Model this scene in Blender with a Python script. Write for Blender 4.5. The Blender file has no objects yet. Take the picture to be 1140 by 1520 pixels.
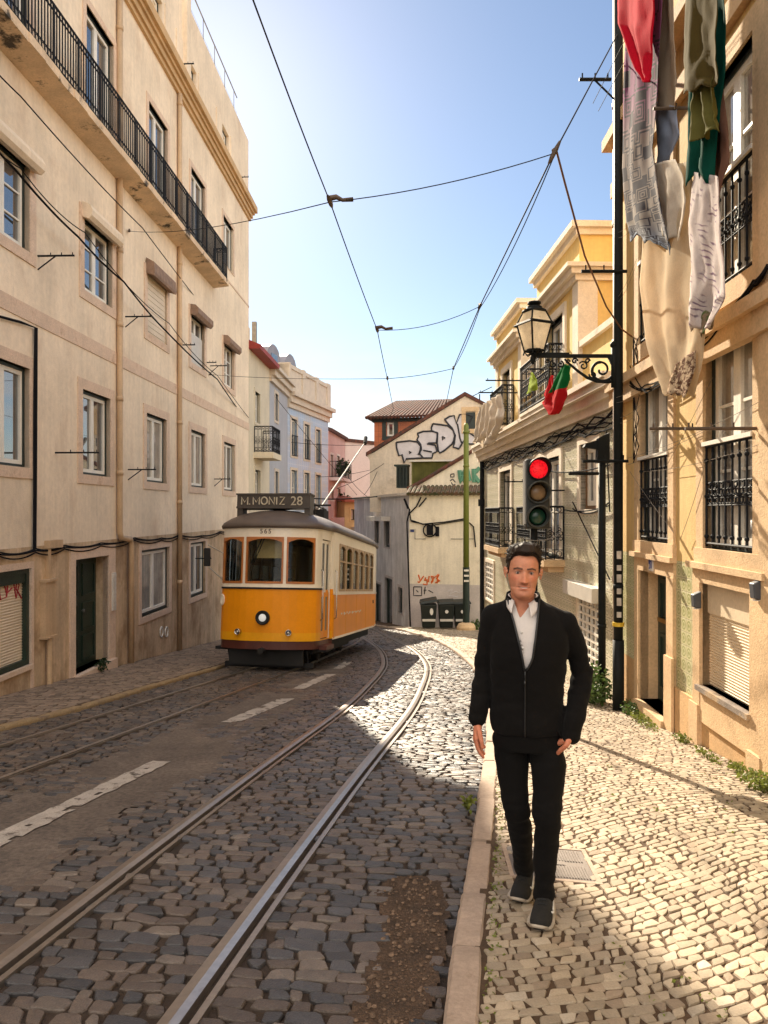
import bpy, bmesh, math, random
import numpy as np
from mathutils import Vector, Matrix, noise
random.seed(7); RNG = np.random.default_rng(7)
S = bpy.context.scene
COL = S.collection
R = math.radians
# ---------------------------------------------------------------- camera
CAM_H, FPX, CX, CY = 1.55, 1100.0, 570.0, 760.0      # metres, focal length in photo pixels, photo centre
cam_d = bpy.data.cameras.new('camera'); cam = bpy.data.objects.new('camera', cam_d); COL.objects.link(cam)
cam.location = (0, 0, CAM_H); cam.rotation_euler = (R(90), 0, 0)
cam_d.sensor_fit = 'VERTICAL'; cam_d.sensor_height = 36.0; cam_d.lens = 36.0*FPX/1520.0
cam_d.clip_start = 0.05; cam_d.clip_end = 2000
S.camera = cam
# ---------------------------------------------------------------- sun and sky
SUN_AZ, SUN_EL = 14.3, 31.0          # degrees to the left of +Y, above the horizon
sv = Vector((-math.sin(R(SUN_AZ))*math.cos(R(SUN_EL)), math.cos(R(SUN_AZ))*math.cos(R(SUN_EL)), math.sin(R(SUN_EL))))
ld = bpy.data.lights.new('sun', 'SUN'); lo = bpy.data.objects.new('sun', ld); COL.objects.link(lo)
ld.energy = 4.2; ld.angle = R(0.5); ld.color = (1.0, 0.86, 0.66)
lo.rotation_euler = (-sv).to_track_quat('-Z', 'Y').to_euler()
W = bpy.data.worlds.new('World'); S.world = W; W.use_nodes = True
wn, wl = W.node_tree.nodes, W.node_tree.links
bg = wn['Background']
sky = wn.new('ShaderNodeTexSky'); sky.sky_type = 'NISHITA'; sky.sun_disc = False
sky.sun_elevation = R(SUN_EL); sky.sun_rotation = R(-SUN_AZ)
sky.altitude = 50; sky.air_density = 1.0; sky.dust_density = 0.25; sky.ozone_density = 1.5
tcw = wn.new('ShaderNodeTexCoord'); mpw = wn.new('ShaderNodeMapping'); mpw.inputs['Scale'].default_value = (1.0, 1.0, 3.2)
nzw = wn.new('ShaderNodeTexNoise'); nzw.inputs['Scale'].default_value = 3.6; nzw.inputs['Detail'].default_value = 8; nzw.inputs['Roughness'].default_value = 0.58
rpw = wn.new('ShaderNodeValToRGB'); rpw.color_ramp.elements[0].position = 0.46; rpw.color_ramp.elements[1].position = 0.60
sep = wn.new('ShaderNodeSeparateXYZ')
hz = wn.new('ShaderNodeMapRange'); hz.inputs['From Min'].default_value = 0.24; hz.inputs['From Max'].default_value = 0.10
mm = wn.new('ShaderNodeMath'); mm.operation = 'MULTIPLY'
mm2 = wn.new('ShaderNodeMath'); mm2.operation = 'MULTIPLY'; mm2.inputs[1].default_value = 0.85
mxw = wn.new('ShaderNodeMix'); mxw.data_type = 'RGBA'; mxw.inputs['B'].default_value = (7.4, 7.2, 7.0, 1)
wl.new(tcw.outputs['Generated'], mpw.inputs['Vector']); wl.new(mpw.outputs[0], nzw.inputs['Vector'])
wl.new(nzw.outputs['Fac'], rpw.inputs['Fac']); wl.new(tcw.outputs['Generated'], sep.inputs[0]); wl.new(sep.outputs['Z'], hz.inputs['Value'])
wl.new(rpw.outputs['Color'], mm.inputs[0]); wl.new(hz.outputs[0], mm.inputs[1]); wl.new(mm.outputs[0], mm2.inputs[0])
wl.new(mm2.outputs[0], mxw.inputs['Factor']); wl.new(sky.outputs[0], mxw.inputs['A']); wl.new(mxw.outputs['Result'], bg.inputs['Color'])
# bright clouds added overhead and behind the camera, unseen, to fill the shade
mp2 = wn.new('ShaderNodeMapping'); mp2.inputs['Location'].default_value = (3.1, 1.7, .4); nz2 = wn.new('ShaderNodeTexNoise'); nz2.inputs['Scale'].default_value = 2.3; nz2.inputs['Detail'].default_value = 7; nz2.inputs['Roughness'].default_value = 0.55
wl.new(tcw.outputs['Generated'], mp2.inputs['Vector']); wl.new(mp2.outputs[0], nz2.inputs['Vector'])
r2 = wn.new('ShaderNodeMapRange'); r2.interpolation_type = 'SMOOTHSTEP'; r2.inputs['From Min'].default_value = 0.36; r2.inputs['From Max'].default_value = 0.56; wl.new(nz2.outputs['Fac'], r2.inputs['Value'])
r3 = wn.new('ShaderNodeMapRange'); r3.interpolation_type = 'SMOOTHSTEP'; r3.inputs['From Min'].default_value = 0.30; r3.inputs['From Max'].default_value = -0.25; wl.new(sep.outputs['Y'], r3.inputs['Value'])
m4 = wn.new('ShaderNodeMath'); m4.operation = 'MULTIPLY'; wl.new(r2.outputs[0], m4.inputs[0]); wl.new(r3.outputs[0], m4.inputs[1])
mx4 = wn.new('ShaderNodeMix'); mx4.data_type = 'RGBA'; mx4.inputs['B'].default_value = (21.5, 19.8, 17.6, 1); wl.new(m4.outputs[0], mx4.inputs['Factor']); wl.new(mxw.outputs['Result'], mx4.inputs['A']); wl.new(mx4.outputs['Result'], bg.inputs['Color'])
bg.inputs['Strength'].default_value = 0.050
S.view_settings.view_transform = 'Standard'; S.view_settings.look = 'None'
S.view_settings.exposure = 1.54; S.view_settings.gamma = 1.0
S.cycles.max_bounces = 9; S.cycles.diffuse_bounces = 6; S.cycles.glossy_bounces = 3
S.cycles.transmission_bounces = 4; S.cycles.transparent_max_bounces = 8
S.cycles.caustics_reflective = False; S.cycles.caustics_refractive = False
# ---------------------------------------------------------------- helpers
SLOPE = 0.105
def pz(y): return -SLOPE*y                    # pavement level: the street falls away from the camera
ROAD = 0.045
def rz(y): return -SLOPE*y - ROAD             # road level
WM = {}
def setp(o, label=None, cat=None, group=None, kind=None):
    if label: o['label'] = label
    if cat: o['category'] = cat
    if group: o['group'] = group
    if kind: o['kind'] = kind
    return o
def thing(name, label, cat, loc=(0, 0, 0), rot=(0, 0, 0), group=None):
    o = bpy.data.objects.new(name, None); COL.objects.link(o); o.empty_display_size = 0.2
    o.location = loc; o.rotation_euler = rot
    from mathutils import Euler
    WM[o] = Matrix.Translation(Vector(loc)) @ Euler(rot).to_matrix().to_4x4()
    return setp(o, label, cat, group)
def dup(root, loc=None, rot=None):
    def rec(o, par):
        c = o.copy(); COL.objects.link(c)
        if par is not None: c.parent = par
        for ch in [k for k in ALLC.get(o, [])]: rec(ch, c)
        return c
    c = rec(root, None)
    if loc is not None: c.location = loc
    if rot is not None: c.rotation_euler = rot
    return c
ALLC = {}
class MB:
    """collects shapes; build() links them as one mesh object"""
    def __init__(s): s.v = []; s.f = []; s.mi = []; s.cur = 0; s.col = None
    def add(s, vs, fs):
        b = len(s.v); s.v.extend([tuple(v) for v in vs]); s.f.extend([tuple(i+b for i in f) for f in fs]); s.mi.extend([s.cur]*len(fs))
    def box8(s, c):      # 8 corners: bottom ring of 4 then top ring of 4
        s.add(c, [(3,2,1,0), (4,5,6,7), (0,1,5,4), (1,2,6,5), (2,3,7,6), (3,0,4,7)])
    def box(s, x0, x1, y0, y1, z0, z1, P=None):
        c = [(x0,y0,z0),(x1,y0,z0),(x1,y1,z0),(x0,y1,z0),(x0,y0,z1),(x1,y0,z1),(x1,y1,z1),(x0,y1,z1)]
        s.box8([P(*p) for p in c] if P else c)
    def fbox(s, F, s0, s1, z0, z1, n0, n1):
        s.box(s0, s1, z0, z1, n0, n1, lambda a, b, c: F.P(a, b, c))
    def prism(s, pts, ext):     # planar outline (3D points) extruded by a vector
        n = len(pts); e = Vector(ext); p = [Vector(q) for q in pts]
        s.add(p+[q+e for q in p], [tuple(range(n))[::-1], tuple(range(n, 2*n))]+[(i, (i+1) % n, n+(i+1) % n, n+i) for i in range(n)])
    def tube(s, pts, r, n=8, cap=True, flat=None):
        pts = [Vector(p) for p in pts]; m = len(pts)
        rr = r if isinstance(r, (list, tuple)) else [r]*m
        t0 = (pts[1]-pts[0]).normalized(); up = Vector((0, 0, 1)) if abs(t0.z) < 0.9 else Vector((1, 0, 0))
        a = t0.cross(up).normalized(); vs = []; fs = []
        for i, p in enumerate(pts):
            t = (pts[min(i+1, m-1)]-pts[max(i-1, 0)]); t = t.normalized() if t.length > 1e-9 else t0
            a = (a-t*a.dot(t)); a = a.normalized() if a.length > 1e-6 else t.orthogonal().normalized()
            b = t.cross(a)
            for k in range(n):
                w = 2*math.pi*k/n
                vs.append(p+(a*math.cos(w)+b*math.sin(w))*rr[i])
        for i in range(m-1):
            for k in range(n):
                fs.append((i*n+k, i*n+(k+1) % n, (i+1)*n+(k+1) % n, (i+1)*n+k))
        if cap: fs += [tuple(range(n))[::-1], tuple(range((m-1)*n, m*n))]
        s.add(vs, fs)
    def lathe(s, prof, c=(0, 0, 0), n=16, axis='Z', M=None):
        vs = []; fs = []; m = len(prof)
        for (r, h) in prof:
            for k in range(n):
                w = 2*math.pi*k/n
                q = (r*math.cos(w), r*math.sin(w), h)
                if axis == 'Y': q = (q[0], q[2], q[1])
                if axis == 'X': q = (q[2], q[0], q[1])
                q = Vector(q)
                vs.append((M @ q) if M else q+Vector(c))
        for i in range(m-1):
            for k in range(n): fs.append((i*n+k, i*n+(k+1) % n, (i+1)*n+(k+1) % n, (i+1)*n+k))
        fs += [tuple(range(n))[::-1], tuple(range((m-1)*n, m*n))]
        s.add(vs, fs)
    def ball(s, c, r, n=10, sc=(1, 1, 1)):
        prof = [(max(r*math.sin(math.pi*i/n), 1e-4), -r*math.cos(math.pi*i/n)) for i in range(n+1)]
        c = Vector(c)
        s.lathe(prof, n=max(8, n), M=Matrix.Translation(c) @ Matrix.Diagonal((*sc, 1)))
    def grid(s, fn, nu, nv, thick=0):
        vs = [fn(i/nu, j/nv) for j in range(nv+1) for i in range(nu+1)]
        s.add(vs, [(j*(nu+1)+i, j*(nu+1)+i+1, (j+1)*(nu+1)+i+1, (j+1)*(nu+1)+i) for j in range(nv) for i in range(nu)])
    def build(s, name, mat, parent=None, smooth=False, bevel=0, auto=None):
        me = bpy.data.meshes.new(name)
        inv = WM[parent].inverted() if parent is not None else None
        if inv is not None and inv != Matrix.Identity(4):
            A = np.array(s.v, dtype=float).reshape(-1, 3); m4 = np.array(inv); A = A @ m4[:3, :3].T + m4[:3, 3]
            me.from_pydata(A.tolist(), [], s.f)
        else: me.from_pydata(s.v, [], s.f)
        mats = mat if isinstance(mat, (list, tuple)) else [mat]
        for m in mats: me.materials.append(m)
        if len(mats) > 1: me.polygons.foreach_set('material_index', s.mi)
        if smooth: me.polygons.foreach_set('use_smooth', [True]*len(me.polygons))
        me.validate(); me.update()
        o = bpy.data.objects.new(name, me); COL.objects.link(o)
        if parent is not None:
            o.parent = parent; WM[o] = WM[parent]; ALLC.setdefault(parent, []).append(o)
        else: WM[o] = Matrix.Identity(4)
        if bevel:
            b = o.modifiers.new('bevel', 'BEVEL'); b.width = bevel; b.segments = 2; b.limit_method = 'ANGLE'
        if auto is not None: me.shade_smooth() if False else None
        return o
def unproj(px, py, Y): return Vector(((px-CX)/FPX*Y, Y, CAM_H-(py-CY)/FPX*Y))
class Facade:
    """vertical wall plane through x = a + b*y; side = +1 when the street lies to +x"""
    def __init__(s, a, b, side):
        s.a, s.b = a, b; l = math.hypot(1, b); s.N = (side/l, -b*side/l)
    def P(s, q, z, n=0.0): return (s.a+s.b*q+n*s.N[0], q+n*s.N[1], z)
    def hit(s, px, py, n=0.0):
        u = (px-CX)/FPX
        q = (s.a+n*s.N[0]-u*n*s.N[1])/(u-s.b); Y = q+n*s.N[1]
        return q, CAM_H-(py-CY)/FPX*Y
    def q(s, px, n=0.0): return s.hit(px, 0, n)[0]
def wall_open(mb, P, s0, s1, z0, z1, ops, depth=0.15, sv_=(), zv=()):
    """wall face with rectangular openings (a,b,c,d) and their reveals"""
    ss = sorted(set([s0, s1]+[v for o in ops for v in o[:2]]+list(sv_))); zs = sorted(set([z0, z1]+[v for o in ops for v in o[2:4]]+list(zv)))
    ss = [v for v in ss if s0-1e-6 <= v <= s1+1e-6]; zs = [v for v in zs if z0-1e-6 <= v <= z1+1e-6]
    idx = {}; vs = []; fs = []
    def vi(i, j):
        if (i, j) not in idx: idx[(i, j)] = len(vs); vs.append(P(ss[i], zs[j], 0))
        return idx[(i, j)]
    for i in range(len(ss)-1):
        for j in range(len(zs)-1):
            cs, cz = (ss[i]+ss[i+1])/2, (zs[j]+zs[j+1])/2
            if any(o[0] < cs < o[1] and o[2] < cz < o[3] for o in ops): continue
            fs.append((vi(i, j), vi(i+1, j), vi(i+1, j+1), vi(i, j+1)))
    mb.add(vs, fs)
    for o in ops:
        a, b, c, d = o[:4]; dp = o[4] if len(o) > 4 else depth
        inner = [v for v in ss if a-1e-6 <= v <= b+1e-6]
        for (u0, u1) in zip(inner[:-1], inner[1:]):
            for zz in (c, d): mb.add([P(u0, zz, 0), P(u1, zz, 0), P(u1, zz, -dp), P(u0, zz, -dp)], [(0, 1, 2, 3)])
        for uu in (a, b): mb.add([P(uu, c, 0), P(uu, d, 0), P(uu, d, -dp), P(uu, c, -dp)], [(0, 1, 2, 3)])
# ---------------------------------------------------------------- materials
def nt(m):
    m.use_nodes = True
    return m.node_tree.nodes, m.node_tree.links
def rgb(c, k=1.0): return (c[0]*k, c[1]*k, c[2]*k, 1)
def pmat(name, col, rough=0.8, var=0.15, scale=2.0, fine=0.08, bump=0.0, bscale=80, metal=0.0, spec=0.5, streak=0.0, stain=None, stain_t=(0.56, 0.7),
         stain_scale=1.3, attr=False, sheen=0, coat=0, trans=0, stain_z=1.0, ior=None):
    m = bpy.data.materials.new(name); n, l = nt(m); b = n['Principled BSDF']
    g = n.new('ShaderNodeNewGeometry')
    def noise_(sc, det=5, vec=None, rough_=0.55):
        t = n.new('ShaderNodeTexNoise'); t.inputs['Scale'].default_value = sc; t.inputs['Detail'].default_value = det; t.inputs['Roughness'].default_value = rough_
        l.new(vec or g.outputs['Position'], t.inputs['Vector']); return t
    def mul(a, fac_out, lo, hi, f0=0.3, f1=0.7):
        mr = n.new('ShaderNodeMapRange'); mr.inputs['From Min'].default_value = f0; mr.inputs['From Max'].default_value = f1
        mr.inputs['To Min'].default_value = lo; mr.inputs['To Max'].default_value = hi; l.new(fac_out, mr.inputs['Value'])
        mx = n.new('ShaderNodeVectorMath'); mx.operation = 'SCALE'; l.new(a, mx.inputs[0]); l.new(mr.outputs[0], mx.inputs['Scale'])
        return mx.outputs[0]
    if attr:
        at = n.new('ShaderNodeAttribute'); at.attribute_name = 'Col'; c = at.outputs['Color']
    else:
        rg = n.new('ShaderNodeRGB'); rg.outputs[0].default_value = rgb(col); c = rg.outputs[0]
    if var: c = mul(c, noise_(scale).outputs['Fac'], 1-var, 1+var)
    if fine: c = mul(c, noise_(scale*14, 3).outputs['Fac'], 1-fine, 1+fine)
    if streak:
        mp = n.new('ShaderNodeMapping'); mp.inputs['Scale'].default_value = (5, 5, 0.35); l.new(g.outputs['Position'], mp.inputs['Vector'])
        c = mul(c, noise_(1.6, 6, mp.outputs[0], 0.65).outputs['Fac'], 1-streak, 1+streak*0.5)
    if stain:
        mp = n.new('ShaderNodeMapping'); mp.inputs['Scale'].default_value = (1, 1, stain_z); l.new(g.outputs['Position'], mp.inputs['Vector'])
        rp = n.new('ShaderNodeMapRange'); rp.inputs['From Min'].default_value = stain_t[0]; rp.inputs['From Max'].default_value = stain_t[1]
        l.new(noise_(stain_scale, 9, mp.outputs[0], 0.7).outputs['Fac'], rp.inputs['Value'])
        mx = n.new('ShaderNodeMix'); mx.data_type = 'RGBA'; l.new(rp.outputs[0], mx.inputs['Factor']); l.new(c, mx.inputs['A']); mx.inputs['B'].default_value = rgb(stain); c = mx.outputs['Result']
    l.new(c, b.inputs['Base Color'])
    b.inputs['Roughness'].default_value = rough; b.inputs['Metallic'].default_value = metal; b.inputs['Specular IOR Level'].default_value = spec
    if ior: b.inputs['IOR'].default_value = ior
    if coat: b.inputs['Coat Weight'].default_value = coat; b.inputs['Coat Roughness'].default_value = 0.06
    if sheen: b.inputs['Sheen Weight'].default_value = sheen
    if bump:
        bp = n.new('ShaderNodeBump'); bp.inputs['Strength'].default_value = bump; bp.inputs['Distance'].default_value = 0.02
        l.new(noise_(bscale, 4).outputs['Fac'], bp.inputs['Height']); l.new(bp.outputs[0], b.inputs['Normal'])
    if trans:     # thin cloth: some light comes through
        tr = n.new('ShaderNodeBsdfTranslucent'); l.new(c, tr.inputs['Color']); ms = n.new('ShaderNodeMixShader'); ms.inputs[0].default_value = trans
        l.new(b.outputs[0], ms.inputs[1]); l.new(tr.outputs[0], ms.inputs[2]); l.new(ms.outputs[0], n['Material Output'].inputs['Surface'])
    return m
def emat(name, col, strength):
    m = bpy.data.materials.new(name); n, l = nt(m); b = n['Principled BSDF']
    b.inputs['Base Color'].default_value = rgb(col, 0.4); b.inputs['Emission Color'].default_value = rgb(col); b.inputs['Emission Strength'].default_value = strength
    return m
def clear_glass(name, tint=(0.9, 0.93, 0.92), refl=0.05):
    m = bpy.data.materials.new(name); n, l = nt(m); n.remove(n['Principled BSDF'])
    tr = n.new('ShaderNodeBsdfTransparent'); tr.inputs['Color'].default_value = rgb(tint)
    gl = n.new('ShaderNodeBsdfGlossy'); gl.inputs['Roughness'].default_value = 0.02
    fr = n.new('ShaderNodeFresnel'); fr.inputs['IOR'].default_value = 1.5
    ad = n.new('ShaderNodeMath'); ad.operation = 'ADD'; ad.inputs[1].default_value = refl; ad.use_clamp = True; l.new(fr.outputs[0], ad.inputs[0])
    ms = n.new('ShaderNodeMixShader'); l.new(ad.outputs[0], ms.inputs[0]); l.new(tr.outputs[0], ms.inputs[1]); l.new(gl.outputs[0], ms.inputs[2]); l.new(ms.outputs[0], n['Material Output'].inputs['Surface'])
    return m
def tile_mat(name, base, accent, grout, size=0.14, dirt=(0.25, 0.17, 0.09), axis='Y'):
    """glazed wall tiles: square joints and a round figure on each tile"""
    m = bpy.data.materials.new(name); n, l = nt(m); b = n['Principled BSDF']
    g = n.new('ShaderNodeNewGeometry'); sp = n.new('ShaderNodeSeparateXYZ'); l.new(g.outputs['Position'], sp.inputs[0])
    def math_(op, a, bb=None, clamp=False):
        t = n.new('ShaderNodeMath'); t.operation = op; t.use_clamp = clamp
        for i, v in enumerate((a, bb)):
            if v is None: continue
            if isinstance(v, (int, float)): t.inputs[i].default_value = v
            else: l.new(v, t.inputs[i])
        return t.outputs[0]
    u = math_('FRACT', math_('DIVIDE', sp.outputs[axis], size)); v = math_('FRACT', math_('DIVIDE', sp.outputs['Z'], size))
    du = math_('ABSOLUTE', math_('SUBTRACT', u, 0.5)); dv = math_('ABSOLUTE', math_('SUBTRACT', v, 0.5))
    edge = math_('GREATER_THAN', math_('MAXIMUM', du, dv), 0.475)
    r = math_('SQRT', math_('ADD', math_('MULTIPLY', du, du), math_('MULTIPLY', dv, dv)))
    ring = math_('LESS_THAN', math_('ABSOLUTE', math_('SUBTRACT', r, 0.33)), 0.06)
    dia = math_('LESS_THAN', math_('ADD', du, dv), 0.2)
    fig = math_('MAXIMUM', ring, dia)
    nz = n.new('ShaderNodeTexNoise'); nz.inputs['Scale'].default_value = 1.1; nz.inputs['Detail'].default_value = 8; l.new(g.outputs['Position'], nz.inputs['Vector'])
    mx = n.new('ShaderNodeMix'); mx.data_type = 'RGBA'; mx.inputs['A'].default_value = rgb(base); mx.inputs['B'].default_value = rgb(accent); l.new(fig, mx.inputs['Factor'])
    m2 = n.new('ShaderNodeMix'); m2.data_type = 'RGBA'; m2.inputs['B'].default_value = rgb(grout); l.new(mx.outputs['Result'], m2.inputs['A']); l.new(edge, m2.inputs['Factor'])
    rp = n.new('ShaderNodeMapRange'); rp.inputs['From Min'].default_value = 0.52; rp.inputs['From Max'].default_value = 0.72; l.new(nz.outputs['Fac'], rp.inputs['Value'])
    m3 = n.new('ShaderNodeMix'); m3.data_type = 'RGBA'; m3.inputs['B'].default_value = rgb(dirt); l.new(m2.outputs['Result'], m3.inputs['A'])
    l.new(math_('MULTIPLY', rp.outputs[0], 0.7), m3.inputs['Factor']); l.new(m3.outputs['Result'], b.inputs['Base Color'])
    b.inputs['Roughness'].default_value = 0.35
    bp = n.new('ShaderNodeBump'); bp.inputs['Strength'].default_value = 0.5; bp.inputs['Distance'].default_value = 0.004; bp.invert = True
    l.new(edge, bp.inputs['Height']); l.new(bp.outputs[0], b.inputs['Normal'])
    return m
M = {}
M['plaster'] = pmat('cream plaster', (0.84, 0.70, 0.535), 0.9, 0.12, 0.8, 0.06, 0.3, 50, streak=0.09, stain=(0.58, 0.42, 0.29), stain_t=(0.54, 0.82), stain_scale=0.9, stain_z=0.5)
M['plaster_low'] = pmat('stained ground floor plaster', (0.60, 0.44, 0.285), 0.9, 0.2, 1.2, 0.08, 0.3, 50, streak=0.2, stain=(0.24, 0.13, 0.055), stain_t=(0.48, 0.72), stain_scale=1.4, stain_z=0.6)
M['stone_pink'] = pmat('pinkish window stone', (0.70, 0.53, 0.40), 0.85, 0.12, 3, 0.12, 0.3, 90, stain=(0.42, 0.26, 0.16), stain_t=(0.55, 0.75), stain_scale=3)
M['soffit'] = pmat('weathered balcony slab', (0.66, 0.50, 0.34), 0.9, 0.2, 2, 0.1, 0.3, 40, stain=(0.06, 0.05, 0.04), stain_t=(0.55, 0.62), stain_scale=1.6)
M['dark_frame'] = pmat('dark green joinery', (0.016, 0.026, 0.022), 0.5, 0.2, 5)
M['white_frame'] = pmat('white window paint', (0.82, 0.78, 0.70), 0.5, 0.06, 5)
M['iron'] = pmat('black iron', (0.012, 0.013, 0.016), 0.65, 0.3, 8, spec=0.15)
M['pane'] = pmat('window glass', (0.05, 0.055, 0.06), 0.02, 0.5, 1.6, 0.1, spec=.5, ior=3.2)
M['pane_curtain'] = pmat('window glass over pale curtain', (0.33, 0.30, 0.26), 0.03, 0.3, 2.5, 0.1, spec=.5, ior=2.2, streak=0.4)
M['shutter'] = pmat('cream roller shutter', (0.72, 0.60, 0.45), 0.6, 0.08, 2, 0.05)
M['box_brown'] = pmat('weathered shutter box', (0.26, 0.17, 0.12), 0.8, 0.25, 6, 0.15, 0.3, 60)
M['cable'] = pmat('black cable', (0.012, 0.012, 0.014), 0.9, 0.2, 5, spec=.08)
M['pale_cable'] = pmat('pale dusty cable', (0.24, 0.21, 0.18), 0.95, 0.1, 5, spec=.03)
M['wire'] = pmat('steel wire', (0.03, 0.03, 0.033), 0.8, 0.1, 5, spec=.1)
M['green_door'] = pmat('peeling dark green door paint', (0.014, 0.030, 0.020), 0.45, 0.3, 4, 0.2, 0.3, 60, stain=(0.22, 0.19, 0.12), stain_t=(0.66, 0.69), stain_scale=5)
M['white_plastic'] = pmat('off white plastic', (0.62, 0.58, 0.52), 0.5, 0.08, 5)
M['grey_metal'] = pmat('dull grey metal', (0.20, 0.19, 0.18), 0.5, 0.2, 6, metal=0.5)
M['roof_tile'] = pmat('clay roof tiles', (0.115, 0.040, 0.024), 0.9, 0.45, 5, 0.2, 0.3, 40, stain=(0.045, 0.035, 0.03), stain_t=(0.45, 0.65), stain_scale=4)
# ================================================================ GROUND
KR = np.array([(.0, 1.2), (.14, 2.2), (.18, 2.645), (.296, 3.22), (.385, 3.78), (.558, 4.72), (.68, 5.44), (1.07, 7.77), (1.45, 10.5), (1.84, 15.6), (1.80, 20), (1.60, 23.4), (.78, 28.7), (-.6, 33.5), (-3.2, 40)])
KL = np.array([(-5.6, 2), (-5.05, 5), (-4.32, 8.33), (-4.04, 9.45), (-3.71, 12.1), (-3.27, 15.2), (-2.95, 18), (-2.95, 22), (-3.5, 27), (-4.4, 34), (-5.5, 40)])
def kr(y): return np.interp(y, KR[:, 1], KR[:, 0])
def kl(y): return np.interp(y, KL[:, 1], KL[:, 0])
LF = Facade(-6.05, 0.04, 1)
RF = Facade(2.99, 0.025, -1)
R2F = Facade(3.67, -0.035, -1)
def rwall(y): return np.where(np.asarray(y) < 10.2, 2.99+.025*np.asarray(y), 3.67-.035*np.asarray(y))
def lwall(y): return -6.05+.04*np.asarray(y)
def smooth_path(pts, n=160):
    p = np.array(pts, float); ys = np.linspace(p[0, 1], p[-1, 1], n); xs = np.interp(ys, p[:, 1], p[:, 0])
    k = np.ones(15)/15; xp = np.pad(xs, 7, 'reflect', reflect_type='odd'); xs = np.convolve(xp, k, 'valid')
    return np.stack([xs, ys], 1)
KK = 1.595/1.62
def sc(L): return [(x*KK, y*KK) for x, y in L]
TR = smooth_path(sc([(-1.42, 1.4), (-1.20, 3), (-.845, 5.4), (-.505, 7.5), (-.05, 10), (.43, 14.6), (.5, 16.4), (.40, 19.6), (.15, 22), (-.35, 26), (-.9, 31), (-2, 36)]))
TL = smooth_path(sc([(-4.6, 1.4), (-3.51, 7.6), (-2.42, 13.9), (-1.35, 21.6), (-1.15, 25), (-1.6, 30), (-2.6, 36)]))
def offset(path, d):
    t = np.gradient(path, axis=0); t /= np.linalg.norm(t, axis=1)[:, None]
    return path+np.stack([t[:, 1], -t[:, 0]], 1)*d
RAILS = [offset(TR, -.45), offset(TR, .45), offset(TL, -.45), offset(TL, .45)]
def sheet(name, xl, xr, ys, nx, zf, mat, kind='structure', amp=0.0):
    mb = MB(); n = len(ys)
    for j, y in enumerate(ys):
        a, b = float(xl(y)), float(xr(y))
        for i in range(nx+1):
            x = a+(b-a)*i/nx
            z = zf(y)+(amp*noise.noise((x*3.1, y*3.1, 0)) if amp else 0)
            mb.v.append((x, y, z))
    mb.f = [(j*(nx+1)+i, j*(nx+1)+i+1, (j+1)*(nx+1)+i+1, (j+1)*(nx+1)+i) for j in range(n-1) for i in range(nx)]
    mb.mi = [0]*len(mb.f)
    return setp(mb.build(name, mat, smooth=True), kind=kind)
M['mortar'] = pmat('earthy joint filling', (0.045, 0.028, 0.018), 0.95, 0.3, 3, 0.2, 0.5, 150)
M['sand_joint'] = pmat('sandy pavement joints', (0.085, 0.048, 0.024), 0.95, 0.3, 3, 0.2, 0.5, 150)
M['ground'] = pmat('bare earth', (0.12, 0.09, 0.06), 0.95, 0.2, 1)
mb = MB()
def gfar(y): return -SLOPE*min(y, 62.0)-0.45
yy = [-60, -20, 0, 20, 40, 62, 120, 300, 900]
for y in yy:
    for x in (-900, -60, 0, 60, 900): mb.v.append((x, y, gfar(y)))
mb.f = [(j*5+i, j*5+i+1, j*5+i+6, j*5+i+5) for j in range(len(yy)-1) for i in range(4)]; mb.mi = [0]*len(mb.f)
setp(mb.build('ground', M['ground']), kind='structure')
ys = np.concatenate([np.linspace(-4, 20, 120), np.linspace(20.5, 60, 40)])
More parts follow.
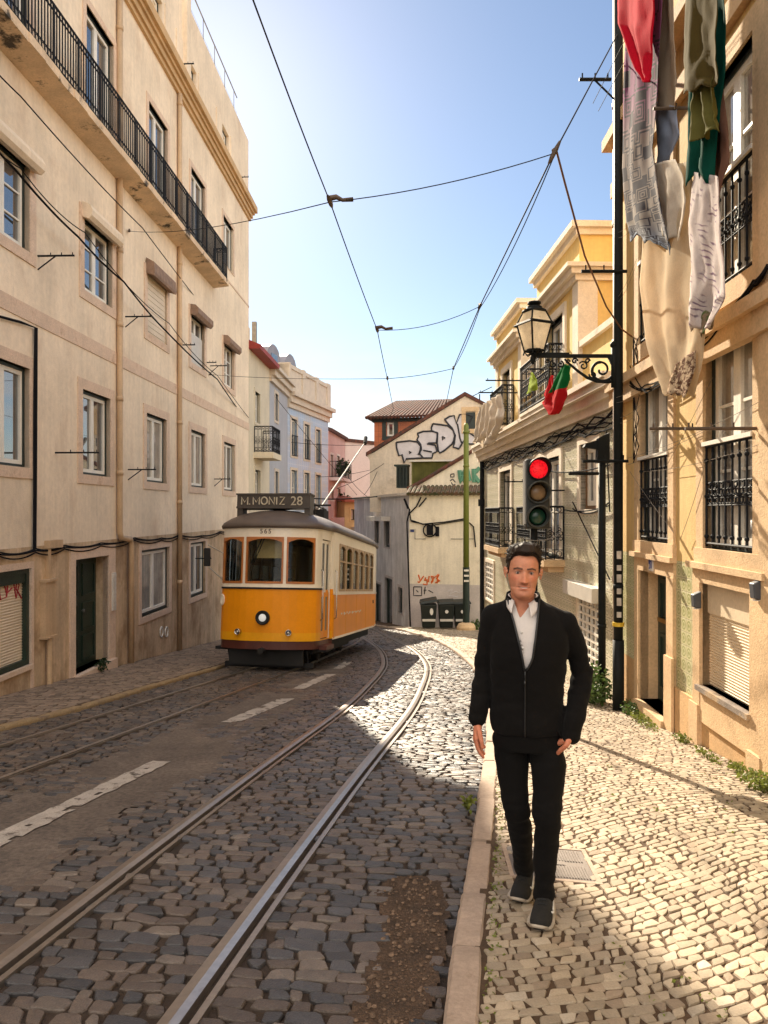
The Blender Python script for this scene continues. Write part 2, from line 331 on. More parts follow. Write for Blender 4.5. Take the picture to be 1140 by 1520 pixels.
def stones(ys_, xl, xr, w, row_fn, gap, h, zf, col_fn, keep, tilt=0.02, dome=0.006, cut=0.2, wj=0.35, jit=0.2):
    """irregular setts laid in courses; returns vertices, faces and colours of one mesh"""
    quads = []
    for i in range(len(ys_)-1):
        ym = (ys_[i]+ys_[i+1])/2; a, b = float(xl(ym)), float(xr(ym)); x = a+RNG.uniform(-w, 0)
        while x < b:
            ww = w*(1+RNG.uniform(-wj, wj)); x2 = x+ww
            if x2 > a+.3*w and x < b-.3*w:
                xa, xb = max(x, a), min(x2, b)
                if xb-xa > .3*w:
                    hh = (ys_[i+1]-ys_[i]); j = jit*hh
                    def yl(xx, k): return ys_[k]+row_fn(xx, ys_[k])
                    q = [(xa+RNG.uniform(-j, j), yl(xa, i)), (xb+RNG.uniform(-j, j), yl(xb, i)), (xb+RNG.uniform(-j, j), yl(xb, i+1)), (xa+RNG.uniform(-j, j), yl(xa, i+1))]
                    q = [(p[0], p[1]+RNG.uniform(-j, j)*.5) for p in q]
                    c = (sum(p[0] for p in q)/4, sum(p[1] for p in q)/4)
                    if keep(c[0], c[1]): quads.append(q)
            x = x2
    Q = np.array(quads); N = len(Q); c = Q.mean(1, keepdims=True)
    size = np.maximum(np.linalg.norm(Q-c, axis=2, keepdims=True), 1e-3)
    Q = c+(Q-c)*np.maximum(0.4, 1-gap*1.2/size)
    nx = np.roll(Q, -1, 1); pv = np.roll(Q, 1, 1); ct = cut*RNG.uniform(.6, 1.3, (N, 4, 1))
    A = Q+(pv-Q)*ct; B = Q+(nx-Q)*ct
    Rg = np.stack([A, B], 2).reshape(N, 8, 2)
    zb = zf(c[:, 0, 1])[:, None]
    hs = h*RNG.uniform(.6, 1.4, (N, 1)); tx = RNG.normal(0, tilt, (N, 1)); ty = RNG.normal(0, tilt, (N, 1))
    def ring(s, dz):
        p = c+(Rg-c)*s; d = Rg-c
        z = zf(p[:, :, 1])*0+zb-SLOPE*(p[:, :, 1]-c[:, :, 1])+hs+dz+d[:, :, 0]*tx+d[:, :, 1]*ty
        return np.concatenate([p, z[:, :, None]], 2)
    r0 = ring(1.0, -.05); r1 = ring(.99, -.007); r2 = ring(.91, 0.0)
    ce = np.concatenate([c[:, 0], (zb+hs+dome)], 1)[:, None, :]
    V = np.concatenate([r0, r1, r2, ce], 1)            # 25 per stone
    f4 = []; 
    for k in range(8):
        k2 = (k+1) % 8; f4 += [(k, k2, 8+k2, 8+k), (8+k, 8+k2, 16+k2, 16+k)]
    f3 = [(16+k, 16+(k+1) % 8, 24) for k in range(8)]
    base = (np.arange(N)*25)[:, None, None]
    F4 = (np.array(f4)[None]+base).reshape(-1, 4); F3 = (np.array(f3)[None]+base).reshape(-1, 3)
    C = np.array([col_fn(x, y) for x, y in c[:, 0]]); C = np.concatenate([C, np.ones((N, 1))], 1)
    C = np.repeat(C, 25, 0)
    return V.reshape(-1, 3), F4, F3, C
def stone_mesh(name, data, mat):
    V, F4, F3, C = data; me = bpy.data.meshes.new(name)
    nv, n4, n3 = len(V), len(F4), len(F3)
    me.vertices.add(nv); me.vertices.foreach_set('co', V.ravel())
    me.loops.add(n4*4+n3*3); me.loops.foreach_set('vertex_index', np.concatenate([F4.ravel(), F3.ravel()]).astype(np.int32))
    me.polygons.add(n4+n3)
    me.polygons.foreach_set('loop_start', np.concatenate([np.arange(n4)*4, n4*4+np.arange(n3)*3]).astype(np.int32))
    me.polygons.foreach_set('loop_total', np.concatenate([np.full(n4, 4), np.full(n3, 3)]).astype(np.int32))
    me.polygons.foreach_set('use_smooth', np.zeros(n4+n3, bool))
    me.update(calc_edges=True); me.validate()
    ca = me.color_attributes.new('Col', 'FLOAT_COLOR', 'POINT'); ca.data.foreach_set('color', C.ravel())
    me.materials.append(mat); o = bpy.data.objects.new(name, me); COL.objects.link(o); WM[o] = Matrix.Identity(4)
    return o
def inpoly(x, y, poly):
    r = False; n = len(poly)
    for i in range(n):
        x1, y1 = poly[i]; x2, y2 = poly[(i+1) % n]
        if (y1 > y) != (y2 > y) and x < (x2-x1)*(y-y1)/(y2-y1)+x1: r = not r
    return r
ASPH = [(-2.35, 2.2), (-2.07, 3.99), (-1.93, 5.03), (-1.98, 5.49), (-1.80, 5.83), (-1.50, 6.64), (-1.60, 7.94), (-1.28, 10.2), (-.72, 15.6), (-.9, 17), (-1.3, 15.8), (-1.66, 13.2), (-2.12, 10.2), (-2.46, 8.5), (-2.66, 7.0), (-2.88, 5.56), (-3.35, 2.2)]
HOLE = [(.045, 4.16), (.17, 4.2), (.28, 4.1), (.30, 3.7), (.24, 3.3), (.176, 2.98), (.10, 2.4), (-.15, 2.4), (-.10, 2.85), (-.03, 3.27), (.02, 3.66), (-.02, 3.95)]
ASPH = sc(ASPH); HOLE = sc(HOLE)
def near_rail(x, y):
    for i, r in enumerate(RAILS):
        d = x-np.interp(y, r[:, 1], r[:, 0])
        wv = 1 if i < 2 else .62
        if -.072*wv < d < .082*wv: return True
    return False
def keep_road(x, y):
    if near_rail(x, y): return False
    if inpoly(x+.16*noise.noise((x*2.5, y*1.6, 1)), y+.12*noise.noise((x*5, y*5, 7)), ASPH) and noise.noise((x*1.5, y*.9, 17)) < .30: return False
    if inpoly(x+.03*noise.noise((x*9, y*9, 1)), y, HOLE): return False
    return True
def road_col(x, y):
    v = noise.noise((x*1.3, y*1.3, 3.0)); k = RNG.uniform(.75, 1.25)
    t = RNG.random(); u = .5+.5*noise.noise((x*2.2, y*2.2, 11.0))
    basalt = np.array((.064, .059, .059)); brown = np.array((.106, .079, .062)); grey = np.array((.140, .110, .088))
    c = basalt if t < .12+.55*u else (brown if t < .82 else grey)
    return c*k*(1+.25*v)
yr = [2.05]
while yr[-1] < 34: yr.append(yr[-1]+(.082 if yr[-1] < 16 else .15)*RNG.uniform(.8, 1.25))
M['setts'] = pmat('worn basalt setts', (0, 0, 0), 0.42, 0.14, 12, 0.22, 0.35, 110, attr=True, spec=0.42)
def row_road(x, y): return -.10*(x+1.5)+.06*noise.noise((x*.9, y*.8, 0))+.014*noise.noise((x*6, y*6, 4))
rd = stones(np.array(yr), lambda y: kl(y)+.02, lambda y: kr(y)-.02, .122, row_road, .0052, .0, rz, road_col, keep_road, tilt=.045, dome=.0034, cut=.16, wj=.5, jit=.25)
setp(stone_mesh('road_paving', rd, M['setts']), kind='structure')
sheet('road', lambda y: kl(y)-.02, lambda y: kr(y)+.02, ys, 40, lambda y: rz(y)-.017, M['mortar'], amp=.006)
# asphalt strip, broken edges, worn white dashes
M['asphalt'] = pmat('old coarse asphalt', (0.15, 0.115, 0.090), 0.92, 0.25, 2.2, 0.35, 0.7, 160, stain=(0.05, 0.04, 0.03), stain_t=(0.55, 0.75), stain_scale=2)
def patch(name, poly, zf, step, mat, amp, freq, edge=.05, kind='structure'):
    P = np.array(poly); x0, y0 = P.min(0); x1, y1 = P.max(0); mb = MB(); idx = {}
    nx, ny = int((x1-x0)/step)+1, int((y1-y0)/step)+1
    def ins(i, j):
        x, y = x0+i*step, y0+j*step
        return inpoly(x+edge*noise.noise((x*5, y*5, 1)), y+2*edge*noise.noise((x*5, y*5, 7)), poly)
    def vi(i, j):
        if (i, j) not in idx:
            x, y = x0+i*step, y0+j*step; idx[(i, j)] = len(mb.v)
            mb.v.append((x, y, zf(y)+amp*noise.fractal((x*freq, y*freq, 5), .8, 2.1, 4)))
        return idx[(i, j)]
    for i in range(nx):
        for j in range(ny):
            if ins(i+.5, j+.5): mb.f.append((vi(i, j), vi(i+1, j), vi(i+1, j+1), vi(i, j+1))); mb.mi.append(0)
    return setp(mb.build(name, mat, smooth=True), kind=kind)
patch('road_asphalt', [(x+(.07 if i < 9 else -.07), y) for i, (x, y) in enumerate(ASPH)], lambda y: rz(y)-.003, .035, M['asphalt'], .006, 4)
M['hole'] = pmat('loose brown gravel', (0.085, 0.050, 0.029), 0.95, 0.35, 5, 0.45, 0.9, 120, stain=(0.18, 0.13, 0.09), stain_t=(0.6, 0.68), stain_scale=30)
patch('road_gravel', [(x*1.0+(-.03 if x < .1 else .03), y) for x, y in HOLE], lambda y: rz(y)-.001, .014, M['hole'], .011, 9, .015)
gv = MB(); gr_ = random.Random(3)
while len(gv.f) < 16000:
    x, y = gr_.uniform(-.2, .35), gr_.uniform(2.4, 4.15)
    if not inpoly(x, y, HOLE): continue
    r_ = gr_.choice((.0025, .003, .004, .004, .005, .007, .011)); gv.ball((x, y, rz(y)+.004+.011*noise.fractal((x*9, y*9, 5), .8, 2.1, 4)), r_, 4, (gr_.uniform(.8, 1.4), gr_.uniform(.8, 1.4), .6))
setp(gv.build('gravel', pmat('loose small stones', (.15, .095, .06), .95, .5, 40, .3)), 'loose small stones scattered in the worn hollow beside the kerb', 'gravel', kind='stuff')
M['road_paint'] = pmat('worn road paint', (0.42, 0.365, 0.31), 0.8, 0.2, 6, 0.2, 0.4, 120, stain=(0.13, 0.10, 0.08), stain_t=(0.56, 0.62), stain_scale=9)
dash = MB()
for (a, b, w) in (((-2.58, 4.3), (-2.10, 7.0), .19), ((-1.89, 9.02), (-1.44, 11.0), .22), ((-1.40, 12.1), (-1.02, 14.2), .2), ((-.95, 15.2), (-.8, 16.6), .18)):
    a, b = Vector(a)*KK, Vector(b)*KK; t = (b-a).normalized(); nn = Vector((t.y, -t.x)); n = 60; k = 5; vs = []
    for i in range(n+1):
        p = a+(b-a)*i/n
        for j in range(k+1):
            wob = .02*noise.noise((p.x*9, p.y*9, j*3.0)) if j in (0, k) else 0
            q = p+nn*(w*(j/k-.5)+wob); vs.append((q.x, q.y, rz(q.y)+.005+.006*noise.fractal((q.x*4, q.y*4, 5), .8, 2.1, 4)))
    dash.add(vs, [(i*(k+1)+j, i*(k+1)+j+1, (i+1)*(k+1)+j+1, (i+1)*(k+1)+j) for i in range(n) for j in range(k) if noise.noise((vs[i*(k+1)+j][0]*8, vs[i*(k+1)+j][1]*6, 9)) > -.40])
setp(dash.build('road_markings', M['road_paint'], smooth=True), kind='structure')
# tram tracks
M['rail'] = pmat('worn rail steel', (0.36, 0.315, 0.28), 0.33, 0.12, 2, 0.1, metal=0.85, stain=(0.16, 0.10, 0.07), stain_t=(0.62, 0.8), stain_scale=3)
def track(label, r_a, r_b, wid=.85):
    t = thing('tram_track', label, 'tram track', (float(r_a[40, 0]), float(r_a[40, 1]), float(rz(r_a[40, 1]))), group='tram tracks in the road')
    prof = [(-.085, -.05), (-.082, .012), (-.03, .017), (.012, .013), (.018, -.025), (.048, -.025), (.052, .010), (.088, .012), (.092, -.05)]
    for r in (r_a, r_b):
        tt = np.gradient(r, axis=0); tt /= np.linalg.norm(tt, axis=1)[:, None]; mb = MB(); m = len(prof); vs = []
        for (p, d) in zip(r, tt):
            for (o, z) in prof: vs.append((p[0]+d[1]*o*wid, p[1]-d[0]*o*wid, rz(p[1])+z))
        mb.add(vs, [(i*m+k, i*m+k+1, (i+1)*m+k+1, (i+1)*m+k) for i in range(len(r)-1) for k in range(m-1)])
        mb.build('rail', M['rail'], t)
track('steel tram track curving through the setts on the kerb side of the asphalt strip', RAILS[0], RAILS[1])
track('steel tram track that the yellow tram stands on', RAILS[2], RAILS[3], .5)
# pavements
M['limestone'] = pmat('limestone pavement setts', (0, 0, 0), 0.62, 0.10, 10, 0.12, 0.2, 140, attr=True, spec=0.45)
def pav_col(x, y):
    k = RNG.uniform(.72, 1.15); v = noise.noise((x*1.1, y*1.1, 31.0)); t = RNG.random()
    c = np.array((.40, .315, .22)) if t < .8 else (np.array((.32, .24, .165)) if t < .95 else np.array((.46, .38, .285)))
    return c*k*(1+.18*v)
yp = [2.0]
while yp[-1] < 33: yp.append(yp[-1]+(.060 if yp[-1] < 11 else (.09 if yp[-1] < 18 else .15))*RNG.uniform(.88, 1.14))
COVER = [(.71, 4.03), (1.13, 3.93), (1.17, 4.40), (.74, 4.50)]
def row_pav(x, y): return .42*(x-1.2)+.10*math.sin(x*2.6+y*.5)+.03*noise.noise((x*2, y*2, 0))
pv = stones(np.array(yp)-.0, lambda y: kr(y)+.10, lambda y: (rwall(y) if y < 22 else np.minimum(4.5, 2.9+(y-22)*.4))-.0, .072, row_pav, .0045, .0, pz, pav_col,
            lambda x, y: not inpoly(x, y, COVER) and kr(y)+.118 < x < (rwall(y)-.02 if y < 22 else 5) and y < 31.5, tilt=.018, dome=.0012, cut=.11, wj=.35, jit=.27)
setp(stone_mesh('pavement_paving', pv, M['limestone']), kind='structure')
sheet('pavement', lambda y: kr(y)+.1, lambda y: (rwall(y)+.3 if y < 22 else 7.0), ys, 24, lambda y: pz(y)-.0075, M['sand_joint'], amp=.004)
def lpav_col(x, y):
    k = RNG.uniform(.7, 1.2); t = RNG.random()
    return (np.array((.27, .20, .145)) if t < .7 else np.array((.16, .118, .085)))*k
yl_ = [4.0]
while yl_[-1] < 27.5: yl_.append(yl_[-1]+.10*RNG.uniform(.85, 1.15))
lp = stones(np.array(yl_), lambda y: lwall(y)+.01, lambda y: kl(y)-.16, .12, lambda x, y: .25*(x+4.5)+.03*noise.noise((x*2, y*2, 0)), .006, .0, pz, lpav_col, lambda x, y: lwall(y) < x < kl(y)-.18, tilt=.022, dome=.001, cut=.16, wj=.3)
setp(stone_mesh('pavement_paving', lp, M['limestone']), kind='structure')
sheet('pavement', lambda y: lwall(y)-.3, lambda y: kl(y)-.1, ys, 10, lambda y: pz(y)-.0075, M['sand_joint'], amp=.004)
# kerbs
M['kerb'] = pmat('pale kerb stone', (0.40, 0.295, 0.22), 0.75, 0.15, 3, 0.12, 0.3, 90, stain=(0.2, 0.13, 0.08), stain_t=(0.58, 0.75), stain_scale=4)
def kerb(pts, side, mat):
    path = smooth_path(pts, 400); d = np.concatenate([[0], np.cumsum(np.linalg.norm(np.diff(path, axis=0), axis=1))]); mb = MB(); s = 0.3
    w = .135
    while s < d[-1]-1:
        L = RNG.uniform(.55, 1.0); a, b = s+.007, s+L-.007; dz = RNG.normal(0, .004); dx = RNG.normal(0, .004)
        n = 4; c0 = []; 
        def at(t): return np.array([np.interp(t, d, path[:, 0]), np.interp(t, d, path[:, 1])])
        pa, pb = at(a), at(b); t = (pb-pa)/np.linalg.norm(pb-pa); nn = np.array([t[1], -t[0]])*side
        vs = []
        prof = [(0.0, -.14), (0.0+.004, -.018), (.018, .002), (w-.012, .002), (w-.002, -.008), (w, -.10)]
        NS = 9
        for i_ in range(NS):
            p = pa+(pb-pa)*i_/(NS-1); en = .010 if i_ in (0, NS-1) else 0
            for k_, (o, z) in enumerate(prof):
                q = p+nn*(o+dx+RNG.normal(0, .0018)*(k_ in (1, 2, 3, 4))); zz_ = z-(en if 0 < k_ < 5 else 0)+RNG.normal(0, .0014)*(0 < k_ < 5)
                vs.append((q[0], q[1], pz(q[1])+zz_+dz+.003))
        m = len(prof); mb.add(vs, [(i_*m+k, i_*m+k+1, (i_+1)*m+k+1, (i_+1)*m+k) for i_ in range(NS-1) for k in range(m-1)]+[tuple(range(m))[::-1], tuple(range((NS-1)*m, NS*m))])
        s += L
    return setp(mb.build('kerb', mat), kind='structure')
kerb(KR[1:], 1, M['kerb']); kerb(KL, -1, pmat('yellowed kerb stone', (0.32, 0.22, 0.11), 0.8, 0.2, 3, 0.15, 0.3, 80, stain=(0.14, 0.10, 0.07), stain_t=(0.5, 0.7), stain_scale=3))
# utility cover in the pavement
M['cover'] = pmat('worn cast cover', (0.17, 0.14, 0.12), 0.6, 0.15, 6, 0.1, 0.2, 90, metal=0.2)
uc = thing('utility_cover', 'ribbed rectangular metal cover let into the pavement behind the feet of the man', 'manhole cover', (.94, 4.2, pz(4.2)))
A, B, C_, D = [Vector((x, y, pz(y)-.002)) for x, y in COVER]
def cv(u, v, z=0): p = A.lerp(B, u).lerp(D.lerp(C_, u), v); return (p.x, p.y, p.z+z)
mb = MB(); mb.box(0, 1, 0, 1, -.02, 0, lambda a, b, c: cv(a, b, c))
mb.build('plate', M['cover'], uc)
mb = MB()
for i in range(26): mb.box(.05+.035*i, .05+.035*i+.014, .05, .42, .0005, .006, lambda a, b, c: cv(a, b, c)); mb.box(.05+.035*i, .05+.035*i+.014, .58, .95, .0005, .006, lambda a, b, c: cv(a, b, c))
mb.box(.3, .7, .44, .56, .0005, .005, lambda a, b, c: cv(a, b, c))
mb.build('ribs', M['cover'], uc)
mb = MB()
for (a, b, c, d) in ((-.06, 1.06, -.06, -.005), (-.06, 1.06, 1.005, 1.06), (-.06, -.005, -.004, 1.004), (1.005, 1.06, -.004, 1.004)): mb.box(a, b, c, d, -.02, .004, lambda p, q, r: cv(p, q, r))
mb.build('frame', M['kerb'], uc)
# ================================================================ BUILDINGS
class VPlane:
    """vertical wall from plan point p0 to p1; q in metres along it, n towards the camera side"""
    def __init__(s, p0, p1):
        s.p0 = Vector(p0); d = Vector(p1)-s.p0; s.L = d.length; s.d = d/s.L; n = Vector((s.d.y, -s.d.x)); s.N = n if n.dot(-s.p0) > 0 else -n
    def P(s, q, z, n=0.0): p = s.p0+s.d*q+s.N*n; return (p.x, p.y, z)
    def hit(s, px, py, n=0.0):
        u = (px-CX)/FPX; o = s.p0+s.N*n       # o.x + d.x q = u (o.y + d.y q)
        q = (u*o.y-o.x)/(s.d.x-u*s.d.y); Y = o.y+s.d.y*q
        return q, CAM_H-(py-CY)/FPX*Y
    def q(s, px, n=0.0): return s.hit(px, 0, n)[0]
def rect(F, pl, pr, top, bot):
    """opening from photo columns pl, pr and a (px,py) point on its top and bottom edges"""
    a, b = sorted((F.q(pl), F.q(pr))); return a, b, F.hit(*bot)[1], F.hit(*top)[1]
def frame(mb, F, a, b, c, d, w, n0, n1):
    mb.fbox(F, a, a+w, c, d, n0, n1); mb.fbox(F, b-w, b, c, d, n0, n1); mb.fbox(F, a+w, b-w, d-w, d, n0, n1); mb.fbox(F, a+w, b-w, c, c+w, n0, n1)
def window(bld, F, a, b, c, d, dep=.14, outer=.05, sash=.065, mats=None, pane=None, bars=(), curtain=False, leaves=2, label=None, name='window', sur=None, trim=None):
    mats = mats or (M['dark_frame'], M['white_frame']); mb = MB()
    if outer: frame(mb, F, a, b, c, d, outer, -dep+.0, -dep+.06)
    mb.cur = 1; a2, b2, c2, d2 = a+outer, b-outer, c+outer, d-outer; w = (b2-a2)/leaves
    for i in range(leaves):
        frame(mb, F, a2+w*i+.002, a2+w*(i+1)-.002, c2, d2, sash, -dep, -dep+.045)
        for t in bars: mb.fbox(F, a2+w*i+sash, a2+w*(i+1)-sash, c2+(d2-c2)*t-.014, c2+(d2-c2)*t+.014, -dep+.004, -dep+.036)
    o = mb.build(name, mats, bld)
    if label: o['label'] = label
    if sur:
        sm = MB(); surround(sm, F, a, b, c, d, *sur); sm.build('window_surround', trim or M['stone_pink'], o)
    p = MB(); p.add([F.P(a+.01, c+.01, -dep+.012), F.P(b-.01, c+.01, -dep+.012), F.P(b-.01, d-.01, -dep+.012), F.P(a+.01, d-.01, -dep+.012)], [(0, 1, 2, 3)])
    p.build('pane', pane or (M['pane_curtain'] if curtain else M['pane']), o)
    return o
def surround(mb, F, a, b, c, d, w=.2, n=.02, sill=None):
    s_ = w if sill is None else sill
    mb.fbox(F, a-w, a, c, d, -.10, n); mb.fbox(F, b, b+w, c, d, -.10, n); mb.fbox(F, a-w, b+w, d, d+w, -.10, n); mb.fbox(F, a-w, b+w, c-s_, c, -.10, n)
def railing(F, parent, a, b, c, d, n, mat, pitch=.115, ends=True, nin=0, scroll=True, band=(.0, .0), r=.009, name='railing', ball=False):
    """iron balustrade along a..b at height c..d, with returns to the wall when ends is set"""
    mb = MB()
    def run(p, q_):
        p, q_ = Vector(p), Vector(q_); L = (q_-p).length; k = max(2, int(L/pitch)); t = (q_-p)/L; H = d-c
        def bar(z0, z1, w): 
            for zz in (z0, z1): pass
            mb.tube([p+Vector((0, 0, z0-c)), q_+Vector((0, 0, z0-c))], w, 6)
        bar(d, d, .02); bar(c+.03, c, .015)
        if scroll: bar(c+.17, c, .009); bar(d-.11, d, .009)
        for i in range(k+1):
            o = p+t*(L*i/k)
            mb.tube([o+Vector((0, 0, .0)), o+Vector((0, 0, H))], r if i % 9 else r*1.8, 6)
            if ball:
                for h in (.10, .5, .86): mb.ball(o+Vector((0, 0, H*h)), r*2.1, 6)
            if scroll and i < k:
                m = o+t*(L/k*.5)
                for (zc, rr) in ((.10, .05), (H-.055, .04)):
                    mb.tube([m+t*(rr*math.cos(w))+Vector((0, 0, zc+rr*math.sin(w))) for w in np.linspace(0, 2*math.pi, 9)], .008, 5, cap=False)
            if band[1] > 0 and i < k:
                for (fx, fz, rr) in ((.3, .2, .030), (.7, .2, .030), (.3, .55, .032), (.7, .55, .032), (.5, .85, .028), (.5, .4, .024)):
                    m = o+t*(L/k*fx); zc = band[0]+(band[1]-band[0])*fz
                    mb.tube([m+t*(rr*math.cos(w))+Vector((0, 0, zc+rr*math.sin(w))) for w in np.linspace(0.6, 5.6, 8)], .008, 5, cap=False)
    if band[1] > 0:
        for zz in band: mb.tube([Vector(F.P(a, c+zz, n)), Vector(F.P(b, c+zz, n))], .008, 6)
    run(F.P(a, c, n), F.P(b, c, n))
    if ends: run(F.P(a, c, nin), F.P(a, c, n)); run(F.P(b, c, nin), F.P(b, c, n))
    return mb.build(name, mat, parent)
def line_bracket(bld, F, q, z, n=.55, mat=None, strut=True):
    mb = MB(); mb.tube([F.P(q, z, 0), F.P(q, z, n)], .016, 6)
    if strut: mb.tube([F.P(q, z-.22, 0), F.P(q, z, n*.5)], .011, 6)
    for t in (.35, .65, .95): mb.tube([F.P(q, z, n*t), F.P(q, z+.05, n*t)], .008, 5)
    return mb.build('line_bracket', mat or M['iron'], bld)
# ---------------------------------------------------------------- L1: the long cream block on the left
L1 = thing('apartment_building', 'long cream plastered apartment building with a black iron balcony across its upper floor', 'building', (-5.5, 14, pz(14)))
F = LF; TOP1, END1 = 15.15, 27.2
row1 = [(None, 43, (43, 549), (43, 699)), (121.6, 163, (142, 588), (142, 710)), (216.7, 246.7, (217, 612), (246.7, 718)), (283, 304, (283, 637), (304, 723)), (332, 347.7, (332, 653), (347.7, 727))]
row2 = [(None, 43, (0, 222), (43, 377)), (124, 165.7, (124, 330), (165.7, 458)), (218, 247, (218, 405), (247, 513)), (283, 303, (283, 448), (303, 548)), (332, 347, (332, 492), (347, 577))]
row3 = [(None, 42, (0, -75), (0, 40)), (127, 168, (168, 68), (168, 211)), (220, 248.5, (248.5, 187), (248.5, 290)), (283, 304, (283, 247), (304, 345)), (331, 346, (331, 318), (346, 408))]
ops = []; wins = []
for rw, row in enumerate((row1, row2, row3)):
    ref = None
    for i, (pl, pr, t, b_) in enumerate(row):
        if pl is None:
            z1, z0 = F.hit(*t)[1], F.hit(*b_)[1]; b2 = F.q(pr); a2 = b2-1.25
        else: a2, b2, z0, z1 = rect(F, pl, pr, t, b_)
        wins.append([rw, i, a2, b2, z0, z1])
for rw in range(3):       # one sill and head height per storey
    zs0 = float(np.median([w[4] for w in wins if w[0] == rw])); zs1 = float(np.median([w[5] for w in wins if w[0] == rw]))
    for w in wins:
        if w[0] == rw and not (rw == 2 and w[1] == 4): w[4], w[5] = zs0, zs1
BALZ = F.hit(336, 420, .47)[1]+.14       # balcony floor
for w in wins:
    if w[0] == 2 and w[1] < 4: w[4] = BALZ+.02
door1 = rect(F, 110, 160, (110, 831), (110, 1003)); gar = rect(F, 0, 45, (45, 843), (45, 985)); gar = (gar[1]-2.1, gar[1], gar[2], gar[3])
gw1 = rect(F, 209, 251, (209, 817), (209, 917)); gw2 = rect(F, 282, 304.5, (282, 806), (282, 888))
ops = [tuple(w[2:]) for w in wins]+[door1+(.3,), gar+(.16,), gw1, gw2]
BAND_Z = F.hit(173, 533)[1]; LOWZ = F.hit(173, 800)[1]; CORN0 = F.hit(370, 314, .2)[1]; CORN1 = F.hit(370, 290, .2)[1]
mb = MB()
wall_open(mb, F.P, 1.0, END1, -6.0, CORN0, ops, .3, zv=(LOWZ,))
mb.fbox(F, 1.0, END1-.02, -6.0, CORN0+.3, -9.0, -.45); mb.fbox(F, END1-.03, END1, -6.0, CORN0, -.45, -.001)
mats_ = [M['plaster'], M['plaster_low']]
for i, f in enumerate(mb.f):
    if sum(mb.v[k][2] for k in f)/len(f) < LOWZ-.05 and max(mb.v[k][2] for k in f) < LOWZ+.02: mb.mi[i] = 1
mb.build('wall', mats_, L1)
mb = MB()
a, b, c, d = door1; mb.fbox(F, a-.2, a, -4.2, d, -.1, .035); mb.fbox(F, b, b+.3, -4.2, d, -.1, .035); mb.fbox(F, a-.2, b+.3, d, d+.2, -.1, .035)
mb.fbox(F, a-.1, b+.2, -6, c, -.32, .12)
mb.build('door_surround', M['stone_pink'], L1); mb = MB()
a, b, c, d = gar; mb.fbox(F, b, b+.08, -3.2, d+.1, -.1, .02); mb.fbox(F, a-.2, b, d, d+.1, -.1, .02); mb.fbox(F, a-.2, b, c-.07, c, -.12, .06)
mb.build('shutter_surround', M['stone_pink'], L1)
mb = MB(); mb.fbox(F, 1, END1+.02, BAND_Z-.12, BAND_Z+.13, .0, .016); mb.fbox(F, 1, END1+.02, F.hit(330, 405)[1]-.06, F.hit(330, 405)[1], 0, .016); mb.build('string_course', M['stone_pink'], L1)
mb = MB(); h = CORN1-CORN0
for (z0, z1, n) in ((0, .2, .07), (.2, .45, .13), (.45, .62, .19), (.62, 1.0, .27)): mb.fbox(F, 1, END1+n, CORN0+h*z0, CORN0+h*z1, -.45, n)
mb.build('cornice', pmat('ochre cornice', (0.56, 0.37, 0.19), 0.85, 0.12, 3, 0.1, 0.2, 60, stain=(0.30, 0.18, 0.08), stain_t=(0.6, 0.8)), L1)
# attic storey behind the cornice
att = MB(); a_ops = []
for (pl, pr, t, b_) in ((291, 295, (291, 90), (291, 150)), (274.5, 291.5, (291, 108), (291, 157)), (330, 340, (340, 203), (340, 246)), (232, 241, (241, 5), (241, 64))): pass
a_ops = [rect(F, 274.5, 291.5, (291, 108), (291, 157)), rect(F, 330, 340, (340, 203), (340, 246)), rect(F, 222, 241, (241, 5), (241, 64))]
wall_open(att, F.P, 1.0, END1-.05, CORN1, TOP1, a_ops, .2)
att.fbox(F, 1.0, END1-.07, CORN1-.1, TOP1-.02, -9.0, -.4); att.fbox(F, END1-.12, END1-.05, CORN1, TOP1-.02, -.42, -.001)
att.build('attic_wall', M['plaster'], L1)
for o in a_ops:
    window(L1, F, *o[:4], dep=.16, pane=M['shutter'])
    for (x0, x1) in ((o[0]-.75, o[0]-.15), (o[1]+.15, o[1]+.75)): mb = MB(); mb.fbox(F, x0, x1, o[2], o[3]+.1, 0, .03); mb.build('attic_panel', M['plaster'], L1)
mb = MB(); mb.fbox(F, 19.4, 19.75, CORN1, TOP1+.5, -.2, .12); mb.fbox(F, 19.3, 19.85, TOP1+.35, TOP1+.55, -.25, .2)
mb.build('chimney', M['plaster'], L1)
mb = MB()
for i in range(20):
    q = 2+i*1.25; mb.tube([F.P(q, TOP1-.02, -.2), F.P(q, TOP1+1.05, -.2)], .012, 5)
mb.tube([F.P(2, TOP1+1.05, -.2), F.P(26.2, TOP1+1.05, -.2)], .02, 6); mb.tube([F.P(2, TOP1+.5, -.2), F.P(26.2, TOP1+.5, -.2)], .004, 5)
mb.build('roof_railing', M['grey_metal'], L1)
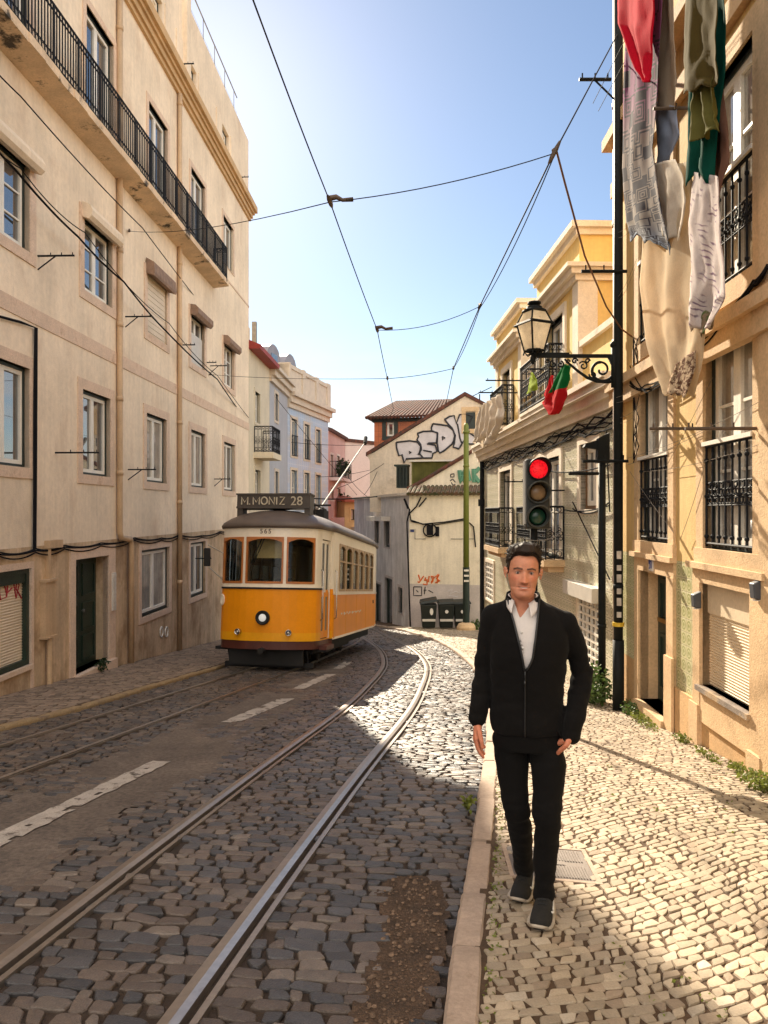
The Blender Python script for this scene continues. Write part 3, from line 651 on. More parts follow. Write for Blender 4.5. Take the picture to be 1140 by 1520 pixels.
# windows
for (rw, i, a, b, c, d) in wins:
    if rw == 1 and i == 2:
        mb = MB(); k = 22
        for j in range(k): mb.fbox(F, a+.02, b-.02, c+(d-c)*j/k+.004, c+(d-c)*(j+1)/k, -.05, -.03+.008*(j % 2))
        o = mb.build('roller_shutter', M['shutter'], L1); sm = MB(); surround(sm, F, a, b, c, d, .19, .022, .17); sm.build('window_surround', M['stone_pink'], o)
    else:
        window(L1, F, a, b, c, d, bars=(.33, .66) if rw == 1 else (), curtain=(rw == 0 and i in (2, 3)), dep=.13, sur=(.19, .022, .17) if rw < 2 else (.14, .022, .02))
        if rw == 1 and i == 3:
            mb = MB()
            for j in range(14): mb.fbox(F, a+.04, b-.04, c+.05+(d-c)*.6*j/14, c+.05+(d-c)*.6*(j+1)/14-.006, -.06, -.045)
            mb.build('roller_shutter', M['white_plastic'], L1)
    if rw == 1:
        mb = MB(); n = 8; rr = .15
        if i in (0, 1): prof = [(.02, -.02), (.14, -.06), (.20, -.0), (.21, .10), (.16, .2), (.02, .26)]
        elif i == 2: prof = [(.02, .0), (.2, -.06), (.22, .0), (.2, .24), (.02, .34)]
        else: prof = [(.02, -.04), (.17, -.1), (.24, -.02), (.24, .12), (.16, .2), (.02, .22)]
        sh = [F.P(a-.1, d-.02+z, nn) for (nn, z) in prof]; e = Vector(F.P(b+.12, 0, 0))-Vector(F.P(a-.1, 0, 0))
        mb.prism(sh, e); mb.build('shutter_box', M['plaster'] if i < 2 else M['box_brown'], L1)
for o, cur in ((gw1, True), (gw2, False)): window(L1, F, *o[:4], dep=.12, curtain=cur, outer=.06, sur=(.14, .024))
# door, roller door
a, b, c, d = door1; m_ = (a+b)/2; dr = MB()
for (x0, x1) in ((a, m_-.004), (m_+.004, b)):
    dr.fbox(F, x0, x1, c, d, -.28, -.24)
    for (u, v) in ((.04, .28), (.32, .58), (.64, .94)): frame(dr, F, x0+.09, x1-.09, c+(d-c)*u, c+(d-c)*v, .035, -.24, -.215)
o = dr.build('door', M['green_door'], L1)
mb = MB(); mb.lathe([(.012, 0), (.03, .02), (.035, .05), (.001, .065)], n=10, M=Matrix.Translation(Vector(F.P(m_+.1, c+1.05, -.24))) @ Matrix.Rotation(R(90), 4, 'Y')); mb.build('handle', M['grey_metal'], o)
a, b, c, d = gar; mb = MB(); k = 30
for j in range(k):
    z0, z1 = c+(d-c-.2)*j/k, c+(d-c-.2)*(j+1)/k
    mb.add([F.P(a, z0, -.10), F.P(b-.08, z0, -.10), F.P(b-.08, z1-.012, -.085), F.P(a, z1-.012, -.085), F.P(b-.08, z1, -.10), F.P(a, z1, -.10)], [(0, 1, 2, 3), (3, 2, 4, 5)])
rs = mb.build('roller_shutter', M['shutter'], L1)
mb = MB(); frame(mb, F, a-.02, b, c, d, .08, -.15, -.02); mb.fbox(F, a, b-.08, d-.22, d-.08, -.14, -.04); mb.build('shutter_frame', M['green_door'], rs)
mb = MB(); zt = d-.3                                    # red scrawl on the shutter
for st in ([(-1.3, .0), (-1.2, .12), (-1.1, -.1), (-.98, .14), (-.9, -.08)], [(-.85, .12), (-.78, -.1), (-.6, -.08), (-.55, .1), (-.68, .12), (-.6, -.04), (-.42, .02)], [(-.38, .1), (-.3, -.12), (-.2, .04), (-.26, .1), (-.3, 0), (-.12, -.14)]):
    mb.tube([F.P(b+x*.9, zt+z*1.2, -.082) for x, z in st], .012, 5)
mb.build('graffiti', pmat('red spray paint', (0.35, 0.03, 0.04), .6), rs)
# balcony
bq1 = F.q(313)+.3; bal = MB(); slab = []
for j in range(40):
    q0 = 3+(bq1-3)*j/40; q1 = 3+(bq1-3)*(j+1)/40; e0 = .47+.02*noise.noise((q0*2, 0, 0)); th = .14
    bal.box8([F.P(q0, BALZ-th-.06, 0), F.P(q1, BALZ-th-.06, 0), F.P(q1, BALZ-th+.02*noise.noise((q1*3, 2, 0)), e0), F.P(q0, BALZ-th+.02*noise.noise((q0*3, 2, 0)), e0), F.P(q0, BALZ, 0), F.P(q1, BALZ, 0), F.P(q1, BALZ, e0), F.P(q0, BALZ, e0)])
bo = bal.build('balcony', M['soffit'], L1)
railing(F, bo, 3.05, bq1-.05, BALZ+.02, BALZ+.98, .42, M['iron'], .095, ends=True, nin=0.02, r=.0115)
# drain pipes, cables, boxes
M['pipe'] = pmat('painted drain pipe', (0.56, 0.39, 0.235), 0.6, 0.12, 3, 0.08, streak=.2)
for (px, ytop, ybot, jog) in ((178, -200, 790, 195), (267, -100, 965, None)):
    q = F.q(px, .07); zt, zb = F.hit(px, ytop, .07)[1], F.hit(px, ybot, .07)[1]; mb = MB()
    p = [F.P(q, min(zt, CORN0), .07), F.P(q, zb, .07)]
    if jog: q2 = F.q(jog, .09); p += [F.P(q+.04, zb-.12, .08), F.P(q2-.06, zb-.16, .09), F.P(q2, zb-.3, .09), F.P(q2, pz(q2)-.2, .09)]
    mb.tube(p, .06, 10)
    for k in range(9):
        z = zt-(zt-zb)*k/9.0-.3
        if z < CORN0: mb.tube([F.P(q, z-.05, .07), F.P(q, z+.05, .07)], .07, 10)
    mb.build('drain_pipe', M['pipe'], L1, smooth=True)
for (px, py, n) in ((56, 380, .6), (186, 470, .55), (270, 512, .35), (306, 538, .3), (82, 672, .75), (190, 697, .6), (318, 711, .5), (312, 543, .5), (262, 95, .45), (352, 263, .4), (290, 829, .45)):
    q, z = F.hit(px, py); line_bracket(L1, F, q, z, n, strut=py not in (672, 512, 538, 829))
mb = MB()
def sag(p, q_, s_, n=14): p, q_ = Vector(p), Vector(q_); return [p.lerp(q_, i/n)+Vector((0, 0, -4*s_*(i/n)*(1-i/n))) for i in range(n+1)]
def fp(px, py, n=.04): q, z = F.hit(px, py, n); return F.P(q, z, n)
for k, (dz, r_) in enumerate(((0, .016), (.03, .011), (-.03, .012))):
    pts = [(0, 823), (53, 817), (96, 812), (150, 808), (200, 800), (240, 800), (266, 795), (300, 796), (327, 790), (345, 786)]
    for p, q_ in zip(pts[:-1], pts[1:]): mb.tube([Vector(v)+Vector((0, 0, dz)) for v in sag(fp(*p), fp(*q_), .03+.02*k, 8)], r_, 6)
mb.tube([fp(52, 815), fp(53, 700), fp(54, 487), fp(30, 478), fp(0, 470)], .022, 6); mb.tube([fp(50, 815), fp(50.5, 600), fp(52, 487)], .012, 6)
mb.build('wall_cable', M['cable'], L1)
mb = MB(); q, z = F.hit(68, 805); mb.fbox(F, q-.05, q+.42, z-.1, z+.03, .0, .09); mb.fbox(F, q-.02, q+.06, z-.75, z-.1, 0, .06); q, z = F.hit(68, 862); mb.fbox(F, q-.2, q+.14, z-.9, z, 0, .10); mb.fbox(F, q-.22, q+.16, z-.01, z+.03, 0, .13); mb.fbox(F, q-.22, q+.16, z-.93, z-.9, 0, .13)
mb.tube([F.P(q, z-.9, .06), F.P(q, pz(q)-.1, .06)], .045, 8)
mb.build('meter_box', M['pipe'], L1)
mb = MB(); q, z = F.hit(166, 850); mb.fbox(F, q-.1, q+.05, z-.75, z, .035, .07)
for k in range(8): mb.fbox(F, q-.085, q+.035, z-.08-.085*k, z-.03-.085*k, .07, .08)
mb.build('letter_boxes', M['white_plastic'], L1)
mb = MB()
for px in (239, 246.5):
    q, z = F.hit(px, 938); pr = [(.10*math.cos(w), .10*math.sin(w)) for w in np.linspace(0, 2*math.pi, 15)]
    mb.tube([F.P(q+x, z+y*1.2, .01) for x, y in pr], .022, 6)
mb.build('vent_ring', M['white_plastic'], L1)
# ---------------------------------------------------------------- houses further down on the left
def simple_house(name, label, F, q0, q1, z1, wallmat, wins_, depth=7, z0=-8, cornice=None, side=True, trim=M['stone_pink'], rail=None, wmats=None):
    t = thing(name, label, 'house', F.P((q0+q1)/2, pz(30), -1)); mb = MB()
    wall_open(mb, F.P, q0, q1, z0, z1, [w[:4] for w in wins_], .2)
    mb.fbox(F, q0, q1-.01, z0, z1-.02, -depth, -.3); mb.fbox(F, q0, q0+.06, z0, z1, -.3, -.001); mb.fbox(F, q1-.06, q1, z0, z1, -.3, -.001)
    mb.build('wall', wallmat, t)
    for w in wins_: window(t, F, *w[:4], dep=.15, outer=.05, sash=.05, bars=(.5,), mats=wmats, sur=(.13, .03, .1), trim=trim)
    if cornice:
        mb = MB()
        for (za, zb, n) in cornice: mb.fbox(F, q0-.02, q1+n*.5, z1+za, z1+zb, -.3, n)
        mb.build('cornice', trim, t)
    return t
M['cream2'] = pmat('pale cream render', (0.66, 0.58, 0.44), .9, .08, 1, .05, .15, 60, streak=.08)
M['grey_blue'] = pmat('grey blue render', (0.42, 0.43, 0.47), .9, .08, 1, .05, .15, 60, streak=.08)
M['white_stone'] = pmat('pale stone trim', (0.62, 0.53, 0.43), .85, .1, 3, .08, .2, 60)
M['red_eave'] = pmat('red eave', (0.30, 0.03, 0.02), .6, .2, 4)
def wr(F, pl, pr, pt, pb): return rect(F, pl, pr, ((pl+pr)/2, pt), ((pl+pr)/2, pb))
qa, qb = 27.25, 31.1; zt = 7.65
L2 = simple_house('town_house', 'narrow cream town house with red eave beside the long cream block', F, qa, qb, zt, M['cream2'], [wr(F, 378, 385.5, 583, 628), wr(F, 378, 386, 698, 738)], trim=M['cream2'])
mb = MB(); mb.box8([F.P(qa-.05, zt-.1, -.3), F.P(qb, zt-.1, -.3), F.P(qb, zt-.1, .42), F.P(qa-.05, zt-.1, .42), F.P(qa-.05, zt+.35, -.3), F.P(qb, zt+.35, -.3), F.P(qb, zt+.05, .44), F.P(qa-.05, zt+.05, .44)]); mb.build('eave', M['red_eave'], L2)
M['dorm_y'] = pmat('yellow render', (0.62, 0.46, 0.22), .85, .1, 2)
mb = MB(); pts = []
q0, q1 = qa+.1, qb+.3
arc = [(q0, zt+.2), (q1, zt+.2), (q1, zt+1.7), (q1-.9, zt+1.75)]+[(q1-.9-1.1*math.sin(w)*1.2, zt+1.75+.75*(1-math.cos(w))) for w in np.linspace(0, math.pi/2, 6)]+[(q0, zt+2.5)]
mb.prism([F.P(a, z, -.9) for a, z in arc], Vector(F.P(0, 0, -4))-Vector(F.P(0, 0, -.9))); mb.build('dormer', M['dorm_y'], L2)
mb = MB(); mb.fbox(F, q1-1.6, q1-.1, zt+.15, zt+1.05, -.9, -.86); mb.build('roof', pmat('orange roof sheet', (.45, .14, .05), .8), L2)
mb = MB()
for (u0, u1, h0) in ((qa+.05, qa+1.0, 2.45), (qa+1.15, qa+2.3, 1.95)):
    z0 = zt+h0
    for uu in (u0, u1):
        for nn in (-1.0, -1.9): mb.fbox(F, uu-.04, uu+.04, z0-.4, z0+1.25, nn-.04, nn+.04)
    mb.fbox(F, u0-.1, u1+.1, z0+1.25, z0+1.4, -2.0, -.9); mb.fbox(F, u0, u1, z0-.1, z0, -1.05, -.98)
do = mb.build('roof_lantern', pmat('dark zinc', (.10, .10, .11), .4, metal=.5), L2)
mb = MB()
for (u0, u1, h0) in ((qa+.05, qa+1.0, 2.45), (qa+1.15, qa+2.3, 1.95)): mb.fbox(F, u0+.05, u1-.05, zt+h0, zt+h0+1.25, -1.02, -1.0)
mb.build('pane', M['pane'], do)
q, z = F.hit(384, 668, .0); bq0, bq1_ = F.q(376.5), F.q(388); zb = F.hit(376.5, 671)[1]
mb = MB(); mb.fbox(F, bq0, bq1_+.3, zb-.22, zb, 0, .75); bo = mb.build('balcony', M['cream2'], L2)
railing(F, bo, bq0+.05, bq1_+.25, zb+.01, zb+.98, .7, M['iron'], .13, nin=.02, band=(.3, .6))
L3 = simple_house('town_house', 'grey blue town house squeezed between the red eaved and the light blue house', F, qb+.02, 35.55, 7.15, M['grey_blue'], [wr(F, 408, 412.5, 585, 625), wr(F, 408, 413, 700, 740)], cornice=[(-.1, .15, .12), (.15, .4, .25), (.4, .55, .38)], trim=M['white_stone'])
mb = MB(); mb.fbox(F, 33, 35.4, 7.7, 8.9, -3, -.8); mb.build('roof', M['dorm_y'], L3)
mb = MB(); mb.fbox(F, 33.6, 33.8, 8.9, 10.2, -1.3, -1.1); mb.build('chimney', M['grey_metal'], L3)
F4 = VPlane((-4.63, 35.6), (-3.15, 41.8)); M['blue_tile'] = tile_mat('light blue glazed tiles', (0.42, 0.52, 0.66), (0.34, 0.45, 0.62), (0.55, 0.6, 0.66), .3, dirt=(.5, .46, .4))
w4 = [wr(F4, a, b, t, u) for (a, b, t, u) in ((432, 440.5, 622, 677), (451.5, 459, 630, 682), (468.5, 475.5, 638, 687), (432, 440.5, 698, 750), (451.5, 459, 702, 752), (468.5, 475.5, 705, 755))]
L4 = simple_house('town_house', 'light blue tiled house with pale balustrade along its roof', F4, 0, F4.L, 6.75, M['blue_tile'], w4, cornice=[(-.15, .1, .1), (.1, .4, .22), (.4, .6, .4)], trim=M['white_stone'])
mb = MB(); mb.fbox(F4, 0, F4.L, 7.35, 8.5, -.5, .02)
for k in range(4): mb.fbox(F4, F4.L*k/3-.2+(.2 if k == 0 else 0)-(.0 if k < 3 else .2), F4.L*k/3+.2, 7.35, 8.75, -.5, .1)
mb.fbox(F4, 0, F4.L+.1, 8.5, 8.7, -.5, .08); mb.build('balustrade', M['white_stone'], L4)
for w in w4[:3]: railing(F4, L4, w[0], w[1], w[2], w[2]+1.0, .06, M['iron'], .12, ends=False, scroll=False)
zinc = pmat('grey zinc', (.22, .21, .24), .5, .15, 3)
for u in (.6, 3.0):
    mb = MB(); arc = [(u+.9-.9*math.cos(w), 9.2+.8*math.sin(w)) for w in np.linspace(0, math.pi, 9)]
    mb.prism([F4.P(u, 8.2, -1.3)]+[F4.P(a, z, -1.3) for a, z in arc]+[F4.P(u+1.8, 8.2, -1.3)], Vector(F4.P(0, 0, -3.5))-Vector(F4.P(0, 0, -1.3))); o = mb.build('dormer', zinc, L4)
    mb = MB(); mb.fbox(F4, u+.5, u+1.3, 8.4, 9.5, -1.3, -1.27); mb.build('pane', M['pane'], o)
FP = VPlane((-3.45, 46), (-2.74, 52)); FPW = VPlane((-2.74, 52), (-.55, 54.5)); M['pink'] = pmat('pink render', (0.62, 0.40, 0.36), .9, .1, 1, streak=.1); M['pinkwhite'] = pmat('pale pink render', (0.68, 0.58, 0.52), .9, .05, 1)
L5 = simple_house('town_house', 'pink house with a green planted balcony behind the trolley pole', FP, 0, FP.L, 6.6, M['pink'], [wr(FP, 490.5, 494.5, 675, 710), wr(FP, 500, 504, 677, 712), wr(FP, 491, 495, 724, 742), wr(FP, 501, 505, 725, 742)], trim=M['pinkwhite'])
mb = MB(); mb.fbox(FPW, 0.02, FPW.L, -8, 6.5, -7, 0); mb.build('gable_wall', M['pinkwhite'], L5)
mb = MB(); mb.fbox(FPW, -.05, FPW.L+.15, 6.5, 6.72, -7, .12)
for k in range(20):
    q0 = FP.L*k/20; mb.box8([FP.P(q0, 6.55, .25), FP.P(q0+.2, 6.55, .25), FP.P(q0+.2, 7.6, -3), FP.P(q0, 7.6, -3), FP.P(q0, 6.75, .25), FP.P(q0+.2, 6.75, .25), FP.P(q0+.2, 7.8, -3), FP.P(q0, 7.8, -3)])
mb.build('roof', M['roof_tile'], L5)
q, z = FP.hit(500, 711); mb = MB(); mb.fbox(FP, q-2.6, q+1.5, z-.2, z, 0, .8); bo = mb.build('balcony', M['pinkwhite'], L5)
railing(FP, bo, q-2.5, q+1.4, z, z+1.0, .75, M['iron'], .15, scroll=False)
LEAF = {}
def leafmat(name, c): return pmat(name, c, .55, .3, 8, .2, spec=.4, trans=.3)
M['leaf'] = leafmat('green leaves', (.075, .125, .03)); M['leaf_d'] = leafmat('dark green leaves', (.03, .06, .022)); M['leaf_y'] = leafmat('yellow green leaves', (.17, .20, .035))
def leaf_clump(mb, c, rx, ry, rz_, n, size, rng=random):
    for _ in range(n):
        while True:
            p = Vector((rng.uniform(-1, 1), rng.uniform(-1, 1), rng.uniform(-1, 1)))
            if p.length <= 1: break
        p = Vector(c)+Vector((p.x*rx, p.y*ry, p.z*rz_)); a = Vector((rng.gauss(0, 1), rng.gauss(0, 1), rng.gauss(0, .7))).normalized(); b = a.orthogonal().normalized(); b = Matrix.Rotation(rng.uniform(0, 6.28), 3, a) @ b
        s = size*rng.uniform(.6, 1.3); m = p+a*s*.5+Vector((0, 0, s*.12))
        mb.add([p, m+b*s*.32, p+a*s, m-b*s*.32], [(0, 1, 2, 3)])
mb = MB(); leaf_clump(mb, FP.P(q-.4, z+.7, .5), .5, 1.6, .6, 260, .22); pl = mb.build('balcony_plant', M['leaf_d'])
setp(pl, 'dark green potted greenery filling the balcony of the pink house', 'plant')
FY = VPlane((-2.55, 48), (-1.55, 48.6))
L6 = simple_house('small_house', 'small yellow house with red roof edge low in front of the pale pink gable', FY, 0, 1.05, 2.25, M['dorm_y'], [wr(FY, 521, 526, 756, 772)], depth=4, trim=M['dorm_y'])
mb = MB(); mb.box8([FY.P(-.15, 2.2, .3), FY.P(1.2, 2.2, .3), FY.P(1.2, 2.7, -4), FY.P(-.15, 2.7, -4), FY.P(-.15, 2.35, .3), FY.P(1.2, 2.35, .3), FY.P(1.2, 2.85, -4), FY.P(-.15, 2.85, -4)]); mb.build('roof', pmat('red roof', (.35, .10, .06), .8, .2, 4), L6)
FPK = VPlane((-3.5, 46.9), (-2.5, 47.3))
L7 = simple_house('small_house', 'low pink outhouse wall left of the small yellow house behind the tram', FPK, 0, 1.05, 1.2, M['pink'], [], depth=3)
mb = MB(); leaf_clump(mb, (-2.9, 50, 1.2), 1.0, 1.0, 1.6, 700, .28); setp(mb.build('shrub', M['leaf_d']), 'dark green bush rising behind the small yellow house', 'bush')
FE = VPlane((-1.45, 47), (-.4, 47.6))
L8 = simple_house('small_house', 'cream gate house right of the small yellow house at the end of the street', FE, 0, 1.1, .6, M['cream2'], [], depth=3)
# ================================================================ R1: the yellow house on the right
M['yellow'] = pmat('ochre yellow plaster', (0.70, 0.485, 0.20), .88, .12, .9, .06, .25, 60, streak=.16, stain=(0.34, 0.20, 0.08), stain_t=(.6, .85), stain_z=.4)
M['ostone'] = pmat('orange stained limestone', (0.62, 0.43, 0.245), .85, .15, 2.5, .12, .3, 70, stain=(0.22, 0.12, 0.05), stain_t=(.58, .76), stain_scale=2.6)
M['oplinth'] = pmat('orange plinth', (0.58, 0.37, 0.18), .88, .18, 2, .1, .3, 60, stain=(0.20, 0.14, 0.07), stain_t=(.52, .75), stain_scale=2)
M['tile_g'] = tile_mat('olive green figured tiles', (0.56, 0.54, 0.33), (0.30, 0.31, 0.13), (0.30, 0.25, 0.13), .142)
M['tile_p'] = tile_mat('pale figured tiles', (0.74, 0.70, 0.55), (0.40, 0.39, 0.25), (0.30, 0.26, 0.17), .19)
M['pale_pipe'] = pmat('pale pink pipe paint', (0.55, 0.45, 0.38), .6, .1, 3)
F = RF; R1 = thing('yellow_house', 'ochre yellow house with iron window rails and a cream roller shutter beside the pavement', 'house', F.P(6, pz(6), -.5))
E1 = 10.28
def hz_(px, py, n=0): return F.hit(px, py, n)[1]
W2 = (F.q(1122), F.q(1047.5), hz_(1085, 818), hz_(1085, 486)); W1 = (F.q(995), F.q(951), W2[2], W2[3]); W0 = (2.9, 4.2, W2[2], W2[3])
zt3 = hz_(1125, 40); W3 = (W2[0], W2[1], zt3-2.0, zt3); W4 = (W1[0], W1[1], W3[2], zt3); W5 = (2.9, 4.2, W3[2], zt3)
DR = (F.q(994), F.q(950.5), hz_(994, 1071), hz_(994, 856)); SH = (F.q(1119), F.q(1043), hz_(1119, 1060), hz_(1119, 882))
ZL = hz_(1038, 838)          # ledge over the ground floor
PL = hz_(1037, 1040)         # top of the plinth
mb = MB()
wall_open(mb, F.P, .5, E1, -3.2, 8.8, [W0+(.16,), W1+(.16,), W2+(.16,), W3+(.16,), W4+(.16,), W5+(.16,), DR+(.26,), SH+(.08,)], .26, zv=(ZL, PL), sv_=(F.q(1001), F.q(1037), F.q(1119), F.q(1134), F.q(943)))
for i, f in enumerate(mb.f):
    zs = [mb.v[k][2] for k in f]
    if max(zs) < ZL+.01: mb.mi[i] = 1 if min(zs) > PL-.01 else 2
    if len(set(round(mb.v[k][0]-F.P(mb.v[k][1], 0)[0], 3) for k in f)) > 1: mb.mi[i] = 3
mb.fbox(F, .5, E1-.01, -3.2, 8.8, -8, -.4); mb.fbox(F, E1-.06, E1, -3.2, 8.8, -.4, -.001)
mb.build('wall', [M['yellow'], M['tile_g'], M['oplinth'], M['ostone']], R1)
wf = (M['dark_frame'], M['white_frame'])
def french(a, b, c, d, lab=None):
    o = window(R1, F, a, b, c, d, dep=.12, outer=.05, sash=.07, bars=(.36, .68), curtain=True)
    sm = MB(); w = .17
    sm.fbox(F, a-w, a, c, d, -.1, .03); sm.fbox(F, b, b+w, c, d, -.1, .03); sm.fbox(F, a-w, b+w, d, d+.2, -.1, .03); sm.fbox(F, a-w-.02, b+w+.02, c-.2, c, -.2, .045)
    sm.build('window_surround', M['ostone'], o)
    rl = railing(F, o, a+.02, b-.02, c+.02, c+1.0, .0, M['iron'], .125, ends=False, scroll=False, band=(.40, .62), r=.011, ball=True)
    hb = MB(); hb.fbox(F, a, b, c+1.0, c+1.04, -.045, .045); hb.build('handrail', M['white_frame'], o)
    return o
for w in (W0, W1, W2, W3, W4, W5): french(*w)
lb = MB(); mb = lb
for (a, b) in ((DR[0]-.22, DR[1]+.22), (SH[0]-.3, SH[1]+.25), (2.4, 4.4)):
    mb = MB(); mb.fbox(F, a, b, ZL-.03, ZL+.03, -.1, .08); mb.build('ledge', M['ostone'], R1)
a, b, c, d = DR; mb = MB(); gz0 = pz(b)-.3
mb.fbox(F, a-.2, a, -2.2, d, -.1, .04); mb.fbox(F, b, b+.16, -2.2, d, -.1, .03); mb.fbox(F, a-.2, b+.16, d, ZL-.03, -.1, .03); mb.fbox(F, a-.24, a+.0, -2.2, c+.75, .04, .07); mb.fbox(F, a, b, -2.2, c, -.3, .10)
mb.build('door_surround', M['ostone'], R1)
dm = MB(); dm.fbox(F, a, b, c, d, -.27, -.22); frame(dm, F, a+.1, b-.1, c+.15, c+.85, .04, -.22, -.195); frame(dm, F, a+.1, b-.1, c+1.0, d-.1, .05, -.22, -.19)
do = dm.build('door', M['green_door'], R1)
mb = MB(); mb.fbox(F, a+.22, b-.3, d-.72, d-.25, -.219, -.212); mb.build('door_glass', M['pane_curtain'], do)
mb = MB(); mb.fbox(F, a+.15, b-.15, c+1.0, c+1.05, -.20, -.16); mb.tube([F.P(a+.08, c+.95, -.19), F.P(a+.08, c+1.1, -.19)], .015, 6); mb.build('handle', pmat('brass', (.4, .25, .08), .35, metal=1), do)
mb = MB(); q, z = F.hit(971, 838); mb.fbox(F, q-.07, q+.07, z-.075, z+.075, .03, .042); hp = mb.build('house_number', pmat('white enamel', (.7, .68, .64), .3, .03), R1)
mb = MB()
def seg(q0, z0, q1, z1): mb.tube([F.P(q0, z0, .043), F.P(q1, z1, .043)], .008, 5)
for (x0, y0, x1, y1) in ((.05, .05, .015, .05), (.015, .05, .018, .01), (.05, .05, .05, .01), (.05, .01, .015, .01), (.015, .01, .015, -.045), (.015, -.045, .05, -.045), (-.03, .05, -.03, -.045), (-.03, .05, -.015, .035)): seg(q+x0, z+y0, q+x1, z+y1)
mb.build('digits', pmat('blue enamel', (.03, .06, .25), .3, .03), hp)
a, b, c, d = SH; k = 26; dz = (d-.30-c)/k; mb = MB()
for j in range(k):
    z0 = c+dz*j; mb.add([F.P(a, z0, -.075), F.P(b, z0, -.075), F.P(b, z0+dz*.8, -.062), F.P(a, z0+dz*.8, -.062), F.P(a, z0+dz, -.075), F.P(b, z0+dz, -.075)], [(0, 1, 2, 3), (3, 2, 5, 4)])
mb.fbox(F, a, b, d-.30, d-.02, -.078, -.05)
rs = mb.build('roller_shutter', pmat('cream slats', (.68, .56, .40), .5, .05), R1)
mb = MB(); mb.fbox(F, a-.2, a, c-.3, ZL-.03, -.1, .04); mb.fbox(F, b, b+.17, c-.3, ZL-.03, -.1, .035); mb.fbox(F, a, b, d, ZL-.03, -.1, .035); mb.fbox(F, a, b, c-.36, c-.05, -.1, .03); mb.fbox(F, a-.24, a+.0, -3, c-.3, -.1, .07); mb.fbox(F, b+.02, b+.24, -3, PL-.02, -.05, .05)
mb.build('shutter_surround', M['ostone'], rs)
mb = MB(); mb.fbox(F, a-.02, b+.03, c-.05, c+.0, -.14, .07); mb.build('sill', pmat('grey slate sill', (.22, .18, .15), .7, .3, 5, .2, .3, 60, stain=(.42, .30, .18), stain_t=(.5, .6), stain_scale=4), rs)
q1s = F.q(1134); mb = MB(); mb.fbox(F, q1s-.24, q1s-.03, -3, 8.8, -.1, .06); mb.build('pilaster', M['ostone'], R1)
mb = MB(); mb.fbox(F, F.q(1037)-.05, F.q(1001)+.02, -3, PL, -.1, .03); mb.build('plinth', M['oplinth'], R1)
mb = MB(); mb.fbox(F, .5, E1+.1, W3[2]-.62, W3[2]-.42, 0, .10); mb.fbox(F, .5, E1+.1, W3[2]-.42, W3[2]-.30, 0, .16); mb.build('string_course', M['ostone'], R1)
mb = MB(); mb.fbox(F, .5, E1+.1, zt3+.3, zt3+.5, 0, .08); mb.fbox(F, .5, E1+.1, zt3+.95, zt3+1.1, 0, .2); mb.build('cornice', M['ostone'], R1)
for (px, py) in ((1036, 890), (1125.5, 875)):
    q, z = F.hit(px, py, .06); mb = MB(); w = .044
    mb.box8([F.P(q-w, z-.085, .04), F.P(q+w, z-.085, .04), F.P(q+w, z-.075, .11), F.P(q-w, z-.075, .11), F.P(q-w, z+.085, .04), F.P(q+w, z+.085, .04), F.P(q+w, z+.05, .12), F.P(q-w, z+.05, .12)])
    o = mb.build('wall_lamp', pmat('grey lamp body', (.06, .065, .075), .5, .1), R1, bevel=.01)
    mb = MB(); mb.fbox(F, q-w+.01, q+w-.01, z-.092, z-.085, .05, .10); mb.build('lamp_glass', M['white_plastic'], o)
for (q, z) in ((F.q(1062), hz_(1062, 636)), (F.q(1068), hz_(1068, 160)), (F.q(1128), hz_(1128, 636))):
    line_bracket(R1, F, q, z, .62, mat=pmat('rusty bracket', (.09, .06, .04), .7, .3, 6), strut=False)
mb = MB(); q = F.q(926); mb.tube([F.P(q, -2, .09), F.P(q, 8.5, .09)], .055, 10)
for z in np.arange(-1, 8, 1.6): mb.tube([F.P(q, z, .09), F.P(q, z+.08, .09)], .066, 10)
mb.build('drain_pipe', M['pale_pipe'], R1, smooth=True)
# bundle of cables over the windows and down the corner
def fpn(F, px, py, n=.05): q, z = F.hit(px, py, n); return F.P(q, z, n)
mb = MB()
for k in range(9):
    o = RNG.uniform(-5, 5, 6); rr = .006+.006*RNG.random(); nn = .07+.05*RNG.random()
    pts = [fpn(F, 1139, 395+o[0], nn), fpn(F, 1118, 420+o[1], nn), fpn(F, 1075, 470+o[2]*1.5, nn), fpn(F, 1040, 508+o[3]*2, nn), fpn(F, 1000, 548+o[4]*2, nn), fpn(F, 958, 568+o[5]*3, nn), fpn(F, 935, 560+o[1]*4, nn)]
    for p, q_ in zip(pts[:-1], pts[1:]): mb.tube(sag(p, q_, .02+.03*RNG.random(), 6), rr, 5)
for k in range(4):
    pts = [fpn(F, 940+3*k*RNG.random(), y+10*RNG.random(), .05) for y in range(500, 700, 20)]; mb.tube(pts, .006, 5)
mb.build('wall_cable', M['cable'], R1)
mb = MB()
for (p0, p1, s_) in (((932, 690), (1046, 640), .02), ((955, 700), (1139, 655), .05), ((932, 680), (1139, 590), .05), ((936, 540), (1010, 545), .08), ((935, 700), (1000, 790), .02), ((1010, 800), (1046, 690), .03), ((990, 690), (1058, 560), .02)):
    mb.tube(sag(fpn(F, *p0), fpn(F, *p1), s_), .0025, 5)
mb.build('wall_cable', M['pale_cable'], R1)
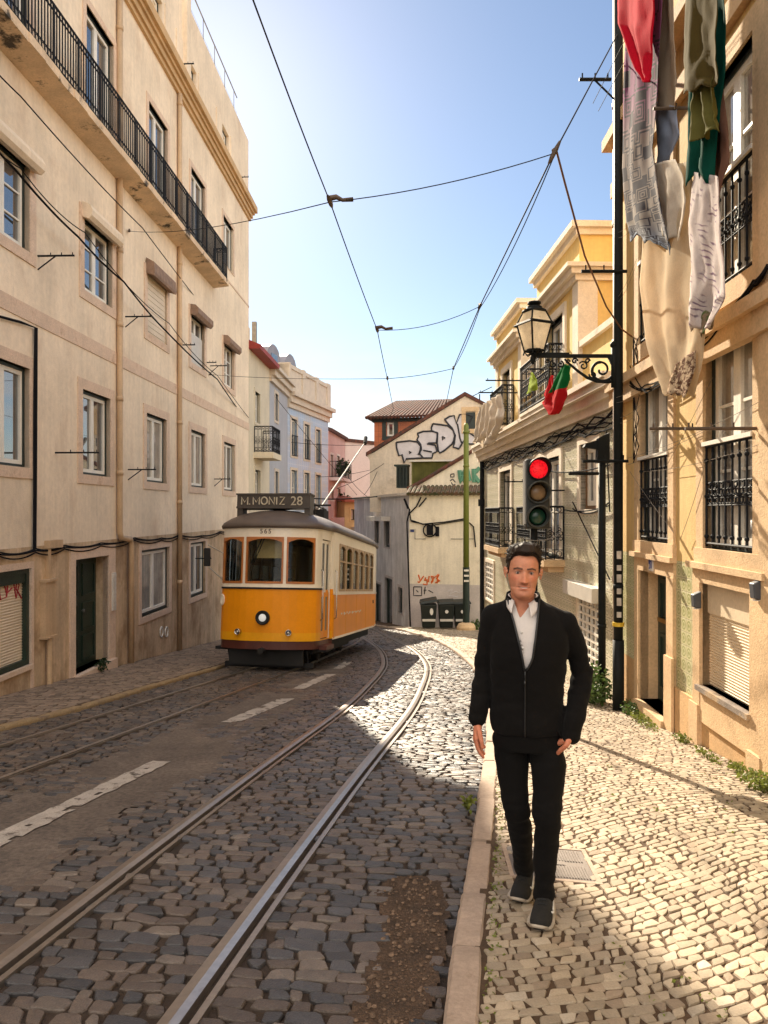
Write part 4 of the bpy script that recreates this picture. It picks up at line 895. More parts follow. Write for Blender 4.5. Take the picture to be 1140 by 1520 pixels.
# ================================================================ R2: the terraced yellow house with tiled lower floors
F = R2F; E0, E2 = 10.33, 22.0
R2 = thing('tiled_house', 'house with pale tiled lower floors and two yellow roof blocks behind the black pole', 'house', F.P(15, pz(15), -.5))
LZ = 3.32
M['yellow2'] = pmat('warm yellow render', (0.80, 0.58, 0.22), .85, .08, 1, .05, .2, 60, streak=.1)
M['pale_st'] = pmat('whitewashed stone', (0.80, 0.71, 0.58), .85, .1, 2.5, .08, .25, 70, stain=(.38, .29, .2), stain_t=(.62, .8))
d1 = (F.q(832), F.q(796), F.hit(832, 830)[1], F.hit(832, 676)[1]); d2 = (F.q(759), F.q(743), d1[2], d1[3]); wn3 = (F.q(888), F.q(862), F.hit(875, 756)[1], F.hit(875, 657)[1])
gr = (F.q(891), F.q(860), F.hit(875, 985)[1], F.hit(875, 890)[1]); gr2 = (F.q(733), F.q(721), F.hit(727, 890)[1], F.hit(727, 835)[1]); gd = (F.q(790), F.q(770), -3.2, gr2[3])
mb = MB(); wall_open(mb, F.P, E0, E2, -4.5, LZ, [d1, d2, wn3, gr, gr2, gd], .2)
mb.fbox(F, E0, E2-.01, -4.5, LZ, -8, -.35); mb.fbox(F, E0, E0+.05, -4.5, LZ, -.35, -.001); mb.fbox(F, E2-.05, E2, -4.5, LZ, -.35, -.001)
mb.build('wall', M['tile_p'], R2)
for w in (d1, d2): window(R2, F, *w, dep=.15, outer=.05, sash=.07, bars=(.45,), sur=(.15, .03, .05), trim=M['pale_st'], mats=(M['dark_frame'], M['white_frame']))
window(R2, F, *wn3, dep=.14, outer=.06, sash=.08, sur=(.12, .03, .08), trim=M['pale_st'], mats=(pmat('brown joinery', (.16, .08, .03), .6, .3, 5), M['white_frame']))
window(R2, F, *gd, dep=.18, leaves=1, mats=(M['dark_frame'], M['green_door']), sur=(.13, .03, .05), trim=M['pale_st'], name='door')
for g, nx_, nz_ in ((gr, 5, 8), (gr2, 4, 7)):
    o = window(R2, F, *g, dep=.12, leaves=1, sur=(.1, .03, .06), trim=M['pale_st']); mb = MB(); a, b, c, d = g
    for i in range(nx_+1): mb.fbox(F, a+(b-a)*i/nx_-.018, a+(b-a)*i/nx_+.018, c, d, -.02, .012)
    for i in range(nz_+1): mb.fbox(F, a, b, c+(d-c)*i/nz_-.018, c+(d-c)*i/nz_+.018, -.017, .015)
    mb.build('grille', M['white_frame'], o)
mb = MB(); mb.fbox(F, gr[0]-.15, gr[1]+.35, gr[3]+.02, gr[3]+.24, 0, .18); mb.build('shutter_box', M['white_plastic'], R2)
for w, kk in ((d1, 1), (d2, 2)):
    a, b, c = w[0]-.3, w[1]+.3, w[2]
    mb = MB(); mb.fbox(F, a, b, c-.12, c, 0, .38); mb.fbox(F, a+.08, b-.08, c-.22, c-.12, 0, .28); bo = mb.build('balcony', M['ostone'], R2)
    railing(F, bo, a+.03, b-.03, c+.01, c+.95, .34, M['iron'], .13, nin=.02, scroll=True, band=(.32, .58))
mb = MB(); ml = E2+.3
for (z0, z1, n) in ((-.28, -.14, .08), (-.14, .0, .15), (.0, .12, .24), (.12, .2, .28)): mb.fbox(F, E0, ml, LZ+z0, LZ+z1, -.4, n)
mb.build('ledge', M['pale_st'], R2)
mb = MB()
for k in range(7):
    pts = [F.P(q, LZ-.4-.12*RNG.random()-.1*math.sin(q*1.3+k), .03+.03*RNG.random()) for q in np.linspace(E0+.1, E2-.2, 26)]; mb.tube(pts, .008+.006*RNG.random(), 5)
for (a, b, s_) in (((905, 750), (838, 757), .05), ((905, 745), (850, 755), .12), ((900, 640), (905, 760), .02), ((850, 745), (905, 860), .0), ((818, 700), (905, 690), .05)): mb.tube(sag(fpn(F, *a, .05), fpn(F, *b, .05), s_), .011, 5)
mb.build('wall_cable', M['cable'], R2)
def block(pl, pr, label, win, balc):
    a, b = sorted((F.q(pl), F.q(pr))); zt_ = F.hit(pr, 334)[1] if pr > 800 else F.hit(pr, 447)[1]; zc = zt_-.78
    mb = MB(); wall_open(mb, F.P, a, b, LZ+.2, zt_, [win], .2); mb.fbox(F, a, b-.01, LZ+.2, zt_-.02, -5, -.25); mb.fbox(F, a, a+.04, LZ+.2, zt_-.02, -.25, -.001); mb.fbox(F, b-.04, b, LZ+.2, zt_-.02, -.25, -.001)
    o = mb.build('roof_block', M['yellow2'], R2)
    mb = MB()
    for (z0, z1, n) in ((zc-.14, zc-.04, .08), (zc-.04, zc+.06, .16), (zc+.06, zc+.13, .24), (zt_-.16, zt_-.05, .07), (zt_-.05, zt_+.05, .15)): mb.fbox(F, a-n*.6, b+n*.6, z0, z1, -5-n*.5, n)
    for (u0, u1) in ((a-.02, a+.3), (b-.3, b+.02)): mb.fbox(F, u0, u1, LZ+.2, zc-.14, -.3, .03)
    mb.build('cornice', M['pale_st'], o)
    window(R2, F, *win, dep=.14, outer=.06, sash=.07, bars=(.6,), sur=(.14, .04, .02), trim=M['pale_st'])
    ra, rb = balc; bo = MB(); bo.fbox(F, ra, rb, LZ+.2, LZ+.26, 0, .3); bo = bo.build('balcony', M['pale_st'], R2)
    railing(F, bo, ra, rb, LZ+.27, LZ+1.22, .28, M['iron'], .12, nin=.02, band=(.3, .62))
    return a, b
bA = block(797, 860, '', (F.q(838), F.q(813), LZ+.25, F.hit(838, 462)[1]), (F.q(838), F.q(792)))
bB = block(737, 775, '', (F.q(759), F.q(747), LZ+.25, F.hit(759, 545)[1]), (F.q(763), F.q(744)))
for (a, b, h) in ((bA[1]+.0, bB[0]-.0, .75), (E0+.02, bA[0]-.0, .95)):
    mb = MB(); mb.fbox(F, a, b, LZ+.2, LZ+h, -.35, -.05); mb.build('parapet', M['yellow2'], R2)
    mb = MB(); mb.fbox(F, a, b, LZ+h, LZ+h+.1, -.42, .02); mb.build('coping', M['pale_st'], R2)
for (px, py, n) in ((768, 583, .9), (782, 565, .9), (826, 548, .5), (838, 728, .7), (790, 715, .6)):
    q, z = F.hit(px, py); line_bracket(R2, F, q, z, n, strut=False)
mb = MB(); mb.fbox(F, bA[0]+.3, bA[0]+.5, LZ+2.9, LZ+3.3, -5.8, -5.2); mb.fbox(F, E0+.2, E0+1.2, LZ+.9, LZ+3.1, -2.2, -1.4); mb.build('chimney', pmat('orange red render', (.42, .09, .04), .85, .15, 3), R2)
mb = MB(); q, z = F.hit(713, 640); mb.tube([F.P(21.6, -4, .06), F.P(21.6, LZ-.3, .06)], .06, 8); mb.tube([F.P(21.6, LZ-1.6, .06), F.P(21.6, LZ-1.4, .06)], .11, 8); mb.build('drain_pipe', M['iron'], R2)
# ================================================================ B1: the corner house closing the street
FB = VPlane((1.05, 31.0), (4.6, 30.3)); FG = VPlane((-1.7, 42.5), (1.05, 31.0))
B1 = thing('corner_house', 'low corner house with cream front and grey side wall where the street bends', 'house', FB.P(1.5, pz(31), -1))
M['cream3'] = pmat('dirty cream render', (0.76, 0.68, 0.54), .9, .1, 1.2, .06, .2, 60, streak=.12, stain=(.34, .25, .15), stain_t=(.6, .8))
M['grey_low'] = pmat('grey render dado', (0.52, 0.46, 0.43), .9, .15, 1.5, .08, .2, 60)
M['grey3'] = pmat('weathered grey render', (0.64, 0.60, 0.58), .9, .18, 1.2, .08, .25, 60, streak=.25, stain=(.85, .83, .8), stain_t=(.58, .66), stain_z=.25, stain_scale=1.6)
BZ = FB.hit(640, 735)[1]; DZ = FB.hit(640, 867)[1]
mb = MB(); mb.fbox(FB, 0, FB.L+1, DZ, BZ, -5, 0); mb.cur = 1; mb.fbox(FB, -.0, FB.L+1, -5.5, DZ, -5, .012); mb.build('wall', [M['cream3'], M['grey_low']], B1)
gw = [rect(FG, 557, 563, (560, 770), (560, 806)), rect(FG, 571, 579, (575, 770), (575, 812)), rect(FG, 556, 566, (561, 866), (561, 930)), rect(FG, 572, 583, (577, 858), (577, 940)), rect(FG, 591.5, 598, (595, 872), (595, 910))]
gz_b = FG.hit(597, 740)[1]
mb = MB(); wall_open(mb, FG.P, 0, FG.L, -6.5, BZ, gw, .2); mb.fbox(FG, 0, FG.L-.05, -6.5, BZ-.02, -3, -.3); mb.build('side_wall', M['grey3'], B1)
for i, w in enumerate(gw): window(B1, FG, *w, dep=.15, leaves=1, outer=.06, sash=.08, sur=(.12, .03, .06), trim=M['grey_low'], mats=(M['dark_frame'], M['grey_metal']) if i < 2 else (M['dark_frame'], M['green_door']), name='window' if i in (0, 1, 4) else 'door')
for w in gw[:2]:
    mb = MB(); mb.fbox(FG, w[0]-.1, w[1]+.1, w[3]-.1, w[3]+.1, 0, .45); mb.build('awning', M['white_plastic'], B1)
mb = MB(); mb.fbox(FG, 0, FG.L, BZ, BZ+.12, -3, .15); mb.build('eave', M['white_stone'], B1)
mb = MB()
for k in range(24):
    q0 = FB.L*1.2*k/24; mb.tube([FB.P(q0, BZ+.05, .22), FB.P(q0, BZ+.38, -.7)], .085, 7)
mb.fbox(FB, 0, FB.L+1, BZ, BZ+.07, -.7, .16)
mb.build('tile_edge', pmat('mossy clay tiles', (.13, .07, .04), .9, .3, 4, .3, .4, 40, stain=(.05, .06, .02), stain_t=(.45, .6), stain_scale=5), B1)
def poly_wall(name, Fp, pts, depth, mat, par):
    mb = MB(); mb.prism([Fp.P(*Fp.hit(px, py), 0) for px, py in pts], Vector(Fp.P(0, 0, -depth))-Vector(Fp.P(0, 0, 0))); return mb.build(name, mat, par)
FB2 = VPlane((.5, 32.6), (5.5, 31.6)); FB3 = VPlane((-1.0, 36.2), (6, 34.8)); FB4 = VPlane((-.9, 41), (6, 39.5))
poly_wall('roof_wall', FB2, [(603, 740), (603, 727), (622, 718), (700, 672), (716, 662), (716, 740)], .6, M['cream3'], B1)
mb = MB()
for (p0, p1) in (((605, 726), (622, 717)), ((622, 717), (716, 661))):
    a, b = Vector(FB2.P(*FB2.hit(*p0), .05)), Vector(FB2.P(*FB2.hit(*p1), .05)); mb.tube([a, b], .09, 6)
mb.build('coping', M['roof_tile'], B1)
M['olive'] = pmat('mossy corrugated sheet', (.24, .23, .07), .8, .25, 3, .15, streak=.3)
mb = MB(); a, b = FB2.q(612, -.6), FB2.q(694, -.6); k = 48; zt0 = FB2.hit(650, 685, -.6)[1]; zb0 = FB2.hit(650, 725, -.6)[1]-.3
for i in range(k):
    q0, q1 = a+(b-a)*i/k, a+(b-a)*(i+1)/k; mb.add([FB2.P(q0, zb0, -.7), FB2.P((q0+q1)/2, zb0, -.63), FB2.P(q1, zb0, -.7), FB2.P(q1, zt0, -.7), FB2.P((q0+q1)/2, zt0, -.63), FB2.P(q0, zt0, -.7)], [(0, 1, 4, 5), (1, 2, 3, 4)])
mb.fbox(FB2, a-.05, b, zb0, zt0-.01, -1.9, -.72); o = mb.build('lean_to', M['olive'], B1)
mb = MB(); mb.fbox(FB2, a-.15, b+.3, zt0, zt0+.07, -2.1, -.5); mb.build('roof', M['white_plastic'], o)
mb = MB(); a, b = FB2.q(588, -.6), FB2.q(604, -.6); z0, z1 = FB2.hit(596, 724, -.6)[1], FB2.hit(596, 692, -.6)[1]
frame(mb, FB2, a, b, z0, z1, .06, -.75, -.65); [mb.fbox(FB2, a+(b-a)*t-.025, a+(b-a)*t+.025, z0, z1, -.74, -.66) for t in (.33, .66)]; mb.fbox(FB2, a-.1, b+.05, z1, z1+.08, -1.2, -.6); mb.fbox(FB2, a, b, z0, z1, -1.3, -.8)
mb.build('window', M['dark_frame'], o)
mb = MB()     # cables over the corner house
def fb(px, py, n=.05, F_=None): F_ = F_ or FB; q, z = F_.hit(px, py, n); return F_.P(q, z, n)
for (pts, r_) in (([(601, 742), (608, 757), (604, 775), (609, 931)], .035), ([(625, 738), (618, 752), (608, 762), (610, 772), (628, 778), (660, 775), (690, 770), (703, 782), (706, 812)], .03), ([(600, 740), (606, 755)], .05), ([(633, 739), (622, 752)], .03), ([(610, 774), (640, 780), (690, 772)], .02), ([(632, 800), (616, 800), (616, 785)], .012), ([(669, 800), (705, 800)], .012)):
    mb.tube([fb(*p) for p in pts], r_, 6)
c = Vector(fb(638, 787, .06)); mb.tube([c+Vector((.27*math.cos(w), 0, .27*math.sin(w))) for w in np.linspace(0, 6.283, 20)], .03, 6, cap=False); mb.fbox(FB, FB.q(634), FB.q(643), c.z-.2, c.z+.2, 0, .12); mb.fbox(FB, FB.q(647), FB.q(652), c.z-.25, c.z+.15, 0, .14)
mb.build('wall_cable', M['cable'], B1)
def spray(name, Fp, n, strokes, r, mat, par, sub=0):
    mb = MB()
    for st in strokes:
        P3 = [Vector(fb(px, py, n, Fp)) for px, py in st]
        if len(P3) > 2:
            Q = []
            for i in range(len(P3)-1):
                for t in (0, .33, .66): Q.append(P3[i].lerp(P3[i+1], t))
            P3 = Q+[P3[-1]]
        mb.tube(P3, r, 5)
    return mb.build(name, mat, par)
og = pmat('orange spray paint', (.60, .13, .02), .6); gg = pmat('green spray paint', (.10, .26, .17), .6); kk = pmat('black spray paint', (.015, .015, .02), .6); ww = pmat('white spray paint', (.6, .57, .58), .6)
spray('graffiti', FB, .004, [[(621, 853), (624, 862), (629, 855)], [(629, 855), (622, 865), (620, 863)], [(632, 857), (630, 862), (634, 860), (634, 868), (628, 867)], [(637, 855), (636, 864)], [(640, 864), (645, 857), (640, 855), (643, 862), (640, 866)], [(646, 856), (652, 853), (648, 859), (653, 862), (646, 865)], [(650, 852), (649, 866)]], .03, og, B1)
spray('graffiti', FB, .016, [[(614, 871), (626, 871), (626, 884), (614, 884), (614, 871)], [(618, 876), (621, 879)], [(631, 871), (630, 882)], [(629, 876), (633, 876)], [(636, 876), (643, 880)]], .02, kk, B1)
spray('graffiti', FB, .016, [[(664, 878), (672, 874), (668, 882), (676, 878), (682, 880), (688, 876)], [(666, 884), (680, 886)]], .012, ww, B1)
mb = MB(); q, z = FB.hit(611.5, 788); mb.fbox(FB, q-.07, q+.09, z-.05, z+.06, 0, .02); mb.build('street_plate', pmat('blue plate', (.03, .05, .16), .4), B1)
spray('graffiti', FB2, .004, [[(682, 698), (684, 716), (688, 700), (691, 716)], [(693, 696), (697, 714)], [(712, 694), (703, 704), (712, 716)], [(703, 696), (704, 716)], [(683, 707), (690, 706)]], .10, gg, B1)
spray('graffiti', FB2, .004, [[(669, 704), (674, 703), (674, 708), (669, 708), (669, 704)], [(668, 714), (672, 711), (676, 716)], [(670, 716), (672, 720), (676, 719)]], .022, kk, B1)
# gable house behind with the big silver graffiti
B2 = thing('gable_house', 'beige gable house with large silver BEDK graffiti rising behind the corner house', 'house', FB3.P(3, 0, -1))
M['beige'] = pmat('patchy beige render', (0.68, 0.57, 0.44), .9, .14, .8, .08, .25, 50, streak=.1, stain=(.35, .26, .16), stain_t=(.58, .8))
gpts = [(549, 760), (549, 684), (545, 676), (556, 671), (690, 588), (722, 604), (722, 760)]
poly_wall('wall', FB3, gpts, 4, M['beige'], B2)
mb = MB()
for (p0, p1) in (((543, 677), (690, 587)), ((690, 587), (726, 606))):
    a, b = Vector(fb(*p0, .08, FB3)), Vector(fb(*p1, .08, FB3)); off = Vector(FB3.P(0, 0, -4.3))-Vector(FB3.P(0, 0, 0)); up = Vector((0, 0, .18)); mb.box8([a, b, b+off, a+off, a+up, b+up, b+off+up, a+off+up])
mb.build('roof', M['roof_tile'], B2)
mb = MB(); a, b = FB3.q(690), FB3.q(712); z0, z1 = FB3.hit(700, 640)[1], FB3.hit(700, 612)[1]; mb.fbox(FB3, a, b, z0, z1, -.1, .02); o = mb.build('window', M['dark_frame'], B2); mb = MB(); frame(mb, FB3, a-.15, b, z0-.1, z1+.25, .2, 0, .06); mb.build('window_surround', M['ostone'], o)
silver = pmat('silver spray paint', (.58, .54, .55), .5, .12, 2, .06)
def letter(outline, holes=()):
    mb = MB(); P3 = [fb(px, py, .006, FB3) for px, py in outline]; mb.prism(P3, Vector(FB3.P(0, 0, .012))-Vector(FB3.P(0, 0, .006)))
    o = mb.build('graffiti', silver, B2); mb = MB(); mb.tube([fb(px, py, .02, FB3) for px, py in outline+outline[:1]], .045, 6, cap=False)
    for h in holes: mb.tube([fb(px, py, .02, FB3) for px, py in h], .04, 6)
    mb.build('outline', kk, o)
def gp(x, y): return 540+x*.15789, 580+y*.15789      # measured on an enlarged crop
letter([gp(*p) for p in ((305, 485), (430, 470), (500, 480), (535, 520), (530, 560), (520, 590), (550, 632), (400, 640), (380, 680), (360, 600), (330, 610), (310, 540))], [[gp(425, 572), gp(445, 578), gp(428, 590)], [gp(510, 600), gp(545, 550)]])
letter([gp(*p) for p in ((505, 400), (560, 382), (640, 380), (692, 395), (690, 440), (680, 490), (610, 492), (605, 500), (670, 510), (690, 570), (650, 590), (640, 632), (560, 632), (525, 590), (540, 540), (535, 505), (500, 460), (515, 430))], [[gp(610, 492), gp(595, 500), gp(640, 500)], [gp(560, 560), gp(640, 575)]])
letter([gp(*p) for p in ((650, 310), (720, 318), (790, 330), (840, 370), (855, 420), (845, 470), (830, 500), (760, 560), (715, 585), (700, 560), (690, 490), (695, 400), (640, 375), (635, 350))], [[gp(740, 430), gp(762, 442), gp(740, 462), gp(740, 430)]])
letter([gp(*p) for p in ((760, 270), (810, 240), (850, 235), (870, 310), (900, 225), (960, 220), (1020, 240), (985, 310), (1000, 400), (1060, 440), (1060, 500), (990, 500), (940, 470), (910, 520), (895, 545), (840, 530), (850, 500), (860, 420), (830, 350), (800, 320))], [[gp(880, 310), gp(905, 450)], [gp(905, 450), gp(920, 490)]])
# red tiled house
B3 = thing('tile_hung_house', 'house hung with orange red tiles under a clay tiled roof behind the graffiti gable', 'house', FB4.P(3, 0, -1))
M['tile_r'] = tile_mat('orange red wall tiles', (.55, .16, .06), (.52, .145, .055), (.20, .055, .03), .30, dirt=(.25, .08, .04), axis='X')
a, b = FB4.q(555.5), FB4.q(690); zr = FB4.hit(580, 622)[1]
wq = rect(FB4, 574, 585.5, (580, 626), (580, 648)); mb = MB(); wall_open(mb, FB4.P, a, b, -4, zr, [wq], .15); mb.fbox(FB4, a, b, -4, zr-.02, -6, -.2); mb.fbox(FB4, a, a+.03, -4, zr, -.2, -.001); mb.build('wall', M['tile_r'], B3)
o = window(B3, FB4, *wq, dep=.12, leaves=1, outer=.0, sash=.12); sm = MB(); frame(sm, FB4, wq[0]-.25, wq[1]+.2, wq[2]-.2, wq[3]+.25, .22, -.05, .05); sm.build('window_surround', M['dark_frame'], o)
mb = MB(); mb.fbox(FB4, a-.1, b, zr-.16, zr+.04, -6, .08); mb.build('eave', M['dark_frame'], B3)
mb = MB(); n = 30; e0, e1 = a-.45, b+.6; r0, r1 = a+.7, b; zrt = FB4.hit(640, 598)[1]
def roofp(t, v): return Vector(FB4.P(e0+(e1-e0)*t, zr+.05, .42)).lerp(Vector(FB4.P(r0+(r1-r0)*t, zrt+.5, -2.6)), v)
for i in range(n): mb.tube([roofp((i+.5)/n, 0), roofp((i+.5)/n, 1)], .10, 6)
mb.add([roofp(0, 0), roofp(1, 0), roofp(1, 1), roofp(0, 1), FB4.P(e0, zr+.05, -6), FB4.P(r0, zrt+.5, -3)], [(0, 1, 2, 3), (0, 3, 5, 4)]); mb.build('roof', M['roof_tile'], B3)
# ================================================================ TRAM
def text_mesh(txt, size, mat4, name, mat, parent, ext=.004, space=1.0):
    cu = bpy.data.curves.new('lettering', 'FONT'); cu.body = txt; cu.size = size; cu.extrude = ext; cu.align_x = 'CENTER'; cu.align_y = 'CENTER'; cu.space_character = space; cu.offset = size*.002
    o = bpy.data.objects.new('lettering', cu); COL.objects.link(o); dg = bpy.context.evaluated_depsgraph_get()
    me = bpy.data.meshes.new_from_object(o.evaluated_get(dg)); bpy.data.objects.remove(o); bpy.data.curves.remove(cu)
    inv = WM[parent].inverted() if parent is not None else Matrix.Identity(4)
    me.transform(inv @ mat4); me.materials.clear(); me.materials.append(mat); me.name = name
    o = bpy.data.objects.new(name, me); COL.objects.link(o); o.parent = parent; WM[o] = WM[parent]; ALLC.setdefault(parent, []).append(o)
    return o
def frame_m(origin, xdir, zdir):      # text plane: x along xdir, up along zdir
    x = Vector(xdir).normalized(); u = Vector(zdir); u = (u-x*u.dot(x)).normalized(); n = x.cross(u)
    m = Matrix((x, u, n)).transposed().to_4x4(); m.translation = Vector(origin); return m
TH, TPITCH = R(-8.2), -math.atan(SLOPE)
TC = Vector((-2.36, 14.25, rz(14.25)))
tram = thing('tram', 'yellow and cream vintage tram with brown roof and a route board reading M.MONIZ 28', 'tram', TC, (TPITCH, 0, TH))
TM = WM[tram]
def tw(x, y, z): return tuple(TM @ Vector((x, y, z)))
half = [(0, 0), (.18, .005), (.36, .02), (.5, .055), (.64, .11), (.78, .18), (.90, .26), (.97, .34), (1.0, .43), (1.02, .52), (1.045, .95), (1.06, 1.2), (1.10, 1.22), (1.13, 1.27), (1.13, 4.0), (1.13, 6.75), (1.09, 6.85), (1.03, 7.6), (.96, 7.8), (.5, 8.0), (0, 8.05)]
hp_ = np.array(half); cs = np.concatenate([[0], np.cumsum(np.linalg.norm(np.diff(hp_, axis=0), axis=1))]); TL_ = cs[-1]
def outline(s, n=0.0):
    sg = 1 if s >= 0 else -1; a = abs(s)
    def at(t): return np.array([np.interp(t, cs, hp_[:, 0]), np.interp(t, cs, hp_[:, 1])])
    p = at(a); t = at(min(a+.04, TL_))-at(max(a-.04, 0)); t /= np.linalg.norm(t); nn = np.array([t[1], -t[0]])
    p = p+nn*n
    return sg*p[0], p[1]
def TP(s, z, n=0.0): x, y = outline(s, n); return tw(x, y, z)
def s_of(x=None, y=None):
    if y is not None: return float(np.interp(y, hp_[:, 1], cs))
    return float(np.interp(x, hp_[:11, 0], cs[:11]))
M['t_orange'] = pmat('tram orange yellow paint', (.88, .31, .006), .38, .06, 2, .03, spec=.25)
M['t_orange2'] = pmat('tram bumper yellow', (.88, .38, .008), .35, .06, 2, .03, spec=.3)
M['t_cream'] = pmat('tram cream paint', (.86, .78, .63), .35, .05, 2, .03, coat=.3)
M['t_roof'] = pmat('tram roof brown', (.105, .078, .062), .5, .15, 3, .08, .1, 60)
M['t_wood'] = pmat('varnished window wood', (.44, .15, .035), .4, .2, 6, .15)
M['t_sash'] = pmat('tan window sash', (.40, .26, .13), .45, .15, 6, .1)
M['t_dark'] = pmat('black underframe', (.012, .011, .01), .8, .3, 4)
M['t_red'] = pmat('maroon skirt', (.09, .022, .014), .5, .2, 4)
M['t_glass'] = clear_glass('tram glass', (.92, .95, .94), -.03)
BF, BS, EV = 1.62, 1.50, 2.84       # belt heights front and side, eaves
sd0, sd1 = s_of(y=.55), s_of(y=1.15); sbody = s_of(y=1.24)
fw = [(-s_of(x=.97)+.02, -s_of(x=.45)), (-s_of(x=.39), s_of(x=.37)), (s_of(x=.425), s_of(x=.95)-.03)]
swy = [(1.72+.79*i, 1.72+.79*i+.70) for i in range(6)]; sw = [(s_of(y=a), s_of(y=b)) for a, b in swy]
sbr = sorted(set([c for c in cs]+[-c for c in cs]))
sbr = [s for s in sbr if abs(s) <= TL_]
front_br = [s for s in sbr if abs(s) <= sbody]; 
ops = [(a, b, BF+.09, 2.62) for a, b in fw]+[(sd0, sd1, .62, 2.62), (-sd1, -sd0, .62, 2.62)]
mb = MB()
wall_open(mb, TP, -sbody, sbody, .60, EV, ops, .05, sv_=front_br, zv=(BF, .76))
ops2 = [(a, b, 1.57, 2.60) for a, b in sw]
back_br = [s for s in sbr if s >= sbody-1e-6]
wall_open(mb, TP, sbody, TL_-.001, .60, EV, ops2, .05, sv_=back_br, zv=(BS,))
wall_open(mb, TP, -TL_+.001, -sbody, .60, EV, [(-b, -a, c, d) for a, b, c, d in ops2], .05, sv_=[-s for s in back_br], zv=(BS,))
inv = TM.inverted()
for i, f in enumerate(mb.f):
    L = [inv @ Vector(mb.v[k]) for k in f]; zm = max(p.z for p in L); ym = sum(p.y for p in L)/len(L)
    mb.mi[i] = 0 if zm > (BF if ym < 1.23 else BS)+.01 else (1 if zm > .77 or ym > 1.3 else 2)
body = mb.build('body', [M['t_cream'], M['t_orange'], M['t_orange2']], tram, smooth=False)
def strip(mb, s0, s1, z0, z1, n0, n1, step=.06):
    k = max(1, int(abs(s1-s0)/step))
    for i in range(k): mb.box(s0+(s1-s0)*i/k, s0+(s1-s0)*(i+1)/k, z0, z1, n0, n1, lambda a, b, c: TP(a, b, c))
mb = MB(); strip(mb, -sbody, sd0, BF-.02, BF+.015, .0, .018); mb.cur = 1; strip(mb, -sbody, sd0, BF+.015, BF+.05, 0, .02); mb.build('belt_rail', [M['t_dark'], M['t_cream']], tram)
for z_, n_ in ((BS, .03), (.58, .015)): mb = MB(); strip(mb, sbody, TL_-.3, z_, z_+.045, .0, n_, .5); mb.build('side_moulding', M['t_cream'], tram)
def twin(s0, s1, z0, z1, wfr, mat, parent, arch=.07, mid=None, pane=True):
    mb = MB(); k = 8
    strip(mb, s0, s0+wfr, z0, z1, -.045, .012, .05); strip(mb, s1-wfr, s1, z0, z1, -.045, .012, .05); strip(mb, s0+wfr, s1-wfr, z0, z0+wfr*1.2, -.045, .014)
    for i in range(k):       # arched head
        u0, u1 = i/k, (i+1)/k; h0 = arch*(2*u0-1)**2; h1 = arch*(2*u1-1)**2; a, b = s0+wfr+(s1-s0-2*wfr)*u0, s0+wfr+(s1-s0-2*wfr)*u1
        mb.box8([TP(a, z1-wfr-h0, -.045), TP(b, z1-wfr-h1, -.045), TP(b, z1-wfr-h1, .012), TP(a, z1-wfr-h0, .012), TP(a, z1, -.045), TP(b, z1, -.045), TP(b, z1, .012), TP(a, z1, .012)])
    if mid: strip(mb, s0+wfr, s1-wfr, mid-.018, mid+.018, -.04, .008)
    o = mb.build('window', mat, tram)
    g = MB(); strip(g, s0+wfr*.5, s1-wfr*.5, z0+.02, z1-.03, -.028, -.022, .08); g.build('pane', M['t_glass'], o)
    return o
for a, b in fw: twin(a, b, BF+.09, 2.62, .035, M['t_wood'], tram)
for sg in (1, -1):
    for a, b in sw:
        a2, b2 = (a, b) if sg > 0 else (-b, -a); o = twin(a2, b2, 1.57, 2.6, .045, M['t_sash'], tram, mid=2.22)
        bl = MB(); strip(bl, a2+.05, b2-.05, 1.62 if sg > 0 else 2.15, 2.57, -.040, -.034, .3); bl.build('blind', pmat('tan roller blind', (.62, .49, .33), .8, .1, 4), o)
# doors
for sg in (1, -1):
    mb = MB(); m = (sd0+sd1)/2
    for (a, b) in ((sd0+.01, m-.006), (m+.006, sd1-.01)):
        a, b = (a, b) if sg > 0 else (-b, -a); w = .05
        mb.cur = 1; strip(mb, a, a+w, 1.55, 2.6, -.05, -.02, .5); strip(mb, b-w, b, 1.55, 2.6, -.05, -.02, .5); strip(mb, a+w, b-w, 2.54, 2.6, -.05, -.02, .5)
        mb.cur = 0; strip(mb, a, a+w, .64, 1.55, -.05, -.02, .5); strip(mb, b-w, b, .64, 1.55, -.05, -.02, .5); strip(mb, a+w, b-w, .64, .78, -.05, -.02, .5); strip(mb, a+w, b-w, 1.46, 1.6, -.05, -.02, .5)
    d = mb.build('door', [M['t_orange'], M['t_cream']], tram)
    g = MB(); a, b = (sd0, sd1) if sg > 0 else (-sd1, -sd0); strip(g, a+.02, b-.02, 1.58, 2.58, -.04, -.035, .5); g.build('pane', M['t_glass'], d)
    g = MB(); strip(g, a+.06, b-.06, .76, 1.48, -.042, -.036, .5); g.build('lower_panel', pmat('grey door panel', (.30, .24, .16), .5, .2, 6), d)
# roof
ring = [outline(s, 0) for s in np.concatenate([np.linspace(-TL_+.01, TL_-.01, 140)])]
prof = [(.0, 2.82, -.03), (.0, 2.82, .05), (.0, 2.87, .065), (.02, 2.93, .05), (.10, 3.03, 0), (.28, 3.14, 0), (.5, 3.21, 0), (.75, 3.25, 0), (.97, 3.265, 0)]
mb = MB(); vs = []; n = len(ring); sg_ = np.linspace(-TL_+.01, TL_-.01, 140)
for (k, z, o_) in prof:
    for s in sg_:
        x, y = outline(s, o_); vs.append(tw(x*(1-k), 4.0+(y-4.0)*(1-k*.30), z-(.02*(1-k)*max(0, (1.2-y))/1.2 if y < 1.2 else 0)))
mb.add(vs, [(j*n+i, j*n+(i+1) % n, (j+1)*n+(i+1) % n, (j+1)*n+i) for j in range(len(prof)-1) for i in range(n)]+[tuple((len(prof)-1)*n+i for i in range(n))])
